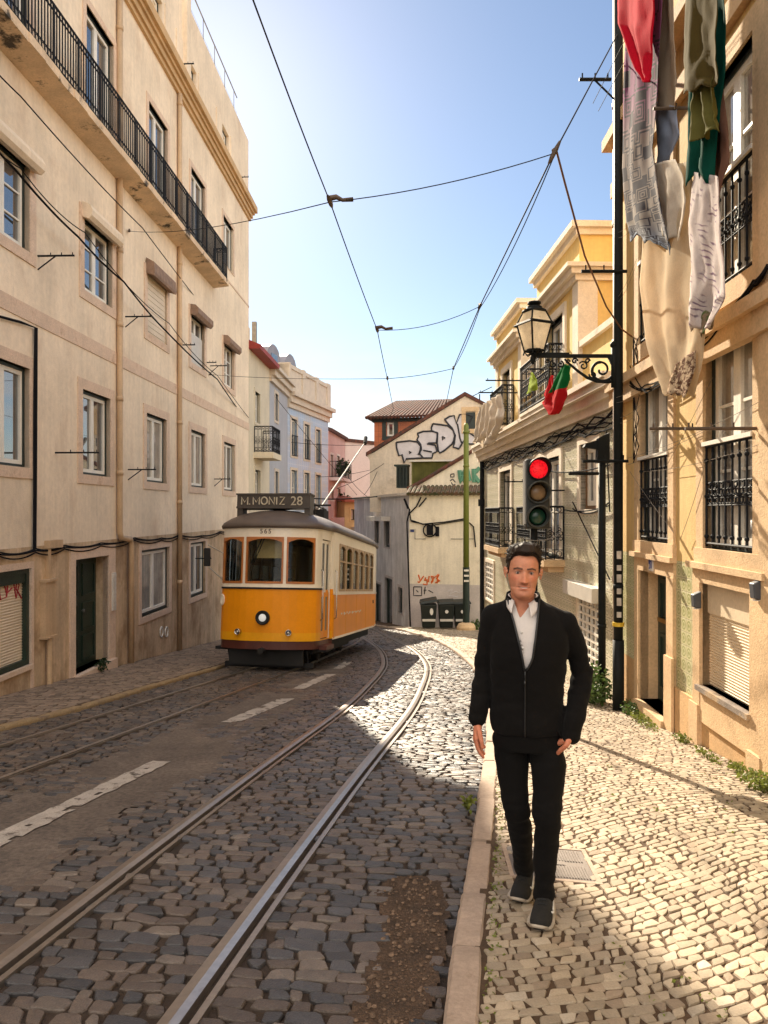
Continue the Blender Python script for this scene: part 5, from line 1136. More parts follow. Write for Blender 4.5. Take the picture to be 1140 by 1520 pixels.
mb.build('roof', M['t_roof'], tram, smooth=True)
mb = MB(); mb.box(-.42, .42, 2.3, 5.6, 3.18, 3.30, tw); mb.box(-.3, .3, 3.2, 4.6, 3.30, 3.38, tw); mb.tube([tw(-.5, 2.0, 3.2), tw(-.5, 6.2, 3.2)], .03, 6); mb.tube([tw(.5, 2.0, 3.2), tw(.5, 6.2, 3.2)], .03, 6); mb.build('roof_deck', M['t_roof'], tram)
mb = MB()
for y in (2.1, 3.0, 3.9): mb.tube([tw(.25, y, 3.25), tw(.25, y, 3.62), tw(.05, y+.5, 3.66)], .018, 6); 
mb.tube([tw(.25, 2.0, 3.6), tw(.25, 4.2, 3.6)], .02, 6); mb.tube([tw(-.35, 2.8, 3.55), tw(.7, 2.7, 3.55)], .025, 6); mb.box(.1, .45, 3.1, 3.6, 3.3, 3.5, tw); mb.build('trolley_base', M['t_dark'], tram)
tip = unproj(543, 655, 24.0); mb = MB(); mb.tube([tw(.25, 3.3, 3.45), tip], [.024, .015], 8); mb.cur = 1; mb.tube([tip-Vector((0.02, .3, .1)), tip+Vector((0, 0, .12))], .06, 8); mb.build('trolley_pole', [pmat('pale trolley pole', (.34, .31, .29), .6, .1, 3, spec=.2), M['t_dark']], tram)
# sign box
sx0, sx1, sy0, sz0, sz1 = -.80, .74, .55, 3.16, 3.52
mb = MB(); mb.box(sx0, sx1, sy0, sy0+.34, sz0+.08, sz1, tw); mb.box(sx0-.02, sx1+.02, sy0-.02, sy0+.36, sz1, sz1+.03, tw); mb.box(sx0, sx0+.12, sy0+.02, sy0+.3, 2.98, sz0+.08, tw); mb.box(sx1-.12, sx1, sy0+.02, sy0+.3, 2.98, sz0+.08, tw)
mb.box(sx0-.01, sx1+.01, sy0-.015, sy0, sz0+.08, sz0+.12, tw); mb.box(.2, .235, sy0-.012, sy0, sz0+.12, sz1, tw)
sb = mb.build('route_board', pmat('dark brown board', (.055, .042, .032), .5, .15, 4), tram)
xd = Vector(tw(1, 0, 0))-Vector(tw(0, 0, 0)); zd = Vector(tw(0, 0, 1))-Vector(tw(0, 0, 0))
cream_l = pmat('cream lettering', (.50, .44, .33), .7)
mb = MB(); GL = {'M': [[(0, 0), (0, 1), (.5, .3), (1, 1), (1, 0)]], '.': [[(.0, 0), (.0, .12)]], 'O': [[(.5+.5*math.cos(w), .5+.5*math.sin(w)) for w in np.linspace(0, 6.2832, 17)]], 'N': [[(0, 0), (0, 1), (.85, 0), (.85, 1)]], 'I': [[(0, 0), (0, 1)]], 'Z': [[(0, 1), (.8, 1), (0, 0), (.8, 0)]]}
cx_ = -.70; hh = .15
for ch, wd in (('M', .15), ('.', .04), ('M', .15), ('O', .15), ('N', .135), ('I', .03), ('Z', .12)):
    for st in GL[ch]: mb.tube([tw(cx_+(x*hh*.85), sy0-.004, sz0+.16+z*hh) for x, z in st], .0155, 6)
    cx_ += wd*.85+.042
mb.build('lettering', cream_l, sb)
text_mesh('28', .26, frame_m(tw(.46, sy0-.006, sz0+.225), xd, zd), 'lettering', cream_l, sb)
sx = Vector(TP(.10, 2, 0))-Vector(TP(-.10, 2, 0)); text_mesh('565', .13, frame_m(TP(.0, 2.725, .006), sx, zd), 'fleet_number', pmat('brown lettering', (.16, .11, .08), .6), body, space=1.3)
yd = Vector(tw(0, 1, 0))-Vector(tw(0, 0, 0)); text_mesh('565', .13, frame_m(TP(s_of(y=6.45), 1.28, .006), yd, zd), 'fleet_number', pmat('brown lettering ', (.16, .08, .03), .6), body)
# lamps
def lamp(s, z, r, name, ring_m, lens_m):
    n_ = (Vector(TP(s, z, .1))-Vector(TP(s, z, 0))).normalized(); q = Vector((0, 0, 1)).rotation_difference(n_).to_matrix().to_4x4(); Mx = Matrix.Translation(Vector(TP(s, z, 0))) @ q
    mb = MB(); mb.lathe([(r*1.18, -.01), (r*1.22, .05), (r*1.1, .075), (r*1.0, .06), (r*.66, .05), (r*.62, .02)], n=20, M=Mx); o = mb.build(name, ring_m, tram, smooth=True)
    mb = MB(); mb.lathe([(r*.66, .045), (r*.5, .06), (r*.25, .07), (.001, .072)], n=18, M=Mx); mb.build('lens', lens_m, o, smooth=True)
chrome = pmat('chrome ring', (.6, .58, .55), .2, .05, metal=1)
lamp(.0, 1.05, .115, 'headlight', M['t_dark'], emat('lit headlight', (1, .96, .88), .16)); lamp(-.50, .77, .05, 'marker_lamp', chrome, chrome); lamp(.50, .77, .05, 'marker_lamp', chrome, chrome)
n_ = s_of(x=.93); mb = MB(); mb.tube([TP(-n_+.07*math.cos(w), 1.38+.10*math.sin(w), .012) for w in np.linspace(0, 6.283, 16)], .018, 6, cap=False); mb.tube([TP(-n_, 1.30, .012), TP(-n_, 1.46, .012)], .014, 6); mb.build('emblem', M['t_cream'], tram)
mb = MB()
for i in range(16): a = 2.0+i*.16; mb.box(s_of(y=a), s_of(y=a+.12), 1.07+.02*math.sin(i*2.1), 1.085+.03*math.sin(i*1.7+1)**2, .002, .006, lambda p, q, r: TP(p, q, r))
mb.build('side_stripe', M['t_cream'], tram)
for s_, z0_, z1_ in ((sd0-.05, 1.0, 2.0), (sbody+.05, 1.0, 2.0)):
    mb = MB(); mb.tube([TP(s_, z0_, .0), TP(s_, z0_+.03, .05), TP(s_, z1_-.03, .05), TP(s_, z1_, .0)], .012, 6); mb.build('grab_rail', chrome, tram, smooth=True)
for y_ in (2.55, 3.9, 5.25):
    mb = MB(); s_ = s_of(y=y_); mb.box(s_-.012, s_+.012, .63, 1.49, .001, .006, lambda p, q, r: TP(p, q, r)); mb.build('panel_seam', M['t_orange2'], tram)
mb = MB(); s_ = s_of(y=.62); strip(mb, sd0-.02, sd1+.06, .42, .5, -.02, .14, .3); mb.build('step', M['t_red'], tram)
# skirt, underframe, wheels
mb = MB(); strip(mb, -sbody, sbody, .44, .60, -.05, -.015); mb.build('skirt', M['t_red'], tram)
mb = MB(); mb.box(-.75, .75, .25, .33, .12, .45, tw); mb.box(-.85, .85, .6, 7.4, .32, .60, tw); mb.box(-.9, .9, .45, .55, .06, .16, tw)
for x in (-.8, -.4, 0, .4, .8): mb.tube([tw(x, .35, .42), tw(x, .5, .1)], .02, 6)
mb.tube([tw(0, .1, .42), tw(0, -.12, .42)], .06, 8); mb.box(.9, 1.15, .55, 1.15, .38, .44, tw); mb.box(-1.15, -.9, .55, 1.15, .38, .44, tw)
for sgx in (-1, 1): mb.box(sgx*.62-.05, sgx*.62+.05, 2.2, 5.4, .2, .36, tw)
mb.build('underframe', M['t_dark'], tram)
for y in (2.6, 5.2):
    for x in (-.45, .45):
        mb = MB(); Mx = TM @ Matrix.Translation((x, y, .33)) @ Matrix.Rotation(R(90), 4, 'Y'); mb.lathe([(.08, -.06), (.33, -.05), (.35, .0), (.31, .01), (.31, .05), (.08, .06)], n=24, M=Mx); mb.build('wheel', M['t_dark'], tram, smooth=True)
# interior
mb = MB(); mb.box(-1.0, 1.0, .5, 7.5, .78, .82, tw); mb.box(-1.0, -.95, 1.3, 6.8, .82, 1.5, tw)
for i in range(6):
    for x in (-.75, .6): mb.box(x-.3, x+.3, 2.0+.75*i, 2.35+.75*i, .82, 1.22, tw); mb.box(x-.3, x+.3, 2.32+.75*i, 2.38+.75*i, 1.2, 1.68, tw)
mb.box(-.95, -.75, 1.35, 1.4, .8, 2.7, tw); mb.box(.75, .95, 1.35, 1.4, .8, 2.7, tw); mb.build('interior', pmat('dark varnished interior', (.30, .17, .085), .5, .2, 4), tram)
mb = MB(); mb.box(-.30, .33, .42, .47, 2.22, 2.6, tw); mb.build('sun_blind', pmat('ochre blind', (.60, .42, .18), .8, .1), tram)
mb = MB(); mb.tube([tw(-.22, .28, .9), tw(-.22, .28, 1.75)], .05, 8); mb.tube([tw(-.22, .28, 1.75), tw(-.22, .28, 1.8)], .11, 12); mb.tube([tw(-.1, .1, 2.6), tw(-.3, .06, 2.1)], .012, 5); mb.tube([tw(-.05, .1, 2.6), tw(-.23, .06, 2.12)], .01, 5); mb.build('controller', M['t_dark'], tram)
mb = MB()
pm = unproj(308, 827, 14.7); 
a = Vector(TP(-s_of(y=.6), 2.3, 0)); b = Vector(TP(-s_of(y=.6), 1.75, 0))
mb.tube([a, pm+Vector((.02, 0, .24))], .014, 6); mb.tube([b, pm+Vector((.03, 0, -.2))], .014, 6); ma = mb.build('mirror', M['white_plastic'], tram)
mb = MB(); mb.box(pm.x-.07, pm.x+.06, pm.y-.03, pm.y+.03, pm.z-.18, pm.z+.18); mb.build('mirror_glass', M['t_dark'], ma, bevel=.02)
# ================================================================ WIRES, LAMPS, SIGNAL, BINS
M['bronze'] = pmat('weathered clamp', (.09, .06, .04), .6, .3, 6)
M['blackpaint'] = pmat('black pole paint', (.010, .012, .012), .6, .2, 6, .1, .1, 60, spec=.15)
def wire(label, pts, r, sags=None, clamps=(), mat=None):
    mb = MB(); P3 = [Vector(p) for p in pts]; path = [P3[0]]
    for i in range(len(P3)-1): path += sag(P3[i], P3[i+1], (sags[i] if sags else .0), 10)[1:]
    mb.tube(path, r, 6)
    o = setp(mb.build('overhead_wire', mat or M['wire'], smooth=True), label, 'wire', 'overhead wires of the tram line')
    for k in clamps:
        mb = MB(); c = P3[k]; t = (P3[min(k+1, len(P3)-1)]-P3[max(k-1, 0)]).normalized(); mb.tube([c-t*.12+Vector((0, 0, .0)), c-t*.04, c+t*.04, c+t*.10], [.012, .024, .022, .010], 8); mb.ball(c+Vector((0, 0, .03)), .022, 6); mb.build('clamp', M['bronze'], o)
    return o
U = unproj
cw = [U(372, -10, 4.62), U(490, 300, 7.15), U(560, 490, 10.7), U(575, 562, 14.2), U(584, 606, 20), U(560, 668, 30)]
wire('thick contact wire hanging over the tram track from the top of the sky', cw, .0062, [.02]*5, (1, 2, 3))
sp = [U(917, 50, 9.5), U(822, 228, 7.1), U(712, 455, 10.6), U(673, 547, 14.2), U(662, 600, 20)]
wire('twisted span wire climbing towards the black pole on the right', sp, .008, [.0]*4, (1, 2, 3))
wire('second strand hanging slack under the twisted span wire', [sp[1]+Vector((0, 0, -.03)), sp[2]+Vector((0, 0, -.03)), sp[3]], .006, [.10, .08])
fL = lambda px, py: Vector(LF.P(*LF.hit(px, py, .05), .05))
wire('thin pull-off wire between the contact wire clamp and the highest clamp', [cw[1], sp[1]], .005, [.06])
wire('thin pull-off wire from the house insulator to the contact wire clamp', [fL(192, 343), cw[1]], .005, [.12], (0,))
wire('short curved pull-off wire at the middle clamps', [cw[2], sp[2]], .005, [.10])
wire('lowest straight pull-off wire crossing the street above the tram', [fL(312, 556), cw[3], sp[3]], .006, [.05, .03], (0,))
mb = MB()
for c in (cw[1], cw[2]): mb.tube([c+Vector((.0, 0, .03)), c+Vector((.10, 0, .04)), c+Vector((.24, .02, .03))], .02, 6)
setp(mb.build('insulator', M['bronze']), 'brown insulator arms clipped to the thick contact wire', 'insulator') if False else None
for c, lb in ((cw[1], 'brown insulator arm clipped to the contact wire nearest the camera'), (cw[2], 'small hooked insulator arm on the contact wire farther along')):
    mb = MB(); mb.tube([c+Vector((-.03, 0, .03)), c+Vector((.06, 0, .05)), c+Vector((.12, 0, .02)), c+Vector((.22, .02, .035))], [.03, .025, .018, .022], 7); setp(mb.build('insulator_arm', M['bronze'], smooth=True), lb, 'insulator')
wire('brown cable drooping from the highest clamp to the yellow house', [U(826, 224, 7.1), U(838, 270, 7.3), U(868, 380, 8.2), U(900, 455, 9.0), U(922, 488, 9.5), U(945, 505, 9.7)], .011, [0]*5, mat=pmat('brown cable', (.16, .07, .035), .6, .1, 5))
wire('heavy black cable running down along the front of the cream block', [fL(-90, 150)+Vector((.25, 0, 0)), fL(0, 255)+Vector((.25, 0, 0)), fL(95, 352)+Vector((.25, 0, 0)), fL(165, 418)+Vector((.25, 0, 0)), fL(232, 493)+Vector((.25, 0, 0)), fL(310, 563)+Vector((.25, 0, 0)), U(372, 632, 29), U(430, 700, 37)], .018, [.04]*7, mat=M['cable'])
wire('lighter black cable twisted beside the heavy one on the cream block', [fL(-90, 160)+Vector((.3, 0, 0)), fL(0, 250)+Vector((.3, 0, 0)), fL(100, 345)+Vector((.3, 0, 0)), fL(232, 480)+Vector((.3, 0, 0)), fL(308, 558)+Vector((.3, 0, 0)), U(400, 655, 33)], .009, [.1, .1, .15, .1, .1], mat=M['cable'])
wire('thin straight cable from the upper left corner across the cream block windows', [fL(-90, 50)+Vector((.3, 0, 0)), fL(0, 143)+Vector((.3, 0, 0)), fL(190, 338)+Vector((.3, 0, 0)), U(360, 528, 29), U(530, 735, 45)], .011, [.03, .05, .06, .1], mat=M['cable'])
for i, (a, b) in enumerate((((420, 655, 36), (556, 660, 36)), ((440, 738, 34), (560, 737, 33)), ((470, 708, 40), (560, 695, 36)), ((500, 725, 36), (570, 688, 34)), ((515, 705, 40), (545, 737, 38)), ((560, 700, 33), (540, 735, 36)))):
    wire(('upper thin wire in front of the pink house', 'dark span wire level with the tram route board', 'thin wire slanting in front of the pale pink gable', 'thin wire rising to the graffiti gable', 'wire crossing down over the pale pink gable', 'wire crossing up beside the corner house')[i], [U(*a), U(*b)], .012 if i != 1 else .03, [.1])
# street lamp on its black pole
PX, PY = 3.02, 9.55
lp = thing('street_lamp', 'ornate black street lamp bracketed from the tall black pole', 'street lamp', (PX, PY, pz(PY)))
mb = MB(); mb.tube([(PX, PY, pz(PY)-.3), (PX, PY, 9.5)], .058, 14); mb.tube([(PX, PY, pz(PY)-.1), (PX, PY, pz(PY)+.9)], .072, 14); mb.tube([(PX, PY, .55), (PX, PY, .62)], .064, 12); mb.build('pole', M['blackpaint'], lp, smooth=True)
mb = MB(); zc = .08; mb.tube([(PX, PY, zc), (PX, PY, zc+.05)], .075, 14); mb.build('band', pmat('yellow tape', (.6, .40, .03), .5), lp)
stk = pmat('torn white stickers', (.5, .46, .4), .7, .3, 9)
for k, z in enumerate(np.linspace(.2, .95, 6)): mb = MB(); mb.box(PX-.04, PX+.015, PY-.075, PY-.06, z, z+.07+.03*(k % 2)); mb.build('sticker', stk, lp)
def lz(py): return CAM_H-(py-CY)/FPX*PY
def lx(px): return (px-CX)/FPX*PY
mb = MB(); mb.box(lx(790), PX, PY-.02, PY+.02, lz(531), lz(526)); mb.box(lx(801), lx(845), PY-.012, PY+.012, lz(526.5), lz(523.5))
br = mb.build('bracket', M['blackpaint'], lp)
mb = MB()
def spiral(cx, cz, r0, r1, a0, a1, n=22): return [Vector((cx+(r0+(r1-r0)*t)*math.cos(a0+(a1-a0)*t), PY, cz+(r0+(r1-r0)*t)*math.sin(a0+(a1-a0)*t))) for t in np.linspace(0, 1, n)]
C0 = Vector((lx(893), PY, lz(549)))
lower = [(914, 566), (900, 567), (886, 566), (872, 561), (858, 551), (846, 541), (838, 533)]
mb.tube([(lx(a), PY, lz(b)) for a, b in lower], [.02, .022, .022, .02, .018, .016, .012], 7)
mb.tube(spiral(C0.x, C0.z, .17, .03, .3, -9.5, 44), [.02]*22+[.015]*22, 7)
for (px, py, r, a0, a1) in ((821, 541, .05, 1.6, 9), (832, 541, .045, 1.6, -6), (853, 536, .04, 0, 7.5), (866, 543, .06, 2.6, -5), (880, 556, .05, 3, 10), (843, 537, .03, 0, 6.3), (812, 537, .03, 0, 6.3), (872, 536, .035, 0, 7)): mb.tube(spiral(lx(px), lz(py), r, r*.25, a0, a1, 20), .011, 6)
mb.tube([(lx(905), PY, lz(530)), (lx(912), PY, lz(545)), (lx(913), PY, lz(566))], .03, 7); mb.tube([(lx(912), PY, lz(515)), (lx(912), PY, lz(575))], .045, 8)
mb.ball((lx(791), PY, lz(533)), .045, 8, (.8, .8, 1.5)); mb.ball((lx(911), PY, lz(512)), .05, 8)
mb.build('scroll', M['blackpaint'], br, smooth=True)
lcx = lx(793); z0, z1, z2, z3 = lz(521), lz(480), lz(462.5), lz(452)
def ringp(r, z, k, n=4, off=.785+.45): w = 2*math.pi*k/n+off; return Vector((lcx+r*math.cos(w), PY+r*math.sin(w), z))
fr = MB(); pts_ = [(.125, z0), (.225, z1), (.145, z2)]
for k in range(4):
    fr.tube([ringp(r, z, k) for r, z in pts_], .012, 6)
    for (r, z) in pts_: fr.tube([ringp(r, z, k), ringp(r, z, k+1)], .014, 6)
    fr.tube([ringp(.26, z1-.02, k), ringp(.26, z1-.02, k+1)], .011, 6); fr.tube([ringp(.225, z1, k), ringp(.26, z1-.02, k)], .012, 6); fr.tube([ringp(.125, z0, k), ringp(.14, z0-.05, k)], .01, 5)
fr.lathe([(.16, z2-.005), (.155, z2+.012), (.11, z2+.03), (.10, z2+.06), (.045, z2+.065), (.06, z2+.08), (.09, z2+.10), (.085, z2+.12), (.02, z2+.14)], (lcx, PY, 0), 14)
fr.tube([(lcx, PY, z0-.005), (lcx, PY, z0-.10)], [.06, .02], 8); fr.tube([(lcx, PY, z0), (lcx, PY, z0+.02)], .10, 10)
for w in np.linspace(0, 6.28, 9): fr.tube([(lcx, PY, z0-.02), (lcx+.1*math.cos(w), PY+.1*math.sin(w), z0-.055), (lcx+.12*math.cos(w), PY+.12*math.sin(w), z0-.02)], .008, 5)
lan = fr.build('lantern', M['blackpaint'], lp)
g = MB()
for k in range(4):
    for (a, b) in ((0, 1), (1, 2)): g.add([ringp(pts_[a][0]*.97, pts_[a][1], k), ringp(pts_[a][0]*.97, pts_[a][1], k+1), ringp(pts_[b][0]*.97, pts_[b][1], k+1), ringp(pts_[b][0]*.97, pts_[b][1], k)], [(0, 1, 2, 3)])
g.build('lantern_glass', pmat('dusty lantern glass', (.85, .77, .64), .35, .15, 9, .15, stain=(.40, .30, .2), stain_t=(.58, .75), stain_scale=14, trans=.8), lan)
for (py, a, b) in ((122, 858, 905), (405, 861, 928), (685, 863, 930)):
    mb = MB(); z = CAM_H-(py-CY)/FPX*PY; mb.tube([(lx(a), PY-.06, z), (lx(b), PY-.06, z)], .022, 6); mb.tube([(lx(a+22), PY-.06, z), (lx(912), PY, z-.22)], .012, 6) if py < 200 else None
    for t in (.1, .5, .9): mb.tube([(lx(a+(b-a)*t), PY-.06, z), (lx(a+(b-a)*t), PY-.06, z+.08)], .01, 5)
    mb.build('cross_arm', M['blackpaint'], lp)
# second dark pole with a hooded top
QX, QY = (892-CX)/FPX*10.3, 10.25; dp = thing('service_pole', 'dark green service pole with ragged hooded top left of the black lamp pole', 'pole', (QX, QY, pz(QY)))
mb = MB(); zt = CAM_H-(664-CY)/FPX*QY; mb.tube([(QX, QY, pz(QY)-.2), (QX, QY, zt)], .052, 12); mb.tube([(QX, QY, -.05), (QX, QY, 0)], .062, 12); mb.build('pole', M['blackpaint'], dp, smooth=True)
mb = MB(); mb.box8([(QX-.08, QY-.06, zt-.22), (QX+.09, QY-.06, zt-.22), (QX+.09, QY+.06, zt-.22), (QX-.08, QY+.06, zt-.22), (QX-.06, QY-.06, zt+.12), (QX+.09, QY-.06, zt+.2), (QX+.09, QY+.06, zt+.2), (QX-.06, QY+.06, zt+.12)]); mb.box8([(QX-.26, QY-.05, zt+.0), (QX-.05, QY-.05, zt-.03), (QX-.05, QY+.05, zt-.03), (QX-.26, QY+.05, zt), (QX-.24, QY-.05, zt+.04), (QX-.05, QY-.05, zt+.10), (QX-.05, QY+.05, zt+.1), (QX-.24, QY+.05, zt+.04)]); mb.build('hood', M['blackpaint'], dp)
mb = MB(); z = CAM_H-(703-CY)/FPX*QY; mb.tube([(QX-.46, QY, z), (QX, QY, z)], .025, 6); mb.build('arm', M['blackpaint'], dp)
# traffic light
TX, TY = (798-CX)/FPX*8.6, 8.6; tl = thing('traffic_light', 'black traffic light showing red behind the man', 'traffic light', (TX, TY, pz(TY)))
mb = MB(); mb.tube([(TX-.02, TY+.12, pz(TY)-.2), (TX-.02, TY+.12, CAM_H-(690-CY)/FPX*TY)], .045, 12); mb.build('pole', M['blackpaint'], tl, smooth=True)
tz = lambda py: CAM_H-(py-CY)/FPX*TY; txx = lambda px: (px-CX)/FPX*TY
mb = MB(); mb.box(txx(781), txx(816), TY-.02, TY+.14, tz(785), tz(681)); hd = mb.build('housing', pmat('black signal housing', (.011, .013, .011), .5, .15, 5), tl, bevel=.02)
mb = MB(); mb.box(txx(778.5), txx(781), TY-.01, TY+.1, tz(778), tz(684)); mb.build('back_bracket', pmat('grey bracket', (.25, .24, .22), .5), tl)
red = emat('lit red lens', (1.0, .010, .018), 1.0); rn_, rl_ = red.node_tree.nodes, red.node_tree.links
vv = rn_.new('ShaderNodeTexVoronoi'); vv.inputs['Scale'].default_value = 70; gg_ = rn_.new('ShaderNodeNewGeometry'); rl_.new(gg_.outputs['Position'], vv.inputs['Vector']); mr_ = rn_.new('ShaderNodeMapRange'); mr_.inputs['From Max'].default_value = .7; mr_.inputs['To Min'].default_value = .62; mr_.inputs['To Max'].default_value = .16; rl_.new(vv.outputs['Distance'], mr_.inputs['Value']); rl_.new(mr_.outputs[0], rn_['Principled BSDF'].inputs['Emission Strength']); amb = pmat('unlit amber lens', (.24, .15, .075), .3, .1, 8); grn = pmat('unlit green lens', (.008, .05, .03), .25, .1, 8)
for (px, py, m_, lit) in ((798.8, 696.5, red, 1), (797.8, 731, amb, 0), (797.2, 766.5, grn, 0)):
    x, z = txx(px), tz(py); mb = MB(); r = .108
    n = 26; vs = []; fs = []
    for (rr, yy, cut) in ((r*1.02, -.02, 0), (r*1.2, -.025, 0), (r*1.2, -.20, 1), (r*1.12, -.20, 1), (r*1.04, -.02, 0)):
        for k in range(n):
            w = 2*math.pi*k/n; y2 = yy if not cut else yy*(.30+.70*(.5+.5*math.sin(w)))
            vs.append((x+rr*math.cos(w), TY+y2, z+rr*math.sin(w)))
    for j in range(4): fs += [(j*n+k, j*n+(k+1) % n, (j+1)*n+(k+1) % n, (j+1)*n+k) for k in range(n)]
    mb.add(vs, fs); vz = mb.build('visor', pmat('grey visor rim', (.05, .055, .05), .5, .1) if not lit else M['blackpaint'], hd, smooth=True)
    mb = MB(); mb.lathe([(r, .0), (r*.7, .02), (r*.3, .032), (.001, .035)], n=22, M=Matrix.Translation((x, TY-.02, z)) @ Matrix.Rotation(R(90), 4, 'X')); mb.build('lens', m_, tl, smooth=True)
mb = MB(); w_ = np.linspace(0, math.pi, 12); mb.tube([(txx(798)+.28*math.cos(t+math.pi), TY+.02, tz(772)-.1+.14*math.sin(t+math.pi)) for t in w_], .006, 5); mb.build('hoop', M['grey_metal'], tl)
# green pole and bins at the end of the street
GX, GY = (692-CX)/FPX*28.6, 28.6; gp_ = thing('green_pole', 'tall olive green pole with a dark sleeved foot beside the bins', 'pole', (GX, GY, pz(GY)))
zt = CAM_H-(628-CY)/FPX*GY; zm = CAM_H-(842-CY)/FPX*GY
mb = MB(); mb.tube([(GX, GY, zm), (GX, GY, zt-.1), (GX, GY, zt)], [.115, .10, .05], 12); mb.tube([(GX, GY, zt-.4), (GX, GY, zt-.3)], .13, 12); mb.tube([(GX, GY, zt-1.7), (GX, GY, zt-1.6)], .12, 12); mb.build('pole', pmat('olive green pole paint', (.13, .155, .022), .6, .15, 2, .1), gp_, smooth=True)
mb = MB(); mb.tube([(GX, GY, pz(GY)-.2), (GX, GY, zm)], .13, 12); mb.build('sleeve', pmat('dark green sleeve', (.006, .018, .012), .5, .2), gp_)
for k in range(3): mb = MB(); mb.box(GX-.10, GX+.09, GY-.15, GY-.13, zm-.15-.2*k, zm-.08-.2*k); mb.build('sticker', M['white_plastic'], gp_)
mb = MB(); mb.lathe([(.36, -.05), (.37, .12), (.30, .24), (.12, .30)], (GX, GY, pz(GY)), 14); mb.build('stone_foot', M['ostone'], gp_)
binm = pmat('dark green bin plastic', (.005, .010, .008), .5, .2, 4)
for i, (px, lab) in enumerate(((636, 'leftmost of the three dark wheelie bins, with a tilted lid'), (662, 'middle of the three dark wheelie bins by the dado wall'), (685, 'rightmost of the three dark wheelie bins, half behind the green pole'))):
    BY = 29.7; bx = (px-CX)/FPX*BY; z = pz(BY); b = thing('wheelie_bin', lab, 'bin', (bx, BY, z), group='wheelie bins against the cream wall')
    mb = MB(); h = 1.0; w0, w1 = .25, .32; mb.box8([(bx-w0, BY-.25, z+.06), (bx+w0, BY-.25, z+.06), (bx+w0, BY+.25, z+.06), (bx-w0, BY+.25, z+.06), (bx-w1, BY-.36, z+h), (bx+w1, BY-.36, z+h), (bx+w1, BY+.33, z+h), (bx-w1, BY+.33, z+h)]); mb.build('body', binm, b, bevel=.03)
    mb = MB(); t = .12 if i == 0 else .03; mb.box8([(bx-w1-.04, BY-.42, z+h), (bx+w1+.04, BY-.42, z+h+t), (bx+w1+.04, BY+.36, z+h+t), (bx-w1-.04, BY+.36, z+h), (bx-w1, BY-.38, z+h+.09), (bx+w1, BY-.38, z+h+.09+t), (bx+w1, BY+.33, z+h+.14+t), (bx-w1, BY+.33, z+h+.14)]); mb.build('lid', binm, b, bevel=.02)
    mb = MB(); mb.box(bx-.26, bx+.26, BY-.33, BY-.29, z+.33, z+.42); mb.build('label_strip', M['white_plastic'], b)
    mb = MB(); mb.lathe([(.06, 0), (.07, .01), (.001, .012)], n=12, M=Matrix.Translation((bx+(.1 if i == 0 else 0), BY-.37, z+.72)) @ Matrix.Rotation(R(80), 4, 'X') @ Matrix.Diagonal((1, 2.0 if i == 0 else 1, 1, 1))); mb.build('sticker', M['white_plastic'], b)
    for sx_ in (-.2, .2): mb = MB(); mb.lathe([(.03, -.03), (.10, -.025), (.10, .025), (.03, .03)], n=12, M=Matrix.Translation((bx+sx_, BY+.2, z+.10)) @ Matrix.Rotation(R(90), 4, 'Y')); mb.build('wheel', M['blackpaint'], b)
# antenna on the gable
mb = MB(); a = U(712, 585, 36); mb.tube([a+Vector((0, 0, -.7)), a], .03, 5); mb.tube([a+Vector((-.35, 0, -.1)), a+Vector((.6, 0, .35))], .02, 5); setp(mb.build('antenna', M['wire']), 'thin television antenna behind the graffiti gable ridge', 'antenna')
# plants at the wall foot
def plant(name, label, x, y, rx, ry, h, n, size, mat, cat='weed', group=None):
    mb = MB(); z = pz(y)
    for k in range(max(6, n//40)):
        w = random.uniform(0, 6.28); q = random.random(); mb.tube([(x+rx*.3*q*math.cos(w), y+ry*.3*q*math.sin(w), z-.02), (x+rx*q*math.cos(w), y+ry*q*math.sin(w), z+h*random.uniform(.5, .95))], .004, 4)
    leaf_clump(mb, (x, y, z+h*.5), rx, ry, h*.55, n, size); return setp(mb.build(name, mat), label, cat, group)
plant('shrub', 'bushy green shrub growing around the foot of the dark poles', 2.86, 10.15, .22, .45, .5, 800, .065, M['leaf'], 'shrub')
plant('shrub', 'small pale leaved shrub between the lamp pole and the door', 3.08, 9.2, .12, .2, .16, 220, .045, M['leaf'], 'shrub')
for (x, y, rx, ry, h, n, lb) in ((3.02, 8.75, .09, .25, .08, 150, 'green weeds at the left foot of the door step'), (2.98, 8.35, .08, .3, .06, 90, 'thin weeds along the door step edge'), (3.03, 7.55, .07, .12, .08, 110, 'yellow green weed tuft under the tiled wall panel'), (3.0, 6.25, .05, .2, .07, 120, 'grassy weeds at the plinth under the roller shutter'), (2.92, 5.75, .12, .2, .12, 320, 'thick grass clump against the wall at the picture edge'), (2.97, 6.8, .05, .3, .07, 70, 'sparse weeds along the orange plinth')):
    plant('weed', lb, x, y, rx, ry, h, n, .038, M['leaf_y'], 'weed', 'weeds along the foot of the yellow house')
plant('weed', 'grass tuft in the kerb joint beside the stone slabs', .60, 5.3, .04, .10, .06, 70, .04, M['leaf_y'], 'weed')
plant('weed', 'small weed at the drain pipe foot on the left pavement', float(lwall(14.1))+.12, 14.1, .10, .22, .22, 120, .07, M['leaf_d'], 'weed')
plant('weed', 'low weeds beside the stone foot of the green pole', GX+.6, GY+.3, .5, .4, .35, 260, .13, M['leaf'], 'weed')
mb = MB()
for _ in range(500):
    x, y = random.uniform(.9, 2.9), random.uniform(2.4, 6.5)
    if noise.noise((x*1.6, y*1.6, 40)) < .25 or random.random() < .3: continue
    leaf_clump(mb, (x, y, pz(y)+.004), .02, .02, .006, 3, .02)
for _ in range(420):
    y = random.uniform(2.6, 12); x = float(kr(y))+.18+random.gauss(0, .015); leaf_clump(mb, (x, y, pz(y)+.004), .015, .03, .006, 2, .018)
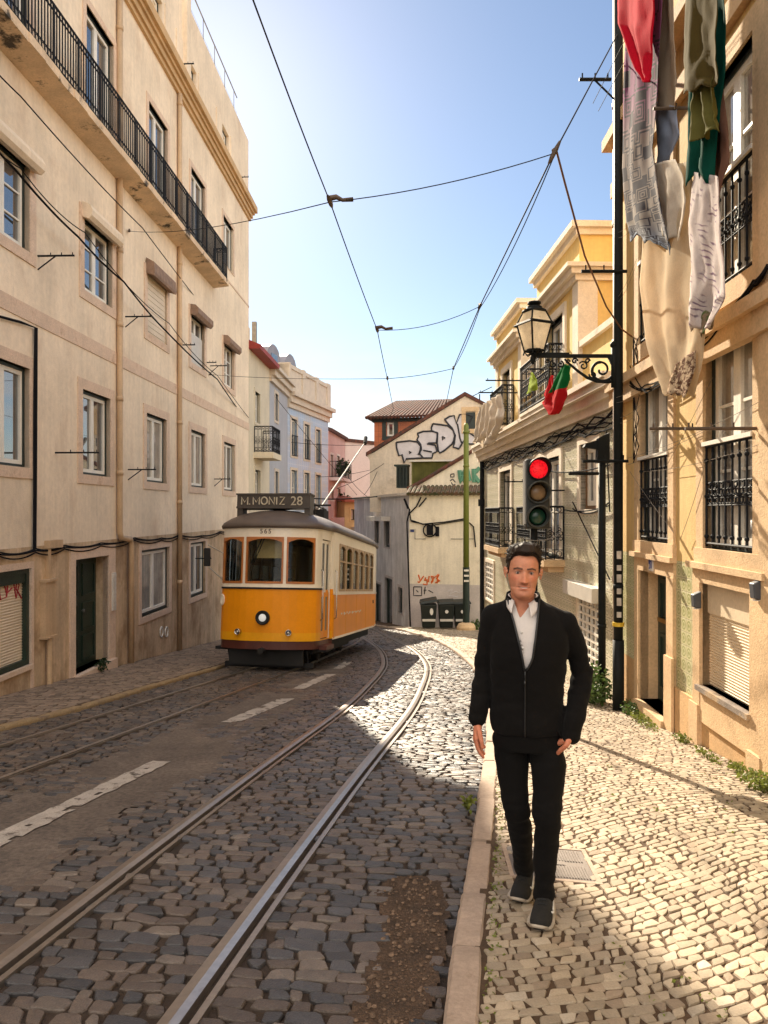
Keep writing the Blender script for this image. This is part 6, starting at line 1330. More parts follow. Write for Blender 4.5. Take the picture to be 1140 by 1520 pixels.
setp(mb.build('grass', M['leaf_y']), 'sparse short grass in the joints of the pavement setts', 'grass', kind='stuff')
# ================================================================ LAUNDRY
def interp(poly, t): 
    p = np.array(poly, float); d = np.linspace(0, 1, len(p)); return np.interp(t, d, p[:, 0]), np.interp(t, d, p[:, 1])
def cloth(name, label, cat, F, n, left, right, mat, fold=.04, freq=3.0, seed=0, nu=26, nv=44, drift=0.0, bottom=0.0, crumple=.006, attr=None, group='laundry hanging over the pavement'):
    """cloth hanging at distance n from facade F; left and right edges run top to bottom in photo pixels"""
    mb = MB(); vs = []
    for j in range(nv+1):
        v = j/nv; xl, yl = interp(left, v); xr_, yr_ = interp(right, v)
        ql, zl = F.hit(xl, yl, n); qr, zr_ = F.hit(xr_, yr_, n)
        for i in range(nu+1):
            u = i/nu; q = ql+(qr-ql)*u; z = zl+(zr_-zl)*u
            k = .35+.65*v
            d = fold*k*(math.sin((u*freq+.25*math.sin(v*2+seed)+seed)*6.283)+.5*noise.noise((u*3+seed, v*2.2, seed*3)))+drift*v*v+.5*fold*noise.noise((u*7, v*5, seed+9))+crumple*noise.noise((u*11, v*13, seed+2))
            zz = z+(bottom*noise.noise((u*6+seed, seed, 2)) if j > nv-3 else 0)
            vs.append(F.P(q, zz, n+d))
    mb.add(vs, [(j*(nu+1)+i, j*(nu+1)+i+1, (j+1)*(nu+1)+i+1, (j+1)*(nu+1)+i) for j in range(nv) for i in range(nu)])
    o = mb.build(name, mat, smooth=True); uv = o.data.uv_layers.new(name='UVMap')
    lv = np.empty(len(o.data.loops), np.int32); o.data.loops.foreach_get('vertex_index', lv)
    U_ = np.stack([(lv % (nu+1))/nu, (lv//(nu+1))/nv], 1); uv.data.foreach_set('uv', U_.ravel())
    s = o.modifiers.new('thickness', 'SOLIDIFY'); s.thickness = .004
    return setp(o, label, cat, group)
def cmat(name, c, trans=.35, **k): return pmat(name, c, .9, .08, 4, .06, .15, 200, spec=.08, trans=trans, **k)
def maze_mat(name):
    """towelling printed with concentric angular figures"""
    m = bpy.data.materials.new(name); n, l = nt(m); b = n['Principled BSDF']
    uv = n.new('ShaderNodeUVMap'); mp = n.new('ShaderNodeMapping'); mp.inputs['Scale'].default_value = (4.6, 17.0, 1); l.new(uv.outputs[0], mp.inputs['Vector'])
    vo = n.new('ShaderNodeTexVoronoi'); vo.distance = 'CHEBYCHEV'; vo.inputs['Scale'].default_value = 1.0; vo.inputs['Randomness'].default_value = .75; l.new(mp.outputs[0], vo.inputs['Vector'])
    ma = n.new('ShaderNodeMath'); ma.operation = 'MULTIPLY'; ma.inputs[1].default_value = 34; l.new(vo.outputs['Distance'], ma.inputs[0])
    si = n.new('ShaderNodeMath'); si.operation = 'SINE'; l.new(ma.outputs[0], si.inputs[0])
    gt = n.new('ShaderNodeMath'); gt.operation = 'GREATER_THAN'; gt.inputs[1].default_value = -.1; l.new(si.outputs[0], gt.inputs[0])
    sp = n.new('ShaderNodeSeparateXYZ'); l.new(uv.outputs[0], sp.inputs[0])
    ra = n.new('ShaderNodeValToRGB'); l.new(sp.outputs['Y'], ra.inputs['Fac']); e = ra.color_ramp.elements
    e[0].position = 0; e[0].color = (.22, .07, .16, 1); e[1].position = 1; e[1].color = (.22, .27, .36, 1)
    for p, c in ((.3, (.25, .085, .19, 1)), (.45, (.26, .21, .19, 1)), (.8, (.27, .23, .20, 1))): x = e.new(p); x.color = c
    mx = n.new('ShaderNodeMix'); mx.data_type = 'RGBA'; l.new(gt.outputs[0], mx.inputs['Factor']); l.new(ra.outputs[0], mx.inputs['A']); mx.inputs['B'].default_value = (.045, .04, .055, 1)
    l.new(mx.outputs['Result'], b.inputs['Base Color']); b.inputs['Roughness'].default_value = .95
    tr = n.new('ShaderNodeBsdfTranslucent'); l.new(mx.outputs['Result'], tr.inputs['Color']); ms = n.new('ShaderNodeMixShader'); ms.inputs[0].default_value = .3
    l.new(b.outputs[0], ms.inputs[1]); l.new(tr.outputs[0], ms.inputs[2]); l.new(ms.outputs[0], n['Material Output'].inputs['Surface'])
    return m
F = RF
cloth('patterned_sheet', 'long grey towelling sheet printed with maze figures hanging beside the black pole', 'sheet', F, .52, [(932, -60), (926, 120), (923, 250), (928, 330), (938, 352)], [(987, -60), (978, 100), (974, 220), (985, 300), (998, 378)], maze_mat('maze printed towelling'), .035, 1.6, .3, 30, 60, bottom=.15)
cloth('red_cloth', 'bright red cloth draped over the patterned sheet at the top', 'cloth', F, .62, [(922, -60), (919, 10), (921, 35), (945, 100), (958, 122)], [(970, -60), (969, 10), (966, 60), (964, 110), (963, 122)], cmat('red cotton', (.60, .008, .03)), .035, 1.4, 1.1, 20, 30)
cloth('beige_cloth', 'short beige cloth with pale squiggle hanging right of the patterned sheet', 'cloth', F, .42, [(985, -60), (980, 40), (975, 110), (975, 160)], [(996, -60), (1003, 60), (1008, 120), (1005, 162)], cmat('beige cotton', (.40, .32, .24)), .03, 1.2, 2.1, 16, 30)
cloth('blue_shirt', 'pale blue shirt hanging low between the beige cloth and the cream cloth', 'shirt', F, .40, [(974, 150), (974, 200), (976, 250)], [(1004, 158), (1012, 200), (992, 250)], cmat('pale blue cotton', (.33, .38, .50)), .03, 1.3, 3.2, 16, 26)
cloth('olive_towel', 'wide olive green towel hanging at the top in front of the green cloth', 'towel', F, .66, [(1018, -60), (1016, 20), (1013, 90), (1011, 141)], [(1064, -60), (1064, 20), (1063, 80), (1063, 126)], cmat('olive towelling', (.085, .062, .018), .2), .035, 1.1, .7, 22, 30, bottom=.05)
cloth('olive_towel', 'smaller folded olive towel hanging below and behind the wide one', 'towel', F, .60, [(1028, 100), (1027, 160), (1026, 208)], [(1062, 100), (1064, 160), (1067, 196)], cmat('light olive towelling', (.13, .12, .035), .25), .05, 2.4, 1.7, 24, 26, bottom=.06)
cloth('green_cloth', 'dark bottle green cloth with frayed hem between the olive towels and the wall', 'cloth', F, .50, [(1022, 30), (1018, 140), (1014, 270)], [(1076, -40), (1070, 110), (1054, 258)], cmat('bottle green cotton', (.006, .075, .055), .25), .04, 2, 2.9, 24, 36, bottom=.14)
cloth('brown_garment', 'dusty brown garment with dark sleeve hanging behind the green cloth', 'garment', F, .40, [(1058, 100), (1056, 190), (1044, 262), (1040, 285)], [(1068, 100), (1082, 200), (1083, 243), (1070, 292)], cmat('dusty brown cotton', (.21, .11, .08), .25), .04, 1.4, 3.3, 18, 30)
def flower_mat():
    m = cmat('white cloth printed with mauve leaves', (.76, .70, .69), .5); n, l = m.node_tree.nodes, m.node_tree.links; b = n['Principled BSDF']
    uv = n.new('ShaderNodeUVMap'); mp = n.new('ShaderNodeMapping'); mp.inputs['Scale'].default_value = (2.2, 5, 1); l.new(uv.outputs[0], mp.inputs['Vector'])
    wv = n.new('ShaderNodeTexWave'); wv.wave_type = 'RINGS'; wv.inputs['Scale'].default_value = 1.6; wv.inputs['Distortion'].default_value = 7; l.new(mp.outputs[0], wv.inputs['Vector'])
    nz = n.new('ShaderNodeTexNoise'); nz.inputs['Scale'].default_value = 1.3; l.new(mp.outputs[0], nz.inputs['Vector'])
    a = n.new('ShaderNodeMapRange'); a.inputs['From Min'].default_value = .80; a.inputs['From Max'].default_value = .9; l.new(wv.outputs['Fac'], a.inputs['Value'])
    c = n.new('ShaderNodeMapRange'); c.inputs['From Min'].default_value = .5; c.inputs['From Max'].default_value = .58; l.new(nz.outputs['Fac'], c.inputs['Value'])
    mu = n.new('ShaderNodeMath'); mu.operation = 'MULTIPLY'; l.new(a.outputs[0], mu.inputs[0]); l.new(c.outputs[0], mu.inputs[1])
    mx = n.new('ShaderNodeMix'); mx.data_type = 'RGBA'; src = b.inputs['Base Color'].links[0].from_socket; l.new(mu.outputs[0], mx.inputs['Factor']); l.new(src, mx.inputs['A']); mx.inputs['B'].default_value = (.18, .10, .22, 1)
    l.new(mx.outputs['Result'], b.inputs['Base Color']); return m
cloth('floral_sheet', 'white sheet printed with mauve leaves and a fringed hem, hanging before the lower window', 'sheet', F, .50, [(1030, 255), (1022, 330), (1028, 400), (1026, 485)], [(1068, 262), (1072, 340), (1082, 440), (1058, 488)], flower_mat(), .03, 1.2, 4.2, 26, 40, bottom=.03)
cloth('cream_sheet', 'long cream sheet with scalloped hem hanging lowest of all the laundry', 'sheet', F, .46, [(972, 250), (956, 320), (950, 420), (960, 500), (978, 555), (992, 585)], [(1022, 240), (1048, 330), (1050, 430), (1046, 500), (1036, 550), (1024, 590)], cmat('cream cotton', (.84, .74, .58), .65), .034, 2.4, 5.1, 56, 70, bottom=.10)
cloth('white_cloth', 'crumpled white cloth hanging under the blue shirt behind the patterned sheet', 'cloth', F, .49, [(974, 242), (975, 280), (978, 320), (984, 352)], [(1002, 236), (1018, 262), (1022, 300), (1012, 356)], cmat('white muslin', (.74, .68, .60), .5), .03, 1.7, 6.3, 18, 26, bottom=.08)
cloth('fringed_mat', 'small dusky mat with ragged fringe hanging below the floral sheet', 'mat', F, .47, [(1026, 440), (1024, 470), (1028, 486)], [(1058, 440), (1060, 465), (1054, 492)], pmat('dusky woven mat', (.30, .22, .15), .95, .3, 20, .3, stain=(.12, .16, .06), stain_t=(.5, .56), stain_scale=12, spec=.05, trans=.3), .02, 1.5, 7.1, 18, 18, bottom=.12)
zb = pmat('brown zebra striped cotton', (.50, .38, .26), .95, .05, 3, .05, spec=.05, trans=.4, stain=(.14, .07, .045), stain_t=(.49, .51), stain_scale=16, stain_z=2.2)
cloth('striped_cloth', 'brown zebra striped cloth end showing at the bottom of the cream sheet', 'cloth', F, .50, [(1004, 540), (996, 565), (992, 585)], [(1032, 520), (1030, 555), (1022, 592)], zb, .02, 1.2, 8.3, 16, 18, bottom=.06)
for (n_, z_, lb) in ((.52, 6.75, 'outer clothes line along the yellow house'), (.45, 6.65, 'inner clothes line along the yellow house')):
    mb = MB(); mb.tube([F.P(3, z_+.1, n_), F.P(6, z_-.05, n_), F.P(9.6, z_+.1, n_)], .004, 5); setp(mb.build('clothes_line', M['wire']), lb, 'clothes line')
for i, (a, b) in enumerate((((918, 440, 9.5), (945, 385, 8.6)), ((918, 345, 9.5), (950, 318, 8.6)), ((920, 620, 9.5), (952, 600, 9.2)), ((915, 590, 9.5), (985, 555, 8.9)))):
    mb = MB(); mb.tube(sag(U(*a), U(*b), .03), .002, 5); mb.tube(sag(U(a[0], a[1]+8, a[2]), U(b[0], b[1]+6, b[2]), .05), .0018, 5); setp(mb.build('clothes_line', M['pale_cable']), ('pale double line from the pole towards the patterned sheet hem', 'pale double line behind the patterned sheet', 'pale double line level with the lower window heads', 'pale double line under the cream sheet')[i], 'clothes line')
G2 = 'laundry on the tiled house'
cloth('lime_cloth', 'lime green cloth pegged to a bracket left of the flag', 'cloth', R2F, .55, [(788, 553), (783, 572), (781, 585)], [(791, 553), (797, 568), (797, 579)], cmat('lime cotton', (.36, .47, .05)), .04, 1, .4, 12, 14, group=G2)
cloth('flag', 'red and green flag drooping from the balcony rail under the lamp bracket', 'flag', R2F, .62, [(836, 540), (820, 575), (808, 598), (818, 616)], [(847, 543), (846, 562), (840, 590), (826, 614)], (lambda: None)() or cmat('red flag cloth', (.62, .02, .025)), .05, 1.6, 1.2, 16, 24, group=G2)
fl = bpy.data.objects['flag']; fl.data.materials.append(cmat('green flag cloth', (.012, .22, .06)))
for p in fl.data.polygons:
    if p.vertices[0]//17 < 11: p.material_index = 1
cloth('red_pennant', 'red pointed cloth hanging left of the flag', 'cloth', R2F, .6, [(819, 557), (811, 585), (810, 602)], [(821, 557), (823, 580), (821, 604)], cmat('red pennant cloth', (.60, .02, .03)), .04, 1, 2.2, 12, 16, group=G2)
cloth('white_laundry', 'bunched white laundry hanging at the far end of the tiled house', 'laundry', R2F, .75, [(713, 603), (709, 630), (706, 660)], [(742, 585), (745, 620), (733, 655)], cmat('white cotton', (.80, .74, .66), .5), .10, 4.5, .9, 40, 24, bottom=.2, group=G2)
# ================================================================ PEOPLE
def remeshed(mb, voxel, smooth=4):
    me = bpy.data.meshes.new('shape'); me.from_pydata(mb.v, [], mb.f); me.update(); o = bpy.data.objects.new('shape', me); COL.objects.link(o)
    bm = bmesh.new(); bm.from_mesh(me); bmesh.ops.recalc_face_normals(bm, faces=bm.faces); bm.to_mesh(me); bm.free()
    r = o.modifiers.new('r', 'REMESH'); r.mode = 'VOXEL'; r.voxel_size = voxel; r.adaptivity = 0
    if smooth: s = o.modifiers.new('s', 'SMOOTH'); s.factor = .5; s.iterations = smooth
    dg = bpy.context.evaluated_depsgraph_get(); dg.update(); out = bpy.data.meshes.new_from_object(o.evaluated_get(dg)); bpy.data.objects.remove(o); return out
def capsules(mb, pts, rads, n=14):
    pts = [Vector(p) for p in pts]
    for i, p in enumerate(pts):
        mb.ball(p, rads[i], n)
        if i: mb.tube([pts[i-1], p], [rads[i-1], rads[i]], n)
def loft(mb, rings, n=36, e=2.2):
    vs = []
    for (z, cx, cy, rx, ry) in rings:
        for k in range(n):
            w = 2*math.pi*k/n; c, s = math.cos(w), math.sin(w)
            vs.append((cx+rx*math.copysign(abs(c)**(2/e), c), cy+ry*math.copysign(abs(s)**(2/e), s), z))
    m = len(rings); mb.add(vs, [(j*n+k, j*n+(k+1) % n, (j+1)*n+(k+1) % n, (j+1)*n+k) for j in range(m-1) for k in range(n)]+[tuple(range(n))[::-1], tuple(range((m-1)*n, m*n))])
def co(me): a = np.empty(len(me.vertices)*3); me.vertices.foreach_get('co', a); return a.reshape(-1, 3)
def setco(me, a): me.vertices.foreach_set('co', a.ravel()); me.update()
def nrm(me): a = np.empty(len(me.vertices)*3); me.vertices.foreach_get('normal', a); return a.reshape(-1, 3)
def link_local(me, name, parent, mats, smooth=True):
    """mesh given in the parent's own coordinates"""
    me.materials.clear(); [me.materials.append(m) for m in mats]; me.name = name
    if smooth: me.polygons.foreach_set('use_smooth', [True]*len(me.polygons))
    o = bpy.data.objects.new(name, me); COL.objects.link(o)
    if parent is not None: o.parent = parent; WM[o] = WM[parent]; ALLC.setdefault(parent, []).append(o)
    return o
def mesh_of(mb): me = bpy.data.meshes.new('m'); me.from_pydata(mb.v, [], mb.f); me.update(); return me
def skin_mat(name):
    m = pmat(name, (0, 0, 0), .55, .10, 40, .10, .15, 420, attr=True, spec=.35); b = m.node_tree.nodes['Principled BSDF']
    b.inputs['Subsurface Weight'].default_value = .15; b.inputs['Subsurface Radius'].default_value = (.012, .004, .002); b.inputs['Subsurface Scale'].default_value = 1.0
    return m
HP = [(-.004, .012, -.066, -.030), (.004, .034, -.084, -.012), (.014, .044, -.093, .0), (.028, .051, -.096, .015), (.045, .0575, -.093, .035), (.062, .0625, -.094, .05), (.085, .068, -.094, .062), (.105, .0715, -.091, .076), (.124, .073, -.087, .088), (.145, .0735, -.092, .095),
      (.165, .074, -.093, .098), (.185, .072, -.088, .096), (.205, .0645, -.072, .085), (.220, .050, -.050, .066), (.230, .028, -.024, .038), (.234, .004, .0, .01)]
HP0 = np.array(HP); hz0 = np.linspace(-.03, .26, 581); gk = np.exp(-(np.arange(-24, 25)*.0005/.0055)**2); gk /= gk.sum()
def smooth_col(k):      # soften the profile between its stations, keeping the crown and chin ends
    v = np.interp(hz0, HP0[:, 0], HP0[:, k]); return np.convolve(np.pad(v, 24, 'edge'), gk, 'valid')
HPa = np.stack([hz0]+[smooth_col(k) for k in (1, 2, 3)], 1)
def head_pt(w, z, off=0.0):
    """w: azimuth, 0 = face front (-y); z above the chin"""
    hw = np.interp(z, HPa[:, 0], HPa[:, 1])+off; f = np.interp(z, HPa[:, 0], HPa[:, 2])-off; b = np.interp(z, HPa[:, 0], HPa[:, 3])+off
    c, s = math.cos(w), math.sin(w); e = 2.35
    yc = f*.30+b*.70 if b > .04 else (f+b)/2; 
    x = hw*math.copysign(abs(s)**(2/e), s); y = yc+(f-yc)*abs(c)**(2/e) if c > 0 else yc+(b-yc)*abs(c)**(2/e)
    return Vector((x, y, z))
def g2(x, z, cx, cz, sx, sz): return math.exp(-((x-cx)/sx)**2-((z-cz)/sz)**2)
def face_disp(x, z):
    d = 0
    t = (z-.080)/(.129-.080)
    if -.25 < t < 1.25: tt = min(max(t, 0), 1); d += (.023*(1-tt)**.8+.005)*math.exp(-(x/(.0095+.003*(1-tt)))**2)*min(1, (t+.25)/.25)*min(1, (1.25-t)/.25)
    for s in (-1, 1):
        d += .008*g2(x, z, s*.0125, .081, .0075, .006)-.011*g2(x, z, s*.031, .124, .017, .010)+.0045*g2(x, z, s*.030, .141, .024, .007)+.004*g2(x, z, s*.046, .103, .016, .014)-.003*g2(x, z, s*.047, .066, .014, .018)-.004*g2(x, z, s*.027, .057, .005, .005)
    d += .0055*g2(x, z, 0, .0605, .021, .0040)+.0060*g2(x, z, 0, .0490, .018, .0045)-.0055*g2(x, z, 0, .0550, .024, .0024)-.003*g2(x, z, 0, .039, .018, .006)+.005*g2(x, z, 0, .020, .016, .012)-.002*g2(x, z, 0, .069, .004, .006)-.0035*(g2(x, z, .026, .073, .006, .014)+g2(x, z, -.026, .073, .006, .014))
    return d
def build_head(mb, M4):
    n = 120; zs = np.concatenate([np.linspace(-.004, .2, 96), np.linspace(.203, .234, 14)]); vs = []
    for z in zs:
        for k in range(n):
            w = 2*math.pi*k/n; p = head_pt(w, float(z)); c = math.cos(w)
            if c > .1: p.y -= face_disp(p.x, float(z))*min(1, (c-.1)/.4)
            vs.append(M4 @ p)
    m = len(zs); mb.add(vs, [(j*n+k, j*n+(k+1) % n, (j+1)*n+(k+1) % n, (j+1)*n+k) for j in range(m-1) for k in range(n)]+[tuple(range(n))[::-1], tuple(range((m-1)*n, m*n))])
    for s in (-1, 1):
        for (zz_, yy_, rr_) in ((.1300, -.0775, .0030), (.1175, -.0765, .0026)): mb.tube([M4 @ Vector((s*(.031+dx), yy_+abs(dx)**2*28, zz_-(.9 if zz_ > .124 else -.9)*abs(dx)**2*14)) for dx in (-.0155, -.008, 0, .008, .0155)], rr_, 8)
    for s in (-1, 1):
        for (dy, dz, r) in ((.0, .128, .013), (.006, .142, .013), (.016, .146, .012), (.022, .136, .011), (.018, .122, .010), (.010, .110, .009), (.004, .104, .008), (.010, .128, .009)):
            mb.ball(M4 @ Vector((s*(.0785+.55*dy), dy+.004, dz-.008)), r*.82, 8, (.55, 1, 1))
def paint_skin(me, Hinv, base, hair_c, eyes=True):
    a = co(me); N = len(a); C = np.tile(np.array([*base, 1.0]), (N, 1)); L = np.array([Hinv @ Vector(p) for p in a])
    x, y, z = L[:, 0], L[:, 1], L[:, 2]; front = (y < -.03)
    def mixin(mask, col, k): k = np.clip(mask*k, 0, 1)[:, None]; C[:, :3] = C[:, :3]*(1-k)+np.array(col)*k
    G = lambda cx, cz, sx, sz: np.exp(-((x-cx)/sx)**2-((z-cz)/sz)**2)*front
    red = np.array(base)*np.array((1.08, .72, .70)); dark = np.array(base)*.42
    mixin(np.maximum(G(0, .0605, .018, .0030), G(0, .0495, .015, .0038)), np.array(base)*np.array((.95, .50, .52)), .9)
    cz = .0548+.0032*(x/.024)**2; mixin(np.exp(-(x/.0165)**4-((z-cz)/.0026)**2)*front, (.62, .54, .48), .95); mixin(np.exp(-(x/.022)**4-((z-cz-.0032)/.0011)**2)*front, np.array(base)*.25, .85); mixin(G(-.0235, .0580, .0035, .003), np.array(base)*.25, .8); mixin(G(.0235, .0580, .0035, .003), np.array(base)*.25, .8)
    for s in (-1, 1): mixin(np.exp(-((x-s*(.0215+.35*(.083-z)))/.0030)**2-((z-.070)/.014)**2)*front, np.array(base)*.5, .45)
    for s in (-1, 1):
        mixin(G(s*.046, .098, .02, .016), red, .5); mixin(G(s*.011, .0775, .004, .0028), dark, .8)
        br = np.exp(-((z-(.1415+.004*np.clip((np.abs(x)-.012)/.02, 0, 1)-.005*np.clip((np.abs(x)-.034)/.014, 0, 2)))/.0036)**2)*front*(np.sign(x) == s)*(np.abs(x) > .010)*(np.abs(x) < .052)
        mixin(np.clip(br*1.35, 0, 1), hair_c, .96)
        mixin(G(s*.031, .124, .0135, .0048), (.012, .007, .005), .55)
        mixin(G(s*.031, .1300, .0155, .0016), (.012, .007, .005), .9)
    mixin(G(0, .083, .02, .02), red, .35)
    beard = ((z < .076) & (z > -.01) & (y < .01)).astype(float)*np.clip((.076-z)/.012, 0, 1)
    mixin(beard*(1-G(0, .055, .023, .011)), np.array(base)*np.array((.66, .56, .52)), .25)
    mixin(G(0, .0680, .026, .0040), np.array(base)*np.array((.40, .34, .33)), .75)
    hands = L[:, 2] < -.3
    C[hands, :3] = C[hands, :3]*np.array((1.02, .86, .82))
    ca = me.color_attributes.new('Col', 'FLOAT_COLOR', 'POINT'); ca.data.foreach_set('color', C.ravel())
def eyeball_cols(): pass
def add_eyes(me, M4, look=(0, -1, 0)):
    """eyeballs joined into the body mesh, coloured by vertex"""
    bm = bmesh.new(); bm.from_mesh(me); lay = bm.verts.layers.float_color['Col']
    for s in (-1, 1):
        c = Vector((s*.031, -.0700, .1235)); tmp = MB(); tmp.ball((0, 0, 0), .0108, 20)
        bv = []
        for v in tmp.v:
            v = Vector(v); q = bm.verts.new(M4 @ (c+v)); d = v.normalized().dot(Vector((0, -1, -.05)).normalized())
            q[lay] = (.01, .008, .006, 1) if d > .965 else ((.055, .03, .016, 1) if d > .84 else (.36, .27, .23, 1)); bv.append(q)
        for f in tmp.f:
            try: bm.faces.new([bv[i] for i in f])
            except ValueError: pass
    bm.to_mesh(me); bm.free()
# ---------------------------------------------------------------- the man
MO = Vector((.678, 3.55, pz(3.55)))
man_rot = -math.atan2(.678, 3.55)
BASE = (.56, .235, .135); HAIR = (.016, .010, .007)
ROT = Matrix.Translation(MO) @ Matrix.Rotation(man_rot, 4, 'Z')
def gl(x, y): w = ROT @ Vector((x, y, 0)); return pz(w.y)-MO.z+.004
HM = Matrix.Translation((-.016, -.02, 1.512)) @ Matrix.Rotation(R(3), 4, 'Y') @ Matrix.Rotation(R(4), 4, 'Z') @ Matrix.Rotation(R(-2), 4, 'X')
mb = MB(); build_head(mb, HM)
capsules(mb, [(-.010, .022, 1.40), (-.014, .008, 1.50), (-.016, .0, 1.56)], [.062, .056, .055], 18)
capsules(mb, [(-.055, -.02, 1.44), (-.012, -.025, 1.415), (.040, -.02, 1.44)], [.035, .04, .035])
loft(mb, [(.84, .01, .02, .13, .09), (1.0, .005, .02, .125, .085), (1.2, .005, .02, .14, .095), (1.36, .01, .02, .14, .085), (1.43, -.005, .02, .07, .06)])
RSH, RE, RW = Vector((-.150, .02, 1.412)), Vector((-.196, .035, 1.145)), Vector((-.228, -.05, .925))
LSH, LE, LW = Vector((.188, .02, 1.392)), Vector((.272, .085, 1.145)), Vector((.205, -.055, .885))
capsules(mb, [RSH, RE, RW+Vector((0, 0, .02)), RW], [.042, .032, .026, .026]); capsules(mb, [LSH, LE, LW], [.042, .030, .027])
hipR, kneeR, ankR = Vector((-.075, .03, .85)), Vector((-.040, .02, .48)), Vector((-.004, .25, .11))
hipL, kneeL, ankL = Vector((.105, .02, .85)), Vector((.098, -.055, .49)), Vector((.083, -.005, .12))
capsules(mb, [hipR, kneeR, ankR], [.07, .045, .028]); capsules(mb, [hipL, kneeL, ankL], [.07, .045, .028])
capsules(mb, [ankR, Vector((-.0, .24, .05))], [.026, .024]); capsules(mb, [ankL, Vector((.083, -.01, .055))], [.026, .024])
# hanging hand: palm towards the thigh, thumb forward, fingers slightly curled
K = RW+Vector((-.004, -.012, -.078))
kn = [K+Vector((.004, -.033, .004)), K+Vector((-.003, -.012, -.004)), K+Vector((-.002, .010, -.003)), K+Vector((.003, .029, .006))]
for q in kn: capsules(mb, [RW+Vector((0, (q.y-K.y)*.5, -.012)), q], [.0165, .0115], 10)
capsules(mb, [RW+Vector((.004, -.012, -.02)), K+Vector((.006, -.010, .02))], [.022, .018], 12)
fl_ = [(.040, .025, .020), (.044, .028, .021), (.041, .026, .020), (.032, .020, .018)]
for i, q in enumerate(kn):
    p0 = q; pts = [p0]
    for L_, d in zip(fl_[i], ((.22+.05*i, -.10+.06*i, -1), (.42+.08*i, -.04+.04*i, -.92), (.60+.1*i, 0, -.80))): pts.append(pts[-1]+Vector(d).normalized()*L_)
    capsules(mb, pts, [.0100, .0090, .0082, .0070], 10)
capsules(mb, [RW+Vector((.006, -.026, -.018)), RW+Vector((.016, -.050, -.045)), RW+Vector((.025, -.062, -.078)), RW+Vector((.030, -.062, -.108))], [.015, .0125, .0105, .0085], 10)
# pocketed hand: thumb base shows above the pocket, fingers inside
KL_ = LW+Vector((-.070, .060, -.062))
for dy, ln in ((-.03, .085), (-.01, .095), (.012, .09), (.03, .07)):
    capsules(mb, [LW+Vector((0, dy*.5, -.01)), KL_+Vector((0, dy, 0)), KL_+Vector((-.010, dy*.8, -ln*.55)), KL_+Vector((-.014, dy*.6, -ln))], [.0165, .012, .0095, .0075], 10)
capsules(mb, [LW+Vector((-.004, -.028, -.012)), LW+Vector((-.020, -.040, -.040)), LW+Vector((-.045, -.020, -.070)), LW+Vector((-.060, .0, -.095))], [.015, .0125, .011, .009], 10)
body_me = remeshed(mb, .0032, 2); paint_skin(body_me, HM.inverted(), BASE, HAIR); add_eyes(body_me, HM)
man = link_local(body_me, 'person', None, [skin_mat('warm skin')]); man.location = MO; man.rotation_euler = (0, 0, man_rot)
WM[man] = ROT
setp(man, 'dark haired man in black jacket and trousers walking along the pavement', 'person')
M['black_cloth'] = pmat('black wool cloth', (.0048, .0038, .0033), .9, .15, 6, .15, .25, 260, spec=.15, sheen=.03)
M['black_trouser'] = pmat('black trouser cloth', (.0046, .0038, .0034), .9, .15, 6, .12, .2, 260, spec=.15, sheen=.02)
def wrinkle(me, amp, f, seed, mask=None):
    a = co(me); nn = nrm(me); d = np.array([noise.noise((p[0]*f[0]+seed, p[1]*f[1], p[2]*f[2]))+.5*noise.noise((p[0]*f[0]*2.3+seed, p[1]*f[1]*2.3, p[2]*f[2]*2.1+5)) for p in a])
    if mask is not None: d *= np.array([mask(p) for p in a])
    setco(me, a+nn*(d*amp)[:, None])
# jacket
mb = MB()
loft(mb, [(.872, .008, .015, .170, .116), (.888, .008, .015, .174, .120), (.92, .006, .015, .178, .122), (1.02, .004, .015, .172, .120), (1.12, .006, .014, .176, .126), (1.24, .012, .012, .186, .134), (1.32, .016, .014, .188, .132), (1.385, .016, .02, .178, .118), (1.43, .012, .022, .162, .104), (1.462, .004, .022, .132, .092), (1.490, -.006, .020, .098, .080), (1.512, -.012, .016, .078, .072), (1.530, -.013, .012, .071, .068)], 48, 2.3)
capsules(mb, [RSH+Vector((.03, 0, -.01)), RSH, RSH.lerp(RE, .5)+Vector((-.006, 0, 0)), RE, RE.lerp(RW, .55)+Vector((-.002, .0, 0)), RW+Vector((.004, .012, .045)), RW+Vector((0, .0, .012))], [.068, .063, .055, .050, .047, .045, .043], 20)
capsules(mb, [LSH+Vector((-.03, 0, -.01)), LSH, LSH.lerp(LE, .5)+Vector((.008, 0, 0)), LE, LE.lerp(LW, .5)+Vector((.004, .0, 0)), LW+Vector((.012, .012, .045)), LW+Vector((.004, .0, -.004))], [.060, .058, .053, .050, .048, .046, .044], 20)
capsules(mb, [Vector((-.055, .02, 1.452)), RSH+Vector((.02, 0, .012))], [.055, .058], 18); capsules(mb, [Vector((.045, .02, 1.450)), LSH+Vector((-.02, 0, .004))], [.055, .056], 18)
jm = remeshed(mb, .0062, 6); 
def arm_fold(p):
    d = min((Vector(p)-RE).length, (Vector(p)-LE).length); return .35+1.2*math.exp(-(d/.13)**2)+.5*math.exp(-((p[2]-.93)/.10)**2)
wrinkle(jm, .0085, (9, 9, 16), 3.0, arm_fold)
VL = np.array([(1.181, -.003), (1.24, -.013), (1.30, -.026), (1.40, -.052), (1.47, -.074), (1.53, -.088)]); VR = np.array([(1.181, -.001), (1.215, .020), (1.245, .032), (1.34, .046), (1.423, .056), (1.53, .066)])
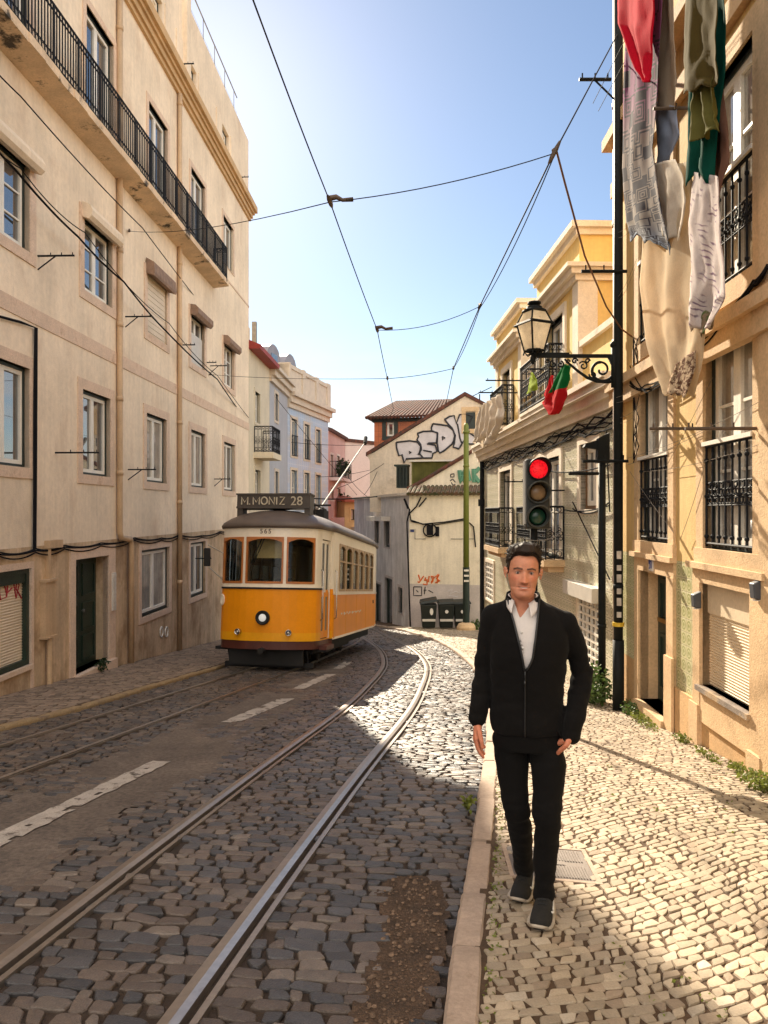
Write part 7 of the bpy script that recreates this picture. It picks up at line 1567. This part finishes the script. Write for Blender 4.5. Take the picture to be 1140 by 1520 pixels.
def vee(bm_, VL, VR, h0, ymax, top=None):
    """opens the front between two edge curves and snaps the cut to them"""
    def edges(z): return np.interp(z, VL[:, 0], VL[:, 1]), np.interp(z, VR[:, 0], VR[:, 1])
    dele = []
    for f in bm_.faces:
        c = f.calc_center_median()
        if top is not None and c.z > top: dele.append(f); continue
        if c.y < ymax and c.z > h0:
            a, b = edges(c.z)
            if a < c.x < b: dele.append(f)
    bmesh.ops.delete(bm_, geom=dele, context='FACES')
    for v in bm_.verts:
        if v.is_boundary and v.co.y < ymax and v.co.z > h0-.01 and (top is None or v.co.z < top-.004):
            a, b = edges(max(v.co.z, h0)); v.co.x = a if abs(v.co.x-a) < abs(v.co.x-b) else b
bm = bmesh.new(); bm.from_mesh(jm); vee(bm, VL, VR, 1.183, -.01, 1.520); bm.to_mesh(jm); bm.free()
jacket = link_local(jm, 'jacket', man, [M['black_cloth']])
s = jacket.modifiers.new('thickness', 'SOLIDIFY'); s.thickness = .007; s.offset = -1
def jfront(x, z, off=.0):     # front surface of the torso
    rings = np.array([(.855, .008, .015, .176, .118), (.92, .006, .015, .178, .122), (1.02, .004, .015, .172, .120), (1.12, .006, .014, .176, .126), (1.24, .012, .012, .186, .134), (1.32, .016, .014, .188, .132), (1.385, .016, .02, .178, .118), (1.43, .012, .022, .162, .104), (1.462, .004, .022, .132, .092), (1.490, -.006, .020, .098, .080), (1.512, -.012, .016, .078, .072), (1.53, -.013, .012, .071, .068)])
    cx, cy, rx, ry = [np.interp(z, rings[:, 0], rings[:, k]) for k in (1, 2, 3, 4)]
    t = max(0, 1-abs((x-cx)/rx)**2.3)**(1/2.3); return Vector((x, cy-ry*t-off, z))
mb = MB()
for V_ in (VL, VR): mb.tube([jfront(np.interp(z, V_[:, 0], V_[:, 1]), z, .001) for z in np.linspace(1.185, 1.508, 26)], .0055, 6)
mb.tube([jfront(-.002-.004*(1.18-z), z, .003) for z in np.linspace(.875, 1.185, 14)], .004, 5); mb.box(-.007, .001, jfront(-.003, 1.13).y-.010, jfront(-.003, 1.13).y-.002, 1.115, 1.14)
link_local(mesh_of(mb), 'zip_edge', jacket, [pmat('dark zip', (.012, .012, .013), .4, .1, 9)])
mb = MB(); n = 40      # low stand collar
def collar_pt(t, v):
    w = -2.35+4.70*t; h = .030+.010*math.cos(w/2); r = .080-.006*v; sx_ = math.sin(w); c_ = math.cos(w)
    return Vector((-.012+r*sx_*1.03, .014+r*c_, 1.500+h*v*.8+.012*(1 if c_ > 0 else 0)*c_-.018*max(0, -c_)))
mb.grid(collar_pt, n, 5); co_ = link_local(mesh_of(mb), 'collar', jacket, [M['black_cloth']]); s = co_.modifiers.new('thickness', 'SOLIDIFY'); s.thickness = .006; s.offset = 0
# shirt
M['shirt'] = pmat('white shirt cotton', (.70, .63, .58), .85, .04, 8, .03, .12, 300, trans=.08)
mb = MB(); loft(mb, [(1.10, .006, .014, .150, .108), (1.24, .008, .012, .165, .119), (1.32, .010, .014, .165, .117), (1.385, .010, .02, .160, .108), (1.43, .006, .022, .142, .094), (1.462, .0, .021, .112, .082), (1.490, -.008, .018, .082, .071), (1.506, -.012, .014, .068, .066)], 48, 2.3)
sm = remeshed(mb, .006, 3); wrinkle(sm, .0045, (14, 8, 7), 8.0)
SL = np.array([(1.424, -.026), (1.46, -.040), (1.52, -.060)]); SR = np.array([(1.424, -.024), (1.46, .004), (1.52, .044)])
bm = bmesh.new(); bm.from_mesh(sm); vee(bm, SL, SR, 1.426, -.01, 1.500); bm.to_mesh(sm); bm.free()
shirt = link_local(sm, 'shirt', man, [M['shirt']]); s = shirt.modifiers.new('thickness', 'SOLIDIFY'); s.thickness = .002
mb = MB()
def scol(t, v):      # turned-down collar; v 0 = fold at the neck, 1 = outer edge
    w = -2.62+5.24*t+.10; s_, c_ = math.sin(w), math.cos(w); fr_ = max(0, -c_-.35)/.65
    r = .0605+.020*v+.006*v*fr_; zt = 1.530-.040*max(0, -c_)**1.3*(1+.1*s_)
    drop = .040+.030*fr_**2
    return Vector((-.013+r*s_*1.06, .006+r*c_*1.0-.020*fr_*v-.010*fr_, zt-drop*v+.006*math.sin(v*3.14)))
mb.grid(scol, 56, 6); sc = link_local(mesh_of(mb), 'collar', shirt, [M['shirt']]); s = sc.modifiers.new('thickness', 'SOLIDIFY'); s.thickness = .003; s.offset = 0
mb = MB(); zz = np.linspace(1.19, 1.424, 14)
for i in range(13):
    a, b = [jfront(-.024+.09*(1.424-z)-.09*max(0, 1.30-z)*.7, z, -.012) for z in (zz[i], zz[i+1])]; mb.box8([a+Vector((-.012, .003, 0)), a+Vector((.012, .003, 0)), a+Vector((.012, .006, 0)), a+Vector((-.012, .006, 0)), b+Vector((-.012, .003, 0)), b+Vector((.012, .003, 0)), b+Vector((.012, .006, 0)), b+Vector((-.012, .006, 0))])
link_local(mesh_of(mb), 'placket', shirt, [M['shirt']])
for z in (1.36, 1.29, 1.22): mb = MB(); p = jfront(-.024+.09*(1.424-z)-.09*max(0, 1.30-z)*.7, z, -.008); mb.lathe([(.001, -.002), (.0055, -.0015), (.0055, .001), (.001, .0015)], n=10, M=Matrix.Translation(p) @ Matrix.Rotation(R(90), 4, 'X')); link_local(mesh_of(mb), 'button', shirt, [M['white_plastic']])
# trousers
mb = MB()
loft(mb, [(.79, .014, .018, .150, .105), (.84, .012, .018, .160, .108), (.90, .010, .016, .158, .105), (.98, .008, .015, .150, .10)], 40, 2.3)
capsules(mb, [hipR+Vector((.0, 0, -.03)), hipR.lerp(kneeR, .35)+Vector((-.002, -.004, 0)), hipR.lerp(kneeR, .7)+Vector((-.004, -.006, 0)), kneeR+Vector((0, -.006, 0)), kneeR.lerp(ankR, .35)+Vector((0, .012, 0)), kneeR.lerp(ankR, .75)+Vector((0, .004, 0)), ankR+Vector((0, -.002, -.015))], [.085, .080, .070, .062, .058, .051, .047], 20)
capsules(mb, [hipL+Vector((-.01, 0, -.03)), hipL.lerp(kneeL, .35)+Vector((.004, -.004, 0)), hipL.lerp(kneeL, .7)+Vector((.004, -.004, 0)), kneeL+Vector((.002, -.004, 0)), kneeL.lerp(ankL, .35)+Vector((.004, .012, 0)), kneeL.lerp(ankL, .75)+Vector((.002, .004, 0)), ankL+Vector((.0, -.004, -.028))], [.087, .083, .073, .065, .060, .053, .049], 20)
tm = remeshed(mb, .0066, 5); wrinkle(tm, .0095, (7, 7, 15), 21.0, lambda p: .35+1.0*math.exp(-((p[2]-.48)/.10)**2)+1.2*math.exp(-((p[2]-.15)/.09)**2)+.5*math.exp(-((p[2]-.78)/.06)**2))
trousers = link_local(tm, 'trousers', man, [M['black_trouser']])
mb = MB(); mb.tube([(.150, -.078, .905), (.166, -.052, .86), (.174, -.028, .80)], .004, 6); link_local(mesh_of(mb), 'pocket_edge', trousers, [M['black_trouser']])
# shoes
M['shoe_up'] = pmat('charcoal knit shoe', (.012, .0105, .009), .9, .2, 10, .3, .5, 420); M['shoe_sole'] = pmat('cream shoe sole', (.42, .35, .27), .6, .1, 8, .1)
M['shoe_logo'] = pmat('white shoe mark', (.70, .66, .60), .5, .05)
def shoe(heel, toe, pitch, side):
    h = Vector((heel[0], heel[1], gl(*heel))); t = Vector((toe[0], toe[1], gl(*toe))); d = (t-h); L = d.length; d = d.normalized(); lat = d.cross(Vector((0, 0, 1))).normalized(); up = lat.cross(d)
    if pitch: q = Matrix.Rotation(pitch, 3, lat); piv = h+d*L*.72; 
    def W_(u, v, w):
        p = h+d*(u*L)+lat*v+up*w
        if pitch and u < .72: p = piv+q @ (p-piv)
        return p
    US = [0, .03, .10, .2, .32, .45, .58, .7, .82, .92, .98, 1.0]; WD = [.020, .029, .036, .039, .041, .044, .048, .050, .048, .040, .026, .012]; HT = [.060, .095, .112, .120, .122, .108, .086, .069, .059, .051, .040, .028]; SH_ = [.045, .043, .040, .037, .034, .030, .026, .022, .019, .017, .016, .016]
    mb = MB(); n = 18; vs = []
    for u, w, ht, sh in zip(US, WD, HT, SH_):
        for k in range(n):
            a = math.pi*k/(n-1); c_, s_ = math.cos(a), math.sin(a); vs.append(W_(u*.985+.005, w*math.copysign(abs(c_)**.8, c_)*(1 if s_ < .5 else 1), sh-.006+(ht-sh+.006)*abs(s_)**.75))
    m = len(US); mb.add(vs, [(j*n+k, j*n+k+1, (j+1)*n+k+1, (j+1)*n+k) for j in range(m-1) for k in range(n-1)]+[tuple(range(n))[::-1], tuple(range((m-1)*n, m*n))])
    sh_o = link_local(mesh_of(mb), 'shoe', man, [M['shoe_up']])
    mb = MB(); vs = []; prof = [(0.90, .0), (1.05, .004), (1.16, .018), (1.10, 1.0), (.9, 1.0)]; ns = 40
    def sole_w(u): return float(np.interp(u, US, WD))
    loop = [(u, 1) for u in np.linspace(0, 1, 24)]+[(u, -1) for u in np.linspace(1, 0, 24)]
    for (k, zz) in prof:
        for (u, sg) in loop:
            sh = float(np.interp(u, US, SH_)); z_ = zz if zz < .5 else sh; u2 = .5+(u-.5)*(1+.05*(k-.9)/.26); z_ += .018*max(0, (u-.8)/.2)**2*(1 if zz < .5 else .2)
            vs.append(W_(u2, sg*(sole_w(u)+.004)*k, z_))
    N_ = len(loop); mb.add(vs, [(j*N_+k, j*N_+(k+1) % N_, (j+1)*N_+(k+1) % N_, (j+1)*N_+k) for j in range(len(prof)-1) for k in range(N_)]+[tuple(range(N_))[::-1], tuple(range((len(prof)-1)*N_, len(prof)*N_))])
    link_local(mesh_of(mb), 'sole', sh_o, [M['shoe_sole']])
    mb = MB()
    for u in (.40, .47, .54, .61):
        ht = float(np.interp(u, US, HT)); mb.tube([W_(u-.01, -.024, ht-.010), W_(u, -.010, ht+.003), W_(u+.012, .010, ht+.003), W_(u+.0, .024, ht-.010)], .0032, 6)
    mb.tube([W_(.40, 0, .116), W_(.40, .022, .112), W_(.44, .036, .088)], .003, 5); mb.tube([W_(.40, 0, .116), W_(.41, -.022, .112), W_(.45, -.034, .086)], .003, 5)
    link_local(mesh_of(mb), 'lace', sh_o, [pmat('black lace', (.008, .008, .008), .8)])
    mb = MB()      # curved tick on the outer side
    pts_u = [(.60, .036), (.50, .038), (.42, .043), (.36, .054), (.35, .064)] ; tail = [(.36, .050), (.30, .058), (.22, .068), (.13, .080)]
    def sidep(u, z): w = float(np.interp(u, US, WD)); ht = float(np.interp(u, US, HT)); sh = float(np.interp(u, US, SH_)); f = min(.95, max(0, (z-sh+.006)/(ht-sh+.006))); a = math.asin(min(1, f**(1/.75))); return W_(u, side*(w*abs(math.cos(a))**.8+.0015), z)
    mb.tube([sidep(u, z) for u, z in [(.62, .056), (.58, .047), (.52, .042), (.45, .043), (.36, .053), (.26, .066), (.15, .082)]], [.003, .0055, .007, .0072, .0058, .0035, .0012], 7)
    link_local(mesh_of(mb), 'tick_mark', sh_o, [M['shoe_logo']])
shoe((.100, .075), (.058, -.200), 0, -1)
shoe((.012, .335), (-.040, .085), R(0), -1)
# hair
def hair_off(w, z):
    c = math.cos(w); top = min(1, max(0, (z-.165)/.05)); front = max(0, c)
    n_ = noise.noise((math.sin(w)*2.4+3, math.cos(w)*2.4, z*14)); n2 = noise.noise((math.sin(w)*6, math.cos(w)*6+z*8, z*20+4))
    return .0045+top*(.017+.011*front*(1+.5*math.sin(w+.6))+.010*n_)+.003*n2*(1+top)
mb = MB(); nw, nz_ = 96, 40
def hairline(w):
    a = abs(((w+math.pi) % (2*math.pi))-math.pi)   # 0 front .. pi back
    return float(np.interp(a, [0, .45, .75, 1.05, 1.22, 1.45, 1.7, 1.95, 2.4, 3.15], [.200, .203, .197, .172, .118, .112, .150, .120, .070, .055]))
vs = []
for j in range(nz_+1):
    v = j/nz_
    for k in range(nw):
        w = 2*math.pi*k/nw; z0 = hairline(w); z = z0+(.2339-z0)*(v**.8); o_ = hair_off(w, z)*min(1, .25+v*7)
        p = head_pt(w, z, o_*.75); p.z += o_*min(1, max(0, (z-.19)/.03))*1.0
        vs.append(HM @ p)
mb.add(vs, [(j*nw+k, j*nw+(k+1) % nw, (j+1)*nw+(k+1) % nw, (j+1)*nw+k) for j in range(nz_) for k in range(nw)])
rh = random.Random(5)
for _ in range(620):      # locks swept up and back
    w = rh.gauss(0, 1.0); z = rh.uniform(max(hairline(w)+.002, .12), .232); o_ = hair_off(w, z)*.7
    p = head_pt(w, z, o_); p.z += o_*min(1, max(0, (z-.19)/.03)); t = min(1, max(0, (z-.17)/.04))
    d = Vector((.10*math.sin(w)+rh.gauss(.22, .3), .85+rh.gauss(0, .25), .25*t+rh.gauss(.0, .16)-.7*(1-t))).normalized(); L_ = (.012+.020*t)*rh.uniform(.7, 1.3)
    q = p+d*L_*.5+Vector((0, 0, .004*t)); e = q+(d+Vector((rh.gauss(0, .3), .25, -.35))).normalized()*L_*.5
    mb.tube([HM @ p, HM @ q, HM @ e], [.0030, .0024, .0006], 4, cap=False)
link_local(mesh_of(mb), 'hair', man, [pmat('dark brown hair', (.022, .013, .008), .6, .35, 30, .25, spec=.2)])
# ---------------------------------------------------------------- tram driver, seated behind the windscreen
DO = TM @ Vector((.12, 1.05, .82)); DR_ = TM.to_3x3().to_4x4(); DM = Matrix.Translation(DO) @ Matrix.Rotation(TH, 4, 'Z')
DH = Matrix.Translation((.06, -.02, 1.13)) @ Matrix.Rotation(R(14), 4, 'Z')
mb = MB(); build_head(mb, DH); capsules(mb, [(.06, .02, 1.02), (.06, .01, 1.16)], [.06, .056])
loft(mb, [(.42, .03, .02, .15, .11), (.7, .04, .02, .17, .12), (.92, .05, .02, .17, .11), (1.02, .06, .02, .09, .07)])
capsules(mb, [(-.12, .02, .94), (-.20, -.06, .72), (-.10, -.30, .80)], [.055, .045, .03]); capsules(mb, [(.22, .02, .94), (.30, -.08, .72), (.24, -.32, .80)], [.055, .045, .03])
for hx in (-.10, .24):
    for k in range(4): capsules(mb, [(hx, -.30, .80), (hx-.025+.017*k, -.37, .80), (hx-.025+.017*k, -.39, .775), (hx-.022+.016*k, -.37, .76)], [.018, .011, .009, .008], 8)
    capsules(mb, [(hx, -.31, .80), (hx+.03, -.34, .805), (hx+.035, -.37, .80)], [.014, .011, .009], 8)
capsules(mb, [(-.05, .0, .42), (-.06, -.38, .40), (-.06, -.40, .05)], [.08, .06, .05]); capsules(mb, [(.13, .0, .42), (.14, -.38, .40), (.14, -.40, .05)], [.08, .06, .05])
dme = remeshed(mb, .007, 2); paint_skin(dme, DH.inverted(), (.36, .17, .10), (.03, .02, .015))
drv = link_local(dme, 'person', None, [skin_mat('driver skin')]); drv.matrix_world = DM; WM[drv] = DM; drv.location = DO; drv.rotation_euler = (0, 0, TH)
setp(drv, 'tram driver in dark clothes and sunglasses seated behind the tram windscreen', 'person')
mb = MB(); loft(mb, [(.44, .03, .02, .165, .125), (.7, .04, .02, .185, .135), (.92, .05, .02, .185, .125), (1.02, .06, .02, .10, .085)]); capsules(mb, [(-.12, .02, .94), (-.20, -.06, .72), (-.11, -.27, .79)], [.07, .058, .045]); capsules(mb, [(.22, .02, .94), (.30, -.08, .72), (.25, -.29, .79)], [.07, .058, .045])
link_local(remeshed(mb, .009, 3), 'jacket', drv, [M['black_cloth']])
mb = MB(); capsules(mb, [(-.05, .0, .42), (-.06, -.38, .40), (-.06, -.40, .02)], [.095, .075, .06]); capsules(mb, [(.13, .0, .42), (.14, -.38, .40), (.14, -.40, .02)], [.095, .075, .06]); link_local(remeshed(mb, .01, 3), 'trousers', drv, [M['black_trouser']])
mb = MB(); [mb.lathe([(.001, 0), (.02, .001), (.022, .004), (.001, .005)], n=12, M=DH @ Matrix.Translation((s_*.031, -.098, .122)) @ Matrix.Rotation(R(90), 4, 'X')) for s_ in (-1, 1)]; mb.tube([DH @ Vector((-.075, -.0, .128)), DH @ Vector((-.06, -.085, .126)), DH @ Vector((0, -.103, .127)), DH @ Vector((.06, -.085, .126)), DH @ Vector((.075, 0, .128))], .0035, 5); link_local(mesh_of(mb), 'sunglasses', drv, [M['t_dark']])
